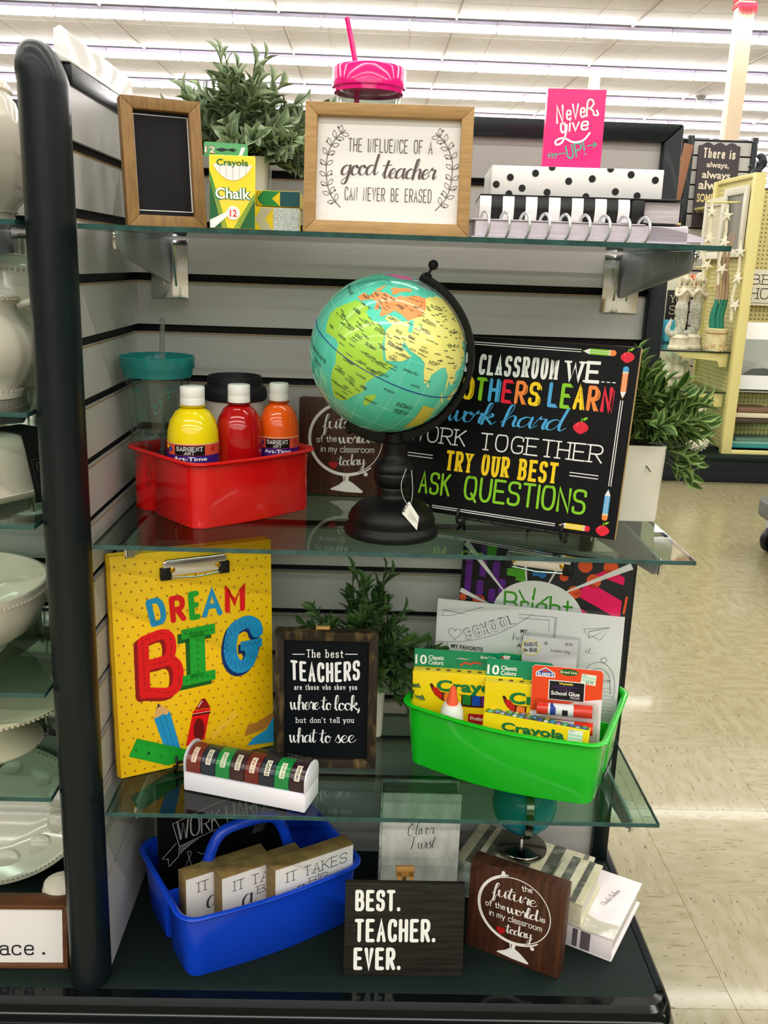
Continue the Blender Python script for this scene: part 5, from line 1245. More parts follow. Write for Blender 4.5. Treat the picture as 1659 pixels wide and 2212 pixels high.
marker_box('ten colour marker box half hidden behind the orange glue stick card', (.1871, 1.2655, ZC), -9, 2, .1, .135, .1334, .098)
# glue stick card
t = thing('glue_stick_pack', 'orange and white blister card of red glue sticks in the green caddy', 'glue sticks', (.2518, 1.235, ZC), -14, 4, 1.7)
cd = [(.0, 0), (.1005, 0), (.1005, .164), (.097, .1688), (.004, .1688), (0, .165)]
G().prism(cd, .010, .0106, 'y').build('backing_card', mat('white_card', 'ECEAE8', .35), t)
a = Art(); OR = C('EA4A20', .35)
a.poly([(.0003, .099), (.030, .103), (.065, .119), (.1002, .126), (.1002, .1638), (.0968, .1685), (.0042, .1685), (.0003, .1648)], OR, 1)
a.poly([(.0055, .1520), (.0330, .1520), (.0330, .1585), (.0190, .1665), (.0055, .1585)], C('F3F3F5'), 2); a.poly([(.0068, .1532), (.0317, .1532), (.0317, .1578), (.0190, .1650), (.0068, .1578)], C('1B4AA0'), 3); a.poly([(.0190, .1640), (.0130, .1598), (.0250, .1598)], C('D8421E'), 4)
a.text("ELMER'S", (.0082, .1536), (.0306, .1536), .0050, C('F3F3F5'), 'fontb', layer=5)
a.disc(.0520, .1618, .0050, C('0E5A2A'), 2, 20, 2.7); a.text('Broad Line', (.0405, .1600), (.0635, .1602), .0040, C('E8E4B0'), 'fontb', layer=3)
a.rect(.0245, .1185, .0760, .1485, C('F0F0F0'), 2); a.rect(.0258, .1198, .0748, .1472, C('141016'), 3)
a.text('Washable', (.0390, .1425), (.0590, .1426), .0036, C('E8D84A'), 'fontb', layer=4); a.text('DISAPPEARING', (.0290, .1375), (.0660, .1377), .0038, C('4A2A60'), 'fontb', layer=4); a.text('PURPLE', (.0370, .1330), (.0560, .1331), .0036, C('4A2A60'), 'fontb', layer=4)
a.text('School Glue', (.0285, .1265), (.0690, .1270), .0060, C('F2F2F2'), 'fontb', layer=4); a.text('STICKS', (.0560, .1222), (.0690, .1223), .0036, C('F2F2F2'), 'font', layer=4)
a.poly([(.0690, .1475), (.0900, .1452), (.0910, .1610), (.0705, .1622)], C('E9EBDD'), 5); a.text('523', (.0715, .1590), (.0770, .1586), .0030, INK, 'font', layer=6); a.text('$3.99', (.0765, .1478), (.0865, .1470), .0040, INK, 'font', layer=6)
for k in range(2): a.line([(.0715, .1570 - .0040 * k), (.0890, .1556 - .0040 * k)], .0022, C('A8DCC0'), 6)
a.text('ACID FREE', (.0955, .018), (.0955, .060), .0055, C('D03A28'), 'fontb', layer=3)
a.build('printed_card', t, (0, .0096, 0))
for z, x0 in ((.1085, .010), (.0830, .012)):
    g = G(); st_ = thing('x', None, None); bpy.data.objects.remove(st_)
    o = G().tube([(x0, -.0010, z), (x0 + .016, -.0010, z)], .0090, 18).build('glue_stick_cap', mat('red_orange_gloss', 'E3341C', .2, coat=.5), t)
    o = G().tube([(x0 + .016, -.0010, z), (x0 + .052, -.0010, z + .0008)], .0084, 18).build('glue_stick_label', C('E9E9EC', .3), t)
    o = G().tube([(x0 + .019, -.0010, z), (x0 + .027, -.0010, z)], .00855, 18).build('glue_stick_band', C('1C3E9A', .3), t)
    o = G().tube([(x0 + .036, -.0010, z), (x0 + .044, -.0010, z)], .00855, 18).build('glue_stick_band', C('15151A', .3), t)
    o = G().tube([(x0 + .052, -.0010, z + .0008), (x0 + .078, -.0010, z + .001)], .0092, 18).build('glue_stick_barrel', mat('red_orange_gloss', 'E3341C', .2), t)
G().box(.004, -.0115, .060, .096, .0094, .1215).build('blister', glassmat('blister_plastic', 'F7F7F7', .08, 1.3), t, bevel=.005)
# crayon box
t = thing('crayon_box', 'yellow box with a top grid of coloured crayon tips, front of the green caddy', 'box', (.1781, 1.2285, ZC), -19.9, 12)
G().box(0, 0, 0, .1512, .036, .098).build('carton', YEL, t, bevel=.0008, seg=1)
G().box(.001, .001, .0981, .1502, .035, .0984).build('top_panel', mat('dark_green_card', '3F7A2E', .35), t, smooth=0)
cc = ['E77A8C', 'E8A2B4', 'E05A5A', 'F0B08A', 'C8707A', 'D89078', 'B85050', 'E87A60', 'F09060', 'D84840', 'E8605A', 'F0A0A0', 'C84068', 'E03060', 'F0D050', 'D8C85A', 'C8E070', '9CD060', '60B850', '209048', '60C0B0', '58B0D8', '3890C8', '4070C0', '6050B0', '8040A0', 'A050A8', 'D080C0', 'F0F0E8', 'E8E8F0', 'A8C0D0', '303030']
for j in range(4):
    for i in range(16):
        cidx = [ (i * 7) % 14, 14 + (i * 5) % 9, 18 + (i * 3) % 9, 20 + (i * 5) % 12][3 - j]
        o = G().lathe([(0, .0012), (.0030, .0012), (.0033, .0)], 10).build('crayon_tip', C(cc[cidx], .35), t, smooth=0); o.location = (.008 + i * .0090, .0055 + j * .0083, .0984)
a = Art(); a.text('Crayola', (.0285, .0760), (.1180, .0790), .0125, C('0B5C2C', .4), 'fontb', layer=3); a.text('Crayola', (.0278, .0768), (.1170, .0798), .0122, C('15713B', .4), 'fontb', layer=4)
a.poly([(.1225, .0740), (.1430, .0755), (.1430, .0960), (.1225, .0950)], C('E9EBDD'), 2); a.text('523', (.1245, .0915), (.1300, .0918), .0032, INK, 'font', layer=3); a.text('$3.99', (.1290, .0760), (.1390, .0765), .0040, INK, 'font', layer=3)
for k in range(2): a.line([(.1240, .0880 - .0050 * k), (.1420, .0885 - .0050 * k)], .0026, C('A8DCC0'), 3)
a.build('printed_front', t)
# glue bottle
t = thing('glue_bottle', 'small white glue bottle with an orange pointed cap in the green caddy', 'glue bottle', (.1405, 1.2655, ZC))
G().lathe([(0, 0), (.0155, 0), (.017, .004), (.017, .080), (.016, .09), (.0125, .0985), (0, .0995)], 28).build('body', WHITE, t)
G().lathe([(.0, .0985), (.0085, .0985), (.0085, .104), (.0070, .108), (.0055, .118), (.003, .1265), (0, .1275)], 20).build('cap', mat('coral_cap', 'F0603A', .35), t)
# clear bag with a card
t = thing('locker_clip_pack', 'clear bagged red locker clip card in front of the colouring sheets', 'packaged clip', (.2417, 1.300, .6100), -12, 6.6)
GX = .0842
G().box(.002, .001, -.118, GX - .002, .0016, .064).build('header_card', mat('grey_white_card', 'D9D8DA', .5), t, smooth=0)
G().box(.008, -.012, -.060, GX - .010, .0, .020).build('clip_body', mat('dark_red_plastic', '8E0F1A', .25, coat=.4), t, bevel=.002)
a = Art(); a.disc(.014, .047, .0125, C('F1E27A'), 1, 20, 1.1); a.disc(.014, .047, .0108, C('E2E1E3'), 2, 20, 1.1); a.text('MAKING', (.0045, .0480), (.0240, .0500), .0062, INK, 'plain', .16, layer=3); a.text('the GRADE', (.0035, .0400), (.0245, .0415), .0055, INK, 'plain', .16, layer=3)
a.text('$2.99', (.064, .0560), (.0740, .0555), .0042, INK, 'font', layer=2); a.text('Locker Clip', (.044, .0445), (.0720, .0440), .0042, INK, 'font', layer=2); a.disc(.036, .0560, .0026, C('8A8A8C'), 2, 12)
a.build('lettering', t)
G().box(-.002, -.0145, -.120, GX + .002, .0025, .0705).build('bag', glassmat('crinkled_film', 'F2F2F4', .12, 1.33), t, bevel=.004)
# colouring sheets
t = thing('colouring_sheet_pack', 'clear bagged pack of white colouring sheets about school', 'paper pack', (.1203, 1.385, ZC), -14, 5, .4)
SW, SH = .2874, .2128
G().box(0, 0, 0, SW, .0025, SH).build('sheets', PAPER, t, bevel=.0004, seg=1)
a = Art(); K = C('3A3A3C'); lw = .00055
a.line([(.0019, .1866), (.020, .1870), (.0395, .1938), (.0724, .2064)], lw, K, 1, 'c'); a.line([(.0003, .1421), (.0522, .1491), (.095, .165), (.1285, .1862), (.150, .2035)], lw, K, 1, 'c')
a.line([(.0100, .1868), (.0100, .1955), (.0440, .1920)], lw, K, 1); a.line([(.0120, .1425), (.0120, .06)], lw, K, 1); a.line([(.0190, .1430), (.0190, .06)], lw, K, 1)
h_ = heart(.0307, .1590, .0105); a.line(h_ + [h_[0]], lw, K, 1)
for q_ in text_polys('SCHOOL', (.049, .1515), (.125, .1845), .0150, 'plain', .30): a.poly(q_, C('6A6A6C'), 1)
for q_ in text_polys('SCHOOL', (.0497, .1520), (.1243, .1841), .0144, 'plain', .22): a.poly(q_, PAPER, 3)
a.text('MY FAVORITE', (.0260, .1352), (.0765, .1343), .0064, K, 'fontb'); a.text('subject', (.0320, .1235), (.0690, .1240), .0105, K, 'script', .06)
a.text('MY', (.1330, .1716), (.1440, .1720), .0060, K, 'fontb'); a.text('hobbies', (.1205, .1590), (.165, .1600), .0110, K, 'script', .06); a.text('ARE', (.1290, .1480), (.1440, .1482), .0062, K, 'fontb'); a.text('it...', (.232, .150), (.250, .151), .0100, K, 'script', .06)
a.line([(.1285, .1950), (.1760, .1965), (.1760, .1780)], lw, K, 1); a.line([(.128, .2010), (.184, .2020), (.184, .1700)], lw, K, 1); a.line([(.186, .2020), (.186, .170)], lw, K, 1)
a.line([(.2279, .1882), (.2667, .1946), (.2375, .1744), (.2279, .1882)], lw, K, 1); a.line([(.2375, .1744), (.2360, .1850), (.2667, .1946), (.2535, .1732), (.2400, .1790)], lw, K, 1)
a.line([(.232, .120), (.245, .135), (.262, .138), (.276, .125), (.282, .100), (.280, .08)], lw, K, 1, 'c'); a.line([(.236, .115), (.248, .126), (.262, .128), (.272, .117), (.276, .09)], lw, K, 1, 'c'); a.disc(.262, .1425, .0045, K, 1, 16); a.disc(.262, .1425, .0038, PAPER, 2, 16)
a.text('$2.99', (.262, .108), (.2745, .108), .0040, K, 'font')
for k in range(12): a.line([(.258, .098 - .006 * k), (.280, .098 - .006 * k)], .0004, C('8A8C8E'), 1)
a.build('printed_sheet', t)
G().box(-.0015, -.0012, -.001, SW + .0015, .0036, SH + .006).build('bag', glassmat('sheet_film', 'F6F7F8', .1, 1.3), t, bevel=.0008)
# bright clipboard
t = thing('clipboard', 'black clipboard with a white sun and bright brush patterns behind the green caddy', 'clipboard', (.1520, 1.408, ZC), -18.1, 2.5, -1)
CWD, CHT = .262, .3036
G().box(0, 0, 0, CWD, .003, CHT).build('board', mat('black_clipboard', '121215', .4), t, bevel=.0008)
a = Art(); cx_, cz_ = .1256, .2000; PUR, PK, ORN, LGR, BLU2 = C('5A1A86'), C('EE0F62'), C('E85A28'), C('4FA824'), C('1E78C8')
rb = random.Random(9)
def brush(x, z, w_, h_, m):
    pl = [(x - w_ / 2 + rb.uniform(-.001, .001), z - h_ / 2), (x + w_ / 2, z - h_ / 2 + rb.uniform(-.002, .002)), (x + w_ / 2 + rb.uniform(-.001, .001), z + h_ / 2), (x, z + h_ / 2 + .0015), (x - w_ / 2, z + h_ / 2 - .001)]
    a.poly(pl, m, 1)
for x, z, h_ in ((.012, .285, .03), (.012, .245, .045), (.034, .275, .05), (.032, .228, .03), (.055, .262, .03), (.052, .222, .02), (.066, .238, .025)): brush(x, z, .011, h_, PUR)
for x, z in ((.045, .292), (.086, .288), (.080, .268), (.095, .262)): brush(x, z, .016, .02, LGR)
a.poly([(.066, .276), (.074, .268), (.080, .282), (.070, .286)], LGR, 1); a.poly([(.110, .272), (.121, .268), (.128, .273), (.134, .266), (.128, .260), (.120, .264), (.113, .262)], BLU2, 1); a.disc(.117, .296, .009, BLU2, 1, 12); a.disc(.152, .294, .009, BLU2, 1, 12)
for x, z, r_2 in ((.160, .268, .007), (.178, .246, .010), (.205, .268, .011), (.190, .290, .011), (.228, .292, .011), (.006, .212, .006), (.032, .2105, .010)): a.disc(x, z, r_2, ORN, 1, 14)
for pl in ([(.178, .2430), (.200, .265), (.2495, .243), (.2495, .2120), (.215, .228)], [(.225, .290), (.2495, .2800), (.2495, .268), (.205, .2660 + .012)], [(.185, .225), (.200, .2170), (.2495, .196), (.2495, .15), (.19, .175)]): a.poly(pl, PK, 1)
for p0, p1, w0 in (((.070, .232), (.004, .302), .005), ((.055, .205), (.0015, .2235), .004), ((.1045, .25), (.0965, .298), .003), ((.137, .2520), (.158, .302), .003), ((.163, .243), (.2580, .2990), .005), ((.17, .19), (.250, .1960), .004)):
    d = Vector((p1[0] - p0[0], p1[1] - p0[1])).normalized(); n2 = Vector((-d.y, d.x)); a.poly([(p0[0] - n2.x * .001, p0[1] - n2.y * .001), (p0[0] + n2.x * .001, p0[1] + n2.y * .001), (p1[0] + n2.x * w0, p1[1] + n2.y * w0), (p1[0] - n2.x * w0, p1[1] - n2.y * w0)], C('E4E4E4'), 3)
sun = [(cx_ + .0700 * math.cos(R(k * 6)), .2000 + .0560 * math.sin(R(k * 6))) for k in range(60)]; a.poly(sun, C('E6E7E6'), 4)
GB = C('3E9A1E'); a.text('Bright', (.0720, .1980), (.1800, .2020), .0330, GB, 'plain', .11, layer=5)
for p0, p1 in (((.094, .2360), (.103, .2220)), ((.1180, .2430), (.1170, .2250)), ((.1400, .2330), (.1300, .2230))): a.line([p0, p1], .0030, GB, 5)
a.line([(.256, .250), (.2545, .225)], .0035, ORN, 5); a.line([(.2555, .218), (.254, .195)], .003, C('D8D8D8'), 5)
a.build('printed_front', t)
clipboard_clip(t, .1190, .2865, .100)
# ================================================================ BASE DECK
caddy('glossy blue plastic caddy with a raised handle on the base deck', (-.235, 1.140, ZD + e), 30, .296, .222, .108, BL, ny=.44, divider=.1085, handle=(.1085, .070, .218, .165), bow=.008)
o30 = Vector((-.235, 1.140, 0)); U30 = Vector((math.cos(R(30)), math.sin(R(30)), 0)); N30 = Vector((-math.sin(R(30)), math.cos(R(30)), 0))
BWHITE = mat('white_painted_face', 'E4E0DC', .6)
for i_, (u, n_, top, lab) in enumerate(((.1458, .012, .3245, 'rightmost of the three wooden quote blocks in the blue caddy'), (.0740, .044, .3140, 'middle wooden quote block of three in the blue caddy'), (.0295, .076, .3070, 'leftmost of the three wooden quote blocks in the blue caddy'))):
    zb_ = ZD + .0075; h_ = top - zb_
    t = thing('quote_block', lab, 'wooden block', tuple(o30 + U30 * u + N30 * n_ + Vector((0, 0, zb_))), 31, 0, 0)
    ww = .136
    G().box(0, .0008, 0, ww, .0295, h_).build('wood_block', DISTR, t, bevel=.001)
    a = Art(); a.rect(.0012, .001, ww - .0012, h_ - .0014, BWHITE, 0); IK = C('3C4048')
    z1 = h_ - .0285
    a.text('IT TAKES', (.0205, z1), (.124, z1 + .001), .0165, IK, 'serif', .075); a.text('a', (.032, z1 - .034), (.056, z1 - .034), .042, IK, 'script', .085); a.text('BIG', (.058, z1 - .018), (.090, z1 - .0175), .0125, IK, 'serif', .085)
    a.build('printed_face', t)
t = thing('chalkboard_panel', 'black chalkboard with a hand lettered work hard banner in the blue caddy', 'chalkboard', tuple(o30 + U30 * .012 + N30 * .145 + Vector((0, 0, ZD + .008))), 30, 0, 0)
CB = mat('black_chalkboard_gloss', '08080A', .35, spec=.15)
G().box(0, 0, 0, .215, .005, .238).build('board', CB, t, bevel=.0006, seg=1)
a = Art(); CW = C('B9BBBE'); q = lambda x, z: (x - .010, z - ZD - .006)
a.line([q(.0331, .3578), q(.0431, .3150), q(.09, .3245), q(.150, .332), q(.205, .334)], .0007, CW, 1); a.line([q(.0331, .3578), q(.10, .372), q(.17, .379), q(.205, .379)], .0007, CW, 1)
a.line([q(.0381, .3223), q(.0151, .3014), q(.0245, .2990), q(.0256, .2851), q(.0414, .2984), q(.0431, .3150)], .0007, CW, 1)
for k in range(6): a.line([q(.0440, .3135 - .0025 * k), q(.074 - .005 * k, .3190 - .0025 * k)], .0004, CW, 1)
a.text('WORK', q(.0400, .3265), q(.1095, .3275), .0330, CW, 'plain', .022); a.text('WORK', q(.0415, .3265), q(.1105, .3275), .0330, CW, 'plain', .022); a.text('HARD!', q(.1216, .330), q(.190, .336), .0330, CW, 'plain', .022); a.text('HARD!', q(.1231, .330), q(.1915, .336), .0330, CW, 'plain', .022)
a.line([q(.048, .268), q(.056, .285), q(.062, .298), q(.056, .300), (.052, .080), q(.052, .262), q(.066, .266), q(.080, .280)], .0006, CW, 1, 'c'); a.line([q(.072, .296), q(.080, .290), q(.092, .292), q(.102, .300)], .0006, CW, 1, 'c')
for k in range(5): a.line([q(.165 + .004 * k, .300), q(.172 + .004 * k, .316)], .0004, CW, 1)
a.build('chalk_lettering', t)

t = thing('faux_book_box', 'tall whitewashed book box with a cursive title standing behind the best teacher sign', 'book box', (.0465, 1.335, ZD + e), 0, 0, 0)
WASH = mat('whitewashed_wood', 'B9B7B2', .7, col2='DDDAD6', scale=24, stretch=(1.5, 1, .8), ramp=(.35, .6), detail=8, bump=.1)
WASH2 = mat('mottled_grey_green_wash', '8D9690', .7, col2='D4D6D1', scale=30, ramp=(.42, .58), detail=8)
G().box(.0, 0, 0, .1255, .004, .203).build('front_cover', WASH, t, bevel=.0008); G().box(0, .0410, 0, .1255, .045, .203).build('back_cover', WASH2, t, bevel=.0008)
G().box(-.0035, .002, 0, .0, .043, .203).build('spine', WASH2, t, bevel=.001); G().box(.002, .0042, .004, .120, .0408, .199).build('page_block', mat('book_box_dark_pages', '6A6A60', .8, col2='A5A598', scale=20, stretch=(1, 60, 1)), t, smooth=0)
a = Art(); a.text('Oliver', (.0410, .1270), (.0850, .1320), .0230, C('2A2A2A'), 'script', .045, slant=.2); a.text('Twist', (.0450, .1020), (.0880, .1060), .0230, C('2A2A2A'), 'script', .045, slant=.2); a.build('lettering', t)

t = thing('teacher_sign', 'black washed wood sign reading best teacher ever', 'sign', (-.0084, 1.1723, ZD + e), .2, 12.6, .1)
BW = mat('black_washed_wood', '1B1A16', .6, spec=.12, col2='2F2B26', scale=26, stretch=(.5, 1, 7), ramp=(.35, .75), detail=6, bump=.15)
G().box(0, 0, 0, .1762, .010, .1388).build('board', BW, t, bevel=.0007)
a = Art(); WT = mat('worn_white_paint', 'E9E8E4', .6, col2='C8C6C0', scale=500, ramp=(.62, .75))
a.text('BEST.', (.0150, .0985), (.0815, .0992), .0270, WT, 'plain', .19); a.text('TEACHER.', (.0152, .0522), (.1345, .0535), .0298, WT, 'plain', .175); a.text('EVER.', (.0146, .0105), (.0842, .0112), .0285, WT, 'plain', .19)
a.build('lettering', t)
t = thing('wooden_easel', 'small light wooden easel peg behind the best teacher sign', 'easel', (.083, 1.232, ZD + e), 2, 12.6)
LWD = mat('light_pine', 'C08A46', .55)
G().box(-.012, 0, 0, -.006, .006, .118).build('leg', LWD, t); G().box(.006, 0, 0, .012, .006, .118).build('leg', LWD, t); G().box(-.014, .0, .110, .014, .008, .126).build('top_bar', LWD, t, bevel=.001); G().prism([(.008, .115), (.012, .113), (.060, .001), (.055, .001)], -.003, .003, 'x').build('rear_leg', LWD, t)

future_sign('walnut sign with a white globe drawing standing on the base deck', (.1787, 1.2422, ZD + e), -29, 1.0)

# books lying behind, with the little globe on top
def lying_book(label, loc, yaw, w_, d, h, top, spine, stripes=(), lean=0):
    t = thing('faux_book_box', label, 'book box', loc, yaw, lean)
    G().box(0, 0, h - .004, w_, d, h).build('top_cover', top, t, bevel=.0008); G().box(0, 0, 0, w_, d, .004).build('bottom_cover', spine, t, bevel=.0008)
    G().box(0, -.0003, .0041, w_ - .001, .003, h - .0041).build('spine', spine, t, bevel=.0005); G().box(.002, .004, .0042, w_ - .005, d - .004, h - .0042).build('page_block', mat('book_box_pages', 'C9C4BC', .8), t, smooth=0)
    return t
CRW = mat('cream_whitewash', 'B8B294', .7, col2='D3CEB4', scale=26, ramp=(.35, .6), detail=8); GST = mat('grey_green_stripe', '53554C', .7, col2='8B8C7E', scale=60, ramp=(.45, .75), detail=6)
PKW = mat('pale_pink_whitewash', 'D8CFD2', .7, col2='E6DEE0', scale=22, detail=6); GCR = mat('grey_crackle', 'B6B3A2', .8, col2='DDD8D2', scale=40, ramp=(.45, .56), detail=8)
yb = -29
cb_ = Vector((.338, 1.247, 0))
Ub = Vector((math.cos(R(yb)), math.sin(R(yb)), 0)); Nb = Vector((-math.sin(R(yb)), math.cos(R(yb)), 0))
t = lying_book('pale pinkish white faux book lying at the right edge of the base deck', tuple(Vector((.318, 1.2555, ZD + e))), -31, .093, .160, .040, PKW, PKW)
a = Art(); STR = C('5A5458', .6); a.rect(.030, .0045, .038, .0355, STR, 1); a.rect(.043, .0045, .058, .0355, STR, 1); a.build('printed_spine', t, (0, -.0008, 0))
a = Art(); a.text('Charles Dickens', (.0, .0), (.052, .0), .010, C('2A2A2A'), 'script', .06); o = a.build('lettering', t, (.058, .070, .0402), (R(-90), 0, 0)); o.rotation_euler = (R(-90), 0, R(78))
g = G().prism([(.0, .0), (.05, -.003), (.093, .0), (.093, .035), (.06, .030), (.04, .036), (.02, .028), (0, .034)], .0401, .0404, 'z'); g.build('crackle_band', GCR, t)
t = lying_book('wide cream faux book lying flat under the small chrome globe', (.170, 1.365, ZD + e), -28, .205, .118, .068, CRW, WASH2)
for x0, wd_ in ((.018, .012), (.040, .018), (.094, .022), (.136, .020), (.188, .008)):
    G().box(x0, .0, .0681, x0 + wd_, .118, .0684).build('painted_stripe', GST, t, smooth=0)
t = lying_book('narrow cream faux book leaning on its side in front of the wide striped one', (.2985, 1.262, ZD + .0415), -29, .062, .115, .040, CRW, CRW)
for x0, wd_ in ((.012, .014), (.040, .010)):
    G().box(x0, .0, .0401, x0 + wd_, .115, .0404).build('painted_stripe', GST, t, smooth=0)
# small globe
GL2 = Vector((.284, 1.392, ZD + .0692))
t = thing('small_globe', 'small teal globe with a chrome meridian on a round chrome base', 'globe', tuple(GL2))
DCH = mat('dark_chrome', '8A8880', .12, metal=1)
G().lathe([(0, 0), (.041, 0), (.043, .002), (.043, .007), (.041, .0095), (.036, .0105), (.0, .0115)], 44).build('base', DCH, t)
G().tube([(0, 0, .011), (0, -.0, .034)], .003, 12).build('stem', CHROME, t)
b2 = G().ball((0, 0, .088), .053, 48).build('sphere', mat('teal_ocean', '0E7C8E', .3, coat=.3, col2='14909C', scale=12), t, smooth=180)
g = G()
for la in range(-60, 80, 20): g.tube([(.0531 * math.cos(R(la)) * math.cos(R(l_)), .0531 * math.cos(R(la)) * math.sin(R(l_)), .088 + .0531 * math.sin(R(la))) for l_ in range(0, 360, 10)], .0002, 4, closed=True)
for lo in range(0, 360, 20): g.tube([(.0531 * math.cos(R(la)) * math.cos(R(lo)), .0531 * math.cos(R(la)) * math.sin(R(lo)), .088 + .0531 * math.sin(R(la))) for la in range(-80, 81, 10)], .0002, 4)
o = g.build('graticule', C('0A4A58'), t); o['kind'] = 'stuff'
rings = []
for k in range(25):
    th = R(-90 + 180 * k / 24 - 90 + 90); c_, s_ = math.cos(th), math.sin(th)
    # meridian strap in the plane facing the viewer
    p1 = Vector((0, -c_ * .0565, .088 + s_ * .0565)); p2 = Vector((0, -c_ * .0580, .088 + s_ * .0580))
    rings.append([tuple(p1 - Vector((.006, 0, 0))), tuple(p2 - Vector((.006, 0, 0))), tuple(p2 + Vector((.006, 0, 0))), tuple(p1 + Vector((.006, 0, 0)))])
G().loft(rings).build('meridian_strap', DCH, t, smooth=60)

# ================================================================ LEFT BAY: WHITE CERAMICS
LZ = {1: 1.236, 2: 1.014, 3: .874, 4: .647, 5: .495}
nm = {1: 'topmost', 2: 'second', 3: 'third', 4: 'fourth', 5: 'lowest'}
for k, z in LZ.items():
    glass_shelf(f'{nm[k]} glass shelf of the white ceramics bay, left of the black post', -1.15, -.4045, 1.13, 1.44, z)
    bm2 = mat('pale_painted_bracket', 'B9B89C', .5) if k > 3 else STEEL
    bracket(f'bracket under the {nm[k]} shelf of the white ceramics bay', -.535, z - .0062, y0=1.16, mt=bm2)
def beads(t, r, z, c=(0, 0), n=64, s=.0022, name='bead_rim', tilt=None):
    g = G()
    for k in range(n):
        a_ = 2 * math.pi * k / n; g.ball((c[0] + r * math.cos(a_), c[1] + r * math.sin(a_), z), s, 6)
    return g.build(name, mat('bead_trim_ceramic', 'C4BCA8', .25, coat=.3), t)  # bead trim in a darker tone than the glazed body
scal = lambda n_, d, z0, z1: (lambda a_, z: 1 - d * (abs(math.cos(a_ * n_ / 2)) < .18) * (z0 < z < z1) + d * .6 * abs(math.sin(a_ * n_ / 2)) * (z0 < z < z1))
def jar(name, label, loc, prof, n_=8, d=.03, z0=.01, z1=.5, rims=(), m=None, seg=64, cat='jar'):
    t = thing(name, label, cat, loc)
    G().lathe(prof, seg, mod=scal(n_, d, z0, z1)).build('body', m or CERAM, t, smooth=70)
    for r, z in rims: beads(t, r, z, n=int(r * 900))
    return t
jar('ceramic_canister', 'tall white scalloped canister with bead trim on the topmost left shelf', (-.545, 1.275, 1.2365), [(0, 0), (.084, 0), (.086, .004), (.084, .012), (.098, .03), (.104, .07), (.103, .11), (.094, .145), (.088, .152), (.088, .165), (.083, .17), (0, .172)], 8, .035, .02, .145, [(.0865, .013), (.0885, .158)], cat='canister')
t = jar('ceramic_pitcher', 'white scalloped pitcher with a wavy spout on the second left shelf', (-.498, 1.255, 1.0145), [(0, 0), (.042, 0), (.044, .008), (.042, .014), (.056, .03), (.066, .052), (.066, .07), (.056, .090), (.044, .104), (.041, .118), (.046, .130), (.044, .131), (.039, .118), (.04, .104)], 8, .04, .02, .095, [(.0435, .010), (.0455, .127)], cat='pitcher')
G().tube(catmull([(.040, .01, .118), (.066, .02, .122), (.078, .024, .095), (.070, .02, .062), (.056, .012, .05)], 5), .0055, 10).build('handle', CERAM, t)
G().prism([(-.040, .118), (-.060, .136), (-.042, .133)], -.014, .014, 'y').build('spout', CERAM, t, bevel=.003)
jar('ceramic_canister', 'white beaded canister standing behind the pitcher on the second left shelf', (-.500, 1.385, 1.0145), [(0, 0), (.055, 0), (.058, .006), (.062, .03), (.066, .08), (.066, .14), (.060, .160), (.060, .168), (.045, .175), (.02, .182), (0, .184)], 8, .03, .02, .15, [(.0605, .163)], cat='canister')
# butter dish with black card sleeve
t = thing('butter_dish', 'white ribbed covered butter dish wearing a black paper sleeve on the third left shelf', 'butter dish', (-.492, 1.262, .8745), 58)
S_ = lambda w_, d_, z, r=.02: [(x, y, z) for x, y in rrect(-w_, -d_, w_, d_, r, 0, 0, .5)]
G().loft([S_(.060, .030, 0), S_(.082, .046, .006), (S_(.088, .050, .014)), S_(.086, .048, .016), S_(.060, .03, .010)]).build('tray', CERAM, t, smooth=60)
rg = []
for z, k in ((.012, 1), (.04, .99), (.07, .95), (.082, .86), (.088, .6), (.089, .2)): rg.append([(.062 * k * (1 + .0) * math.copysign(abs(math.cos(a_)) ** .45, math.cos(a_)) * (1 - .04 * math.cos(a_ * 14)), .036 * k * math.copysign(abs(math.sin(a_)) ** .45, math.sin(a_)) * (1 - .05 * math.cos(a_ * 14)), z) for a_ in [2 * math.pi * j / 84 for j in range(84)]])
G().loft(rg).build('cover', CERAM, t, smooth=60)
SLV = mat('black_sleeve_card', '1A1C1C', .5)
G().prism([(-.053, -.002), (-.053, .012), (-.0385, .070), (-.032, .0905), (.032, .0905), (.0385, .07), (.053, .012), (.053, -.002), (.0515, 0), (.0515, .012), (.037, .07), (.0305, .0892), (-.0305, .0892), (-.037, .07), (-.0515, .012), (-.0515, -.001)], .012, .062, 'x').build('paper_sleeve', SLV, t)
a = Art(); a.text('Collins', (0, 0), (.030, 0), .012, C('8A8C8C'), 'script', .07); a.text('BUTTER DISH', (.006, -.012), (.030, -.012), .004, C('A8AAAA'), 'fontb'); a.line([(-.006, -.022), (-.006, .016), (.036, .016), (.036, -.022), (-.006, -.022)], .0004, C('6A6C6C'), 1)
o = a.build('lettering', t, (.022, -.0475, .040)); o.rotation_euler = (R(-14), 0, 0)
# bowl
t = jar('ceramic_bowl', 'big white scalloped serving bowl on the fourth left shelf', (-.590, 1.262, .6475), [(0, 0), (.075, 0), (.084, .003), (.084, .009), (.09, .014), (.125, .04), (.140, .07), (.145, .098), (.146, .104), (.142, .104), (.136, .075), (.118, .04), (.08, .014), (0, .010)], 12, .03, .012, .085, [(.0850, .009), (.1455, .094)], cat='bowl')
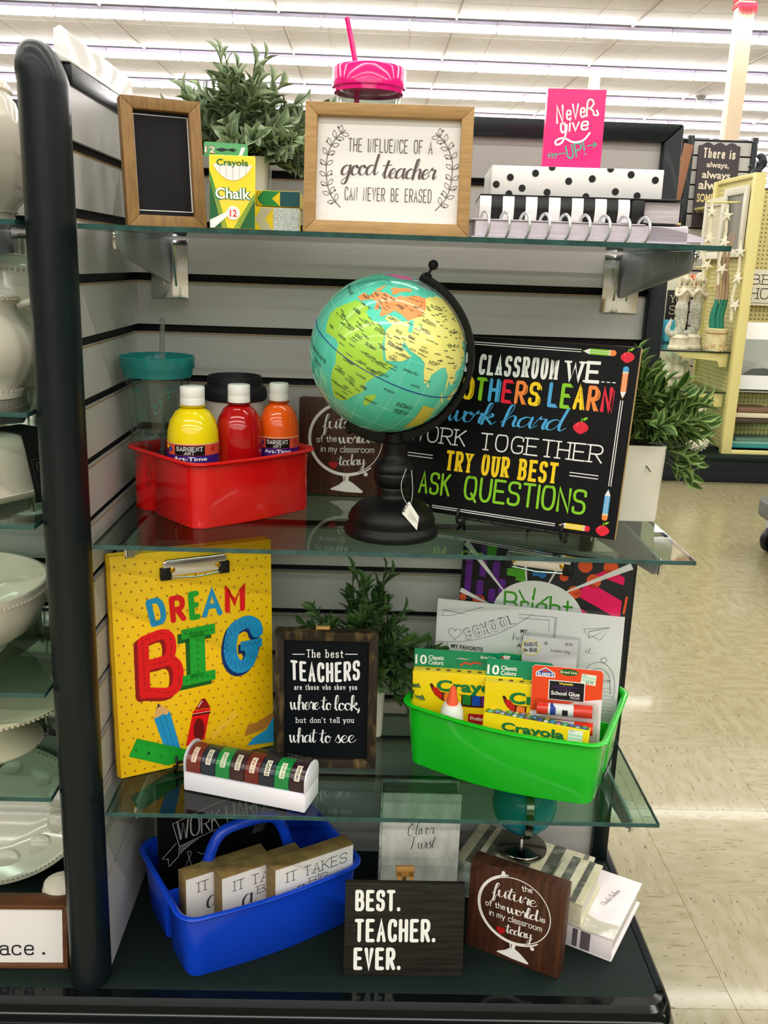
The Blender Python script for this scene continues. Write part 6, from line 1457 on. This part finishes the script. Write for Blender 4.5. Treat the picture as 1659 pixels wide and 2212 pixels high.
# cake stand and grey plates
t = thing('cake_stand', 'white ceramic cake stand with bead edge on the lowest left shelf', 'cake stand', (-.545, 1.275, .4955))
G().lathe([(0, .0), (.075, 0), (.078, .004), (.06, .016), (.032, .034), (.022, .05), (.026, .062), (.09, .068), (.128, .078), (.130, .083), (.126, .084), (.09, .076), (0, .073)], 64).build('stand', mat('pale_green_white_glaze', 'CFCFB2', .15, coat=.4), t, smooth=60)
beads(t, .1295, .080, n=110); beads(t, .0775, .004, n=70, s=.0016)
for k in range(5):
    o = G().lathe([(0, 0), (.045, 0), (.075, .006), (.077, .009), (.074, .0095), (.045, .003), (0, .003)], 48).build('plate', mat('grey_brown_stoneware', '8C8078', .35, coat=.2), None, smooth=60)
    o.location = (-.610, 1.262, .4955 + .0748 + .0105 * k); tag(o, f"grey beaded plate on the cake stand, {['lowest', 'second lowest', 'middle', 'second highest', 'topmost'][k]} of the stack of five", 'plate', 'grey plates stacked on the cake stand')
# platter leaning on the deck
t = thing('oval_platter', 'large white scalloped oval platter standing upright on the deck of the ceramics bay', 'platter', (-.600, 1.355, ZD + e), 8, 24)
pr_ = []
def ell(rx, rz, y, n_=96, sc=0): return [(rx * math.cos(2 * math.pi * k / n_) * (1 + sc * abs(math.sin(6 * math.pi * k / n_))), y, .118 + rz * math.sin(2 * math.pi * k / n_) * (1 + sc * abs(math.sin(6 * math.pi * k / n_)))) for k in range(n_)]
G().loft([ell(.08, .055, .022), ell(.10, .07, .018, sc=.03), ell(.150, .105, .002), ell(.158, .114, -.001), ell(.160, .116, .001), ell(.157, .113, .004), ell(.10, .07, .024), ell(.08, .055, .026)]).build('dish', CERAM, t, smooth=70)
g = G()
for k in range(120): a_ = 2 * math.pi * k / 120; g.ball((.154 * math.cos(a_), -.0012, .118 + .110 * math.sin(a_)), .0018, 6)
g.build('bead_rim', mat('bead_trim_ceramic', 'C4BCA8'), t)
for k in range(12):
    a_ = R(15 + 30 * k); o = G().ball((.114 * math.cos(a_), .012, .118 + .082 * math.sin(a_)), .020, 14, sc=(1, .14, .95)).build('scallop', CERAM, t)
t = thing('framed_sign', 'walnut framed white typewriter sign ending in ace on the deck, far left', 'sign', (-.700, 1.170, ZD + e), 1, 7, 0)
mitre_frame(t, .288, .100, .0075, .034, mat('brown_walnut_frame', '4A2A18', .5, col2='6A4225', scale=20, stretch=(.6, 1, 6)), BWHITE, .004)
a = Art(); a.text('ace', (.1885, .0200), (.2380, .0208), .0225, C('1E1C2A'), 'serif', .105); a.disc(.2520, .0222, .0022, C('1E1C2A'), 1, 12)
a.build('lettering', t, (0, .0035, 0))
t = thing('ceramic_jar', 'small white lidded jar mostly hidden behind the ace sign beside the post', 'jar', (-.436, 1.240, ZD + e))
G().lathe([(0, .0), (.026, 0), (.030, .02), (.030, .08), (.027, .09), (0, .09)], 28).build('body', CERAM, t)
G().lathe([(0, .0905), (.029, .0905), (.026, .1), (.012, .108), (0, .110)], 28).build('lid', CERAM, t)
# ================================================================ RIGHT BACKGROUND: COASTAL DECOR GONDOLA
PEG = mat('cream_pegboard', 'CFC384', .55)
nt = PEG.node_tree; p_ = nt.nodes['Principled BSDF']; tc = nt.nodes.new('ShaderNodeTexCoord'); mp = nt.nodes.new('ShaderNodeMapping'); mp.inputs['Scale'].default_value = (39.4, 39.4, 39.4)
fr_ = nt.nodes.new('ShaderNodeVectorMath'); fr_.operation = 'FRACTION'; sb2 = nt.nodes.new('ShaderNodeVectorMath'); sb2.operation = 'SUBTRACT'; sb2.inputs[1].default_value = (.5, .5, .5)
sp_n = nt.nodes.new('ShaderNodeSeparateXYZ'); nt.links.new(tc.outputs['Object'], mp.inputs[0]); nt.links.new(mp.outputs[0], fr_.inputs[0]); nt.links.new(fr_.outputs[0], sb2.inputs[0]); nt.links.new(sb2.outputs[0], sp_n.inputs[0])
ad_ = nt.nodes.new('ShaderNodeMath'); ad_.operation = 'ADD'; gx = nt.nodes.new('ShaderNodeSeparateXYZ'); ge_ = nt.nodes.new('ShaderNodeNewGeometry'); nt.links.new(ge_.outputs['True Normal'], gx.inputs[0])
# pick the two in-plane axes from the face direction
ab = nt.nodes.new('ShaderNodeMath'); ab.operation = 'ABSOLUTE'; nt.links.new(gx.outputs[0], ab.inputs[0]); mxx = nt.nodes.new('ShaderNodeMix'); nt.links.new(ab.outputs[0], mxx.inputs[0]); nt.links.new(sp_n.outputs[0], mxx.inputs[2]); nt.links.new(sp_n.outputs[1], mxx.inputs[3])
m1_ = nt.nodes.new('ShaderNodeMath'); m1_.operation = 'POWER'; m1_.inputs[1].default_value = 2; m2_ = nt.nodes.new('ShaderNodeMath'); m2_.operation = 'POWER'; m2_.inputs[1].default_value = 2
nt.links.new(mxx.outputs[0], m1_.inputs[0]); nt.links.new(sp_n.outputs[2], m2_.inputs[0]); nt.links.new(m1_.outputs[0], ad_.inputs[0]); nt.links.new(m2_.outputs[0], ad_.inputs[1])
lt_ = nt.nodes.new('ShaderNodeMath'); lt_.operation = 'LESS_THAN'; lt_.inputs[1].default_value = .028; nt.links.new(ad_.outputs[0], lt_.inputs[0])
mc_ = nt.nodes.new('ShaderNodeMixRGB'); mc_.inputs[1].default_value = lin('CFC384'); mc_.inputs[2].default_value = lin('3A3420'); nt.links.new(lt_.outputs[0], mc_.inputs[0]); nt.links.new(mc_.outputs[0], p_.inputs['Base Color'])

DX = 2.19
g2 = thing('decor_gondola', 'cream pegboard display unit on a black base beyond the aisle', 'display shelving', (DX, 5.57, 0))
bpy.context.view_layer.update()
R2 = lambda o: rel(o, g2)
R2(G().box(1.30, 5.50, .0, 4.2, 7.15, .135).build('kick_base', BLACKM, g2, bevel=.004)); R2(G().box(1.28, 5.47, .135, 4.2, 7.15, .162).build('base_deck', DECK, g2, bevel=.004))
R2(G().box(DX - .03, 5.57, .162, DX + .03, 5.62, 1.77).build('upright', CREAM, g2, bevel=.003)); R2(G().box(DX - .03, 6.2, .162, DX + .03, 6.25, 1.77).build('upright', CREAM, g2, bevel=.003))
R2(G().box(DX - .008, 5.62, .18, DX + .008, 6.2, 1.75).build('pegboard_end', PEG, g2, smooth=0)); R2(G().box(DX - .02, 5.62, 1.75, DX + .02, 6.2, 1.775).build('top_rail', CREAM, g2, bevel=.002))
R2(G().box(DX + .03, 5.86, .18, 4.1, 5.88, 1.70).build('pegboard_back', PEG, g2, smooth=0)); R2(G().box(DX + .03, 5.57, .162, 4.1, 5.60, .185).build('lip', CREAM, g2, bevel=.003))
for z, lb in ((.765, 'upper'), (.525, 'lower')):
    t = thing('glass_shelf', f'{lb} dark edged glass shelf on the cream pegboard end with sea figurines', 'shelf', (1.95, 5.64, z))
    G().box(-.27, 0, -.008, .235, .55, 0).build('pane', GLASS, t, smooth=0); G().box(-.272, -.004, -.008, .235, 0, 0).build('polished_edge', mat('dark_glass_edge', '15201E', .3), t, smooth=0)
    for yy in (5.66, 6.12):
        b = G().prism([(-.30, -.012), (0, -.012), (0, -.095), (-.045, -.095), (-.06, -.06), (-.27, -.045), (-.30, -.03)], -.006, .006, 'y').build('shelf_bracket', CREAM, None, bevel=.002)
        b.location = (DX - .032, yy, z + .003); tag(b, f"cream {'near' if yy < 6 else 'far'} bracket under the {lb} shelf of sea figurines", 'bracket')
t = thing('cream_counter', 'low cream counter behind the figurine shelves, under the aqua jars', 'cabinet', (1.85, 6.3, .1625)); G().box(-.32, 0, 0, .31, .62, .580).build('body', mat('cream_cabinet', 'D8D0B4', .6), t, bevel=.003); G().box(-.34, -.02, .580, .33, .64, .602).build('top', mat('dark_glass_edge', '15201E', .3), t, bevel=.003)
for x in (-.31, .0):
    G().box(x + .01, -.012, .03, x + .30, -.0005, .55).build('door', mat('cream_cabinet', 'D8D0B4'), t, bevel=.002)
# mermaids
STONE = mat('aged_white_resin', 'BDB494', .55, col2='DDD6C0', scale=30, detail=6); SCALE_M = mat('silver_scale_resin', '8E9488', .4, col2='C9C6B2', scale=160, ramp=(.42, .58))
def remesh(o, v=.006):
    m = o.modifiers.new('remesh', 'REMESH'); m.mode = 'VOXEL'; m.voxel_size = v; m.use_smooth_shade = True; s = o.modifiers.new('smooth', 'SMOOTH'); s.iterations = 4; return o
def mermaid(label, loc, yaw):
    t = thing('mermaid_figurine', label, 'figurine', loc, yaw)
    G().lathe([(0, 0), (.062, 0), (.062, .014), (.054, .022), (.052, .060), (.057, .068), (.05, .078), (.036, .088), (0, .09)], 8).build('plinth', STONE, t, smooth=20, bevel=.002)
    g = G(); g.tube(catmull([(.0, .0, .24), (.004, .004, .17), (.002, 0, .12), (-.02, 0, .092), (-.055, 0, .088), (-.075, .004, .11), (-.062, .006, .15), (-.050, .004, .175)], 5), [.038 - .03 * k / 35 for k in range(36)], 12)
    g.lathe([(0, .22), (.036, .225), (.038, .25), (.030, .28), (0, .285)], 14)
    remesh(g.build('tail', SCALE_M, t))
    g = G(); g.tube(catmull([(0, 0, .26), (.0, 0, .295), (.004, -.002, .335), (0, 0, .362), (0, -.002, .385)], 4), [.030, .028, .026, .025, .026, .029, .033, .036, .037, .034, .028, .020, .014, .012, .012, .012, .012], 14)
    g.ball((0, -.006, .410), .023, 16, sc=(.9, 1, 1.15)); g.ball((0, -.028, .405), .004, 8); g.ball((-.014, -.030, .345), .013, 10); g.ball((.014, -.030, .345), .013, 10)
    for s_ in (-1, 1):
        g.tube(catmull([(s_ * .034, 0, .358), (s_ * .050, -.010, .325), (s_ * .040, -.034, .315), (s_ * .010, -.046, .345), (-s_ * .006, -.044, .352)], 3), [.012, .012, .011, .011, .010, .010, .009, .009, .008, .008, .007, .007, .007], 10)
    remesh(g.build('torso', STONE, t), .0045)
    g = G(); g.ball((.002, .008, .420), .029, 16, sc=(1, 1, 1.1)); 
    for k in range(7): g.tube(catmull([(.006, .010, .43), (.030 + .002 * k, .012 - .004 * k, .40), (.040 - .003 * k, .016 - .008 * (k % 3), .35), (.046 - .006 * k, .020 - .006 * k, .30), (.036, .014, .275)], 3), .0085, 8)
    g.tube(catmull([(-.01, .01, .43), (-.026, .008, .40), (-.030, .012, .36)], 3), .008, 8)
    remesh(g.build('hair', STONE, t), .0045)
    return t
mermaid('left praying mermaid figurine on a plinth, upper glass shelf beyond the aisle', (1.878, 5.74, .7655), 8)
mermaid('right praying mermaid figurine on a plinth, beside the shell pot', (1.998, 5.83, .7655), -10)
# shell pot with tall spiked stems
t = thing('shell_planter', 'cream shell trimmed pot holding three tall twisted brown and green stems', 'planter', (2.088, 5.69, .7655))
G().lathe([(0, 0), (.058, 0), (.06, .004), (.062, .09), (.064, .125), (.066, .128), (.064, .134), (.058, .134), (.056, .12), (0, .12)], 28).build('pot', mat('cream_stucco', 'D9CE9C', .7, col2='C0A878', scale=20, ramp=(.5, .75)), t)
g = G()
for k in range(20): g.ball((.063 * math.cos(k * .7), .063 * math.sin(k * .7), .012 + .010 * (k % 4)), .009, 8)
g.build('shells', mat('pink_shells', 'CBA98A', .4), t)
G().tube([(.0645 * math.cos(k * .5), .0645 * math.sin(k * .5), .105) for k in range(13)], .003, 6).build('cord', mat('brown_cord', '8A6A48', .8), t)
for k, x in enumerate((-.028, .002, .024)):
    pts = catmull([(x, 0, .12), (x - .008, .004, .2), (x + .006, 0, .3), (x + .004, .004, .4), (x - .012, .0, .5), (x - .004, 0, .6), (x + .012, .002, .68)], 4)
    G().tube(pts[:9], [.018, .018, .018, .018, .017, .016, .015, .013, .012], 10).build('green_stem_base', mat('glittery_teal_green', '1E6A58', .4, col2='2E8A70', scale=200), t)
    G().tube(pts[8:], [.0125 - .008 * i_ / 17 for i_ in range(len(pts) - 8)], 10).build('brown_stem', mat('pale_brown_stem', 'A88E74', .6), t)
# coral flower bunch and tassel
g = G(); rq = random.Random(2)
for k in range(14): g.ball((rq.uniform(-.025, .025), rq.uniform(-.02, .02), rq.uniform(-.03, .03)), .014, 8)
o = g.build('coral_flower', mat('coral_pink', 'D88A6A', .6), None); o.location = (2.02, 5.98, 1.18); tag(o, 'coral pink flower cluster hanging beside the twisted stems', 'flower')
# turquoise glass and jars further back
AQ = mat('turquoise_glass_block', '38B5D8', .2, coat=.5, col2='6FD0E6', scale=6)
for k, (x, y, w_, d, h, lb) in enumerate(((1.86, 6.40, .16, .10, .20, 'tall turquoise glass vase, left of the mermaids'), (2.03, 6.38, .12, .08, .14, 'low turquoise glass box behind the mermaids'), (1.74, 6.38, .08, .08, .11, 'small turquoise glass block at the left end of the upper figurine shelf'))):
    t = thing('glass_vase', lb, 'vase', (x, y, .7655)); G().lathe([(0, 0), (w_ * .45, 0), (w_ * .5, .01), (w_ * .5, h), (w_ * .46, h), (w_ * .45, .015), (0, .012)], 24, mod=lambda a_, z: 1 / max(abs(math.cos(a_)), abs(math.sin(a_))) ** .8 * .9).build('body', AQ, t)
for k, x in enumerate((1.75, 1.87, 1.96)):
    t = thing('mason_jar', ['leftmost', 'middle', 'rightmost'][k] + ' aqua mason jar of shells standing behind the turquoise vases', 'jar', (x, 6.56, .7655))
    G().lathe([(0, 0), (.045, 0), (.05, .01), (.05, .15), (.035, .18), (.035, .2)], 20).build('body', mat('aqua_jar_glass', '7FAFA0', .15, coat=.5), t); G().lathe([(0, .2), (.038, .2), (.038, .222), (0, .222)], 20).build('lid', mat('jar_lid_pale_teal', '9DC4BC', .4), t)
    if k == 1: G().box(-.028, -.054, .05, .028, -.0505, .15).build('kraft_label', mat('kraft_card', 'C7A56A', .7), t)
# lower shelf statues
t = thing('angel_figurine', 'grey white embracing angels figurine on the lower figurine shelf', 'figurine', (1.90, 5.85, .5255))
g = G()
for s_, hh in ((-1, .0), (1, -.01)):
    g.tube([(s_ * .03, 0, 0), (s_ * .035, 0, .06), (s_ * .022, 0, .12), (s_ * .014, 0, .15)], [.045, .045, .034, .016], 12); g.ball((s_ * .018, -.004, .175 + hh), .026, 14, sc=(.9, 1, 1.1)); g.ball((s_ * .022, .008, .185 + hh), .030, 14)
    g.tube(catmull([(s_ * .05, -.01, .125), (s_ * .045, -.045, .08), (0, -.055, .07)], 4), .013, 8); g.tube(catmull([(s_ * .03, .03, .12), (s_ * .09, .04, .15), (s_ * .10, .03, .06)], 4), .016, 8)
remesh(g.build('figure', STONE, t), .006)
WST = mat('white_stoneware', 'D8D4BC', .4)
t = thing('mermaid_statue', 'white seated mermaid statue with a scaly ball on the black base deck', 'figurine', (2.02, 5.66, .1625))
g = G(); g.tube(catmull([(0, .02, .06), (0, .02, .13), (0, .012, .20), (0, .01, .235)], 4), [.060, .058, .054, .050, .050, .052, .054, .056, .052, .040, .026, .020, .018], 14); g.ball((0, -.004, .265), .036, 16, sc=(.9, 1, 1.12)); g.ball((.0, .014, .275), .044, 16)
for s_ in (-1, 1):
    g.tube(catmull([(s_ * .052, .01, .205), (s_ * .072, -.01, .15), (s_ * .05, -.05, .105)], 4), .016, 10)
    g.tube(catmull([(s_ * .03, .02, .29), (s_ * .045, .03, .23), (s_ * .03, .04, .16)], 4), .018, 8)
remesh(g.build('figure', WST, t), .006)
g = G().ball((0, -.05, .068), .064, 24); rq = random.Random(4)
for k in range(90):
    u = 2 * k / 90 - 1; ph_ = k * 2.4; r_3 = math.sqrt(1 - u * u); g.ball((.064 * r_3 * math.cos(ph_), -.05 + .064 * r_3 * math.sin(ph_), .068 + .064 * u), .0065, 6)
g.build('scaly_ball', WST, t)
g = G().ball((0, 0, .05), .05, 18)
for k in range(60):
    u = 2 * k / 60 - 1; ph_ = k * 2.4; r_3 = math.sqrt(1 - u * u); g.ball((.05 * r_3 * math.cos(ph_), .05 * r_3 * math.sin(ph_), .05 + .05 * u), .006, 6)
o = g.build('textured_ball', WST, None); o.location = (1.72, 5.62, .1685); tag(o, 'white textured ball on the black base deck behind the plant leaves', 'ornament')
# hanging white frames and hooks
FR_ = mat('whitewashed_frame', 'D9D5C6', .6)
def hang_frame(label, x, y, z, w_, h_, inner):
    t = thing('picture_frame', label, 'frame', (x, y, z), -90)
    mitre_frame(t, w_, h_, .045, .02, FR_, inner, .012, bev=.002)
hang_frame('white picture frame hanging at the near edge of the cream pegboard end', DX - .045, 6.0, 1.31, .36, .40, mat('grey_glass_print', '8A8880', .3))
hang_frame('whitewashed frame hanging behind the near one on the pegboard end', DX - .075, 6.24, 1.30, .34, .36, mat('pale_sepia_print', 'CFC6AC', .4))
for k, (y, z) in enumerate(((5.75, 1.62), (5.95, 1.25), (6.1, 1.13))):
    o = G().tube([(0, 0, 0), (-.22, 0, -.006), (-.23, 0, .012)], .006, 8).build('peg_hook', CREAM, None); o.location = (DX - .010, y, z); tag(o, ['upper cream peg hook above the starfish garlands', 'middle cream peg hook on the pegboard end', 'lowest cream peg hook above the mermaids'][k], 'hook')
STAR = mat('white_starfish', 'E2DEC8', .7)
def star_prism(g, c, r, rot=0):
    pts = []
    for k in range(10): a_ = rot + math.pi * k / 5; q = r if k % 2 == 0 else r * .34; pts.append((c[0] + q * math.cos(a_), c[2] + q * math.sin(a_)))
    g.prism(pts, c[1] - .008, c[1] + .008, 'y')
for k, (x, y, zt, lb) in enumerate(((1.98, 5.72, 1.62, 'left starfish garland hanging from the upper peg hook'), (2.05, 5.66, 1.60, 'middle starfish garland hanging before the white frames'), (2.13, 5.60, 1.40, 'rightmost starfish garland beside the cream upright'))):
    t = thing('starfish_garland', lb, 'garland', (x, y, zt))
    G().tube([(0, 0, 0), (.01, 0, -.15), (-.01, 0, -.32), (.0, 0, -.45)], .009, 8).build('rope', mat('white_rope', 'D9D2B4', .8), t)
    for j in range(3):
        g = G(); star_prism(g, (.004 * j, -.012, -.06 - .15 * j), .038, .3 + j); g.build('starfish', STAR, t, bevel=.003)
# right face: sign, sea picture, boxes, planks
t = thing('coastal_sign', 'white sign reading beach house hanging on the cream pegboard', 'sign', (2.285, 5.80, 1.035))
G().box(0, 0, 0, .34, .012, .21).build('board', mat('white_sign_board', 'DDD8C6', .6), t, bevel=.001)
a = Art(); a.text('BEACH', (.012, .125), (.325, .125), .055, C('3A3A36'), 'serif', .1); a.text('HOUSE', (.012, .040), (.325, .040), .060, C('3A3A36'), 'serif', .1); a.line([(.005, .015), (.335, .015)], .003, C('3A3A36'), 1); a.build('lettering', t)
t = thing('sea_picture', 'white framed grey seascape picture leaning on the cream unit', 'picture', (2.215, 5.70, .54), 0, 6)
G().box(0, 0, 0, .52, .015, .40).build('mount', PAPER, t, bevel=.001)
SEA = mat('grey_seascape_print', '5E6460', .5, col2='B5B8B2', scale=5, stretch=(.6, 1, 3), detail=6)
a = Art(); a.rect(.035, .085, .48, .30, SEA, 1); a.rect(.035, .17, .48, .30, C('A2A6A0'), 2); a.poly([(.06, .085), (.12, .125), (.20, .13), (.28, .11), (.40, .12), (.48, .10), (.48, .085)], C('4E524E'), 3); a.build('printed_scene', t)
o = G().box(0, 0, 0, .9, .24, .008).build('glass_shelf', GLASS, None); o.location = (2.23, 5.60, .527); tag(o, 'glass shelf under the grey seascape picture', 'shelf')
o = G().box(0, 0, 0, .9, .24, .008).build('glass_shelf', GLASS, None); o.location = (2.23, 5.60, .335); tag(o, 'glass shelf holding brown boxes under the seascape picture', 'shelf')
for k, (w_, h_, cc, lb) in enumerate(((.24, .030, '4A3A2C', 'lowest dark brown box on the shelf under the seascape'), (.22, .032, 'CFC6A8', 'middle cream box on the shelf under the seascape'), (.20, .030, '7A5A44', 'topmost reddish brown box on the shelf under the seascape'))):
    o = G().box(0, 0, 0, w_, .16, h_ - .003).build('storage_box', C(cc, .6), None, bevel=.003); o.location = (2.235 + .008 * k, 5.63, .3435 + .032 * k + .001); tag(o, lb, 'box')
for k, (cc, lb) in enumerate((('2E8A8A', 'lowest teal painted plank stacked at the foot of the cream unit'), ('7AAE9E', 'middle pale green plank stacked at the foot of the cream unit'), ('6E8A7A', 'topmost grey green plank stacked at the foot of the cream unit'))):
    o = G().box(0, 0, 0, .8, .14, .018).build('painted_plank', C(cc, .6), None, bevel=.002); o.location = (2.24 + .02 * k, 5.66 + .01 * k, .186 + .0195 * k); o.rotation_euler = (0, 0, R(2 * k)); tag(o, lb, 'plank')

# ---------------------------------------------------------------- farther wall unit with the always sign
g3 = thing('far_slatwall_unit', 'distant slatwall display unit with dark stiles behind the always sign', 'display shelving', (2.45, 7.6, 0)); bpy.context.view_layer.update()
R3 = lambda o: rel(o, g3)
R3(G().box(1.2, 7.61, 0, 2.90, 7.66, 2.20).build('back_panel', GROOVE, g3, smooth=0)); R3(G().box(2.385, 7.57, 0, 2.435, 7.66, 2.22).build('stile', BLACKM, g3, bevel=.003)); R3(G().box(2.88, 7.57, 0, 2.92, 7.66, 2.22).build('stile', BLACKM, g3, bevel=.003))
sm_ = G().box(2.435, 7.590, 0, 2.88, 7.612, .106 - .012).mesh('slat', SLAT, smooth=0); sm2 = G().box(1.2, 7.590, 0, 2.385, 7.612, .094).mesh('slat', SLAT, smooth=0)
for k in range(19):
    for m_ in (sm_, sm2) if k < 12 else (sm_,): R3(link('slat', m_, g3, (0, 0, .18 + .106 * k)))
t = thing('quote_sign', 'tall dark scalloped sign reading there is always, always, always something', 'sign', (2.475, 7.54, 1.555), 0, 3)
top = [(0, 0), (.315, 0), (.315, .60)] + [(.315 - .02 - .275 * k / 24, .60 + .022 * abs(math.sin(math.pi * 3 * k / 24))) for k in range(25)] + [(0, .60)]
G().prism(top, 0, .02, 'y').build('board', mat('dark_plum_board', '3A3438', .6), t, bevel=.002)
a = Art(); TN = C('D2C8B4'); a.text('There is', (.035, .515), (.280, .510), .062, TN, 'serif', .17); a.text('always,', (.068, .445), (.240, .440), .040, TN, 'fontb'); a.text('always,', (.040, .365), (.275, .360), .055, TN, 'fontb'); a.text('always', (.020, .285), (.285, .280), .064, TN, 'fontb'); a.text('SOMETHING', (.018, .190), (.300, .190), .062, C('CDB98A'), 'fontb'); a.text('to be', (.018, .110), (.095, .108), .030, TN, 'fontb')
a.build('lettering', t)
t = thing('seahorse_ornament', 'dark textured seahorse ornament standing in front of the always sign', 'figurine', (2.66, 6.9, 1.72))
g = G(); g.tube(catmull([(-.05, 0, 0), (-.01, 0, .02), (.01, 0, .07), (-.02, 0, .13), (.01, 0, .19), (.05, 0, .24), (.035, 0, .29), (0, 0, .285)], 4), [.02, .025, .03, .035, .04, .042, .045, .045, .045, .042, .04, .038, .034, .03, .03, .03, .028, .028, .028, .028, .03, .03, .03, .028, .025, .022, .018, .014, .01], 10)
for k in range(12): g.ball((.045 * math.sin(k * 1.9), -.02, .03 + .021 * k), .016, 8)
remesh(g.build('body', mat('dark_navy_resin', '20252E', .5), t), .008)
G().box(-.10, -.06, -.02, .10, .06, .012).build('base', mat('dark_navy_resin', '20252E', .5), t, bevel=.003)
t = thing('wall_bracket_shelf', 'narrow cream shelf carrying the dark seahorse ornament', 'shelf', (2.60, 6.84, 1.68)); G().box(-.12, 0, 0, .2, .8, .018).build('board', CREAM, t, bevel=.002); G().prism([(0, 0), (.06, 0), (0, -.10)], .70, .73, 'y').build('corbel', CREAM, t)
t = thing('word_sign', 'white block sign with brown serif capitals behind the starfish garlands', 'sign', (2.02, 6.76, .7655)); G().box(0, 0, 0, .17, .03, .76).build('board', mat('cream_block', 'E2DECB', .6), t, bevel=.002)
a = Art(); BR_ = C('5A4632'); a.text('BE', (.02, .665), (.15, .665), .07, BR_, 'serif', .13); a.text('ST', (.04, .545), (.15, .545), .07, BR_, 'serif', .13); a.build('lettering', t)
t = thing('word_sign', 'black sign with white capitals standing behind the two mermaids', 'sign', (2.06, 6.62, .7655)); G().box(0, 0, 0, .16, .02, .33).build('board', C('17191B', .5), t, bevel=.002)
a = Art(); a.text('YOU', (.02, .25), (.14, .25), .045, TN, 'serif', .1); a.text('SO', (.02, .17), (.12, .17), .055, TN, 'serif', .08); a.text('ARE', (.02, .10), (.14, .10), .045, TN, 'serif', .12); a.build('lettering', t)
t = thing('sale_sign', 'small red and yellow sale card on the far display', 'sign', (1.78, 5.9, 1.40), -12); G().box(0, 0, 0, .085, .004, .10).build('holder', mat('yellow_holder', 'D8C46A', .5), t, bevel=.001)
a = Art(); a.rect(.008, .030, .077, .090, C('D8283A'), 1); a.text('SALE', (.014, .046), (.071, .050), .030, WHITE, 'plain', .16, layer=2); a.build('lettering', t)
o = G().tube([(0, 0, 0), (0, 0, .635)], .004, 8).build('sign_stem', CREAM, None); o.location = (1.82, 5.902, .7655); tag(o, 'thin cream stem holding up the small sale card', 'stand'); o.name = 'sign_stand'
# leaning boards and a pale cabinet left of the stile
for k, (x, y, ln_, cc, lb) in enumerate(((2.24, 7.42, 14, '8A5E44', 'brown leaning board left of the distant slatwall stile'), (2.20, 7.32, 9, 'DAD3BC', 'cream leaning board left of the distant slatwall stile'))):
    t = thing('leaning_board', lb, 'board', (x - .04 * k, y, 1.30), 10); G().box(-.04, 0, 0, .03, .02, .85 - .2 * k).build('board', C(cc, .6), t, bevel=.002).rotation_euler = (0, R(ln_ * .6), 0)
t = thing('pale_cabinet', 'pale cream cabinet standing behind the display, left of the jars', 'cabinet', (1.9, 7.25, 0)); G().box(-.2, 0, 0, .42, .3, 1.28).build('body', mat('cream_cabinet', 'D8D0B4', .6), t, bevel=.004); G().box(-.17, -.012, .06, .10, 0, 1.2).build('door', mat('cream_cabinet', 'D8D0B4'), t, bevel=.003); G().box(.12, -.012, .06, .39, 0, 1.2).build('door', mat('cream_cabinet', 'D8D0B4'), t, bevel=.003)
# cart at the right edge
t = thing('flat_cart', 'grey bumpered cart with black caster entering at the right edge of the aisle', 'cart', (2.07, 3.75, 0))
rr3 = rrect(-.30, -.40, .5, .4, .12, 0, 0, .5)
G().loft([[(x, y, z) for x, y in rr3] for z in (.17, .25)]).build('bumper', mat('dark_grey_rubber', '4E5148', .5), t, bevel=.012, smooth=60); G().box(-.24, -.34, .25, .44, .34, .265).build('deck', mat('tan_board', 'A08060', .6), t, bevel=.003)
for x, y in ((-.22, -.30), (-.22, .30), (.40, -.30), (.40, .30)):
    o = G().lathe([(0, -.018), (.055, -.018), (.06, -.012), (.06, .012), (.055, .018), (0, .018)], 24).build('caster', C('0F1012', .4), t); o.location = (x, y, .061); o.rotation_euler = (R(90), 0, R(70)); o.matrix_local = Matrix.Translation((x, y, .061)) @ Matrix.Rotation(R(20), 4, 'Z') @ Matrix.Rotation(R(90), 4, 'X')
    G().box(x - .025, y - .025, .10, x + .025, y + .025, .17).build('caster_fork', STEEL, t)

scn.cycles.transparent_max_bounces = 40
scn.cycles.max_bounces = 14
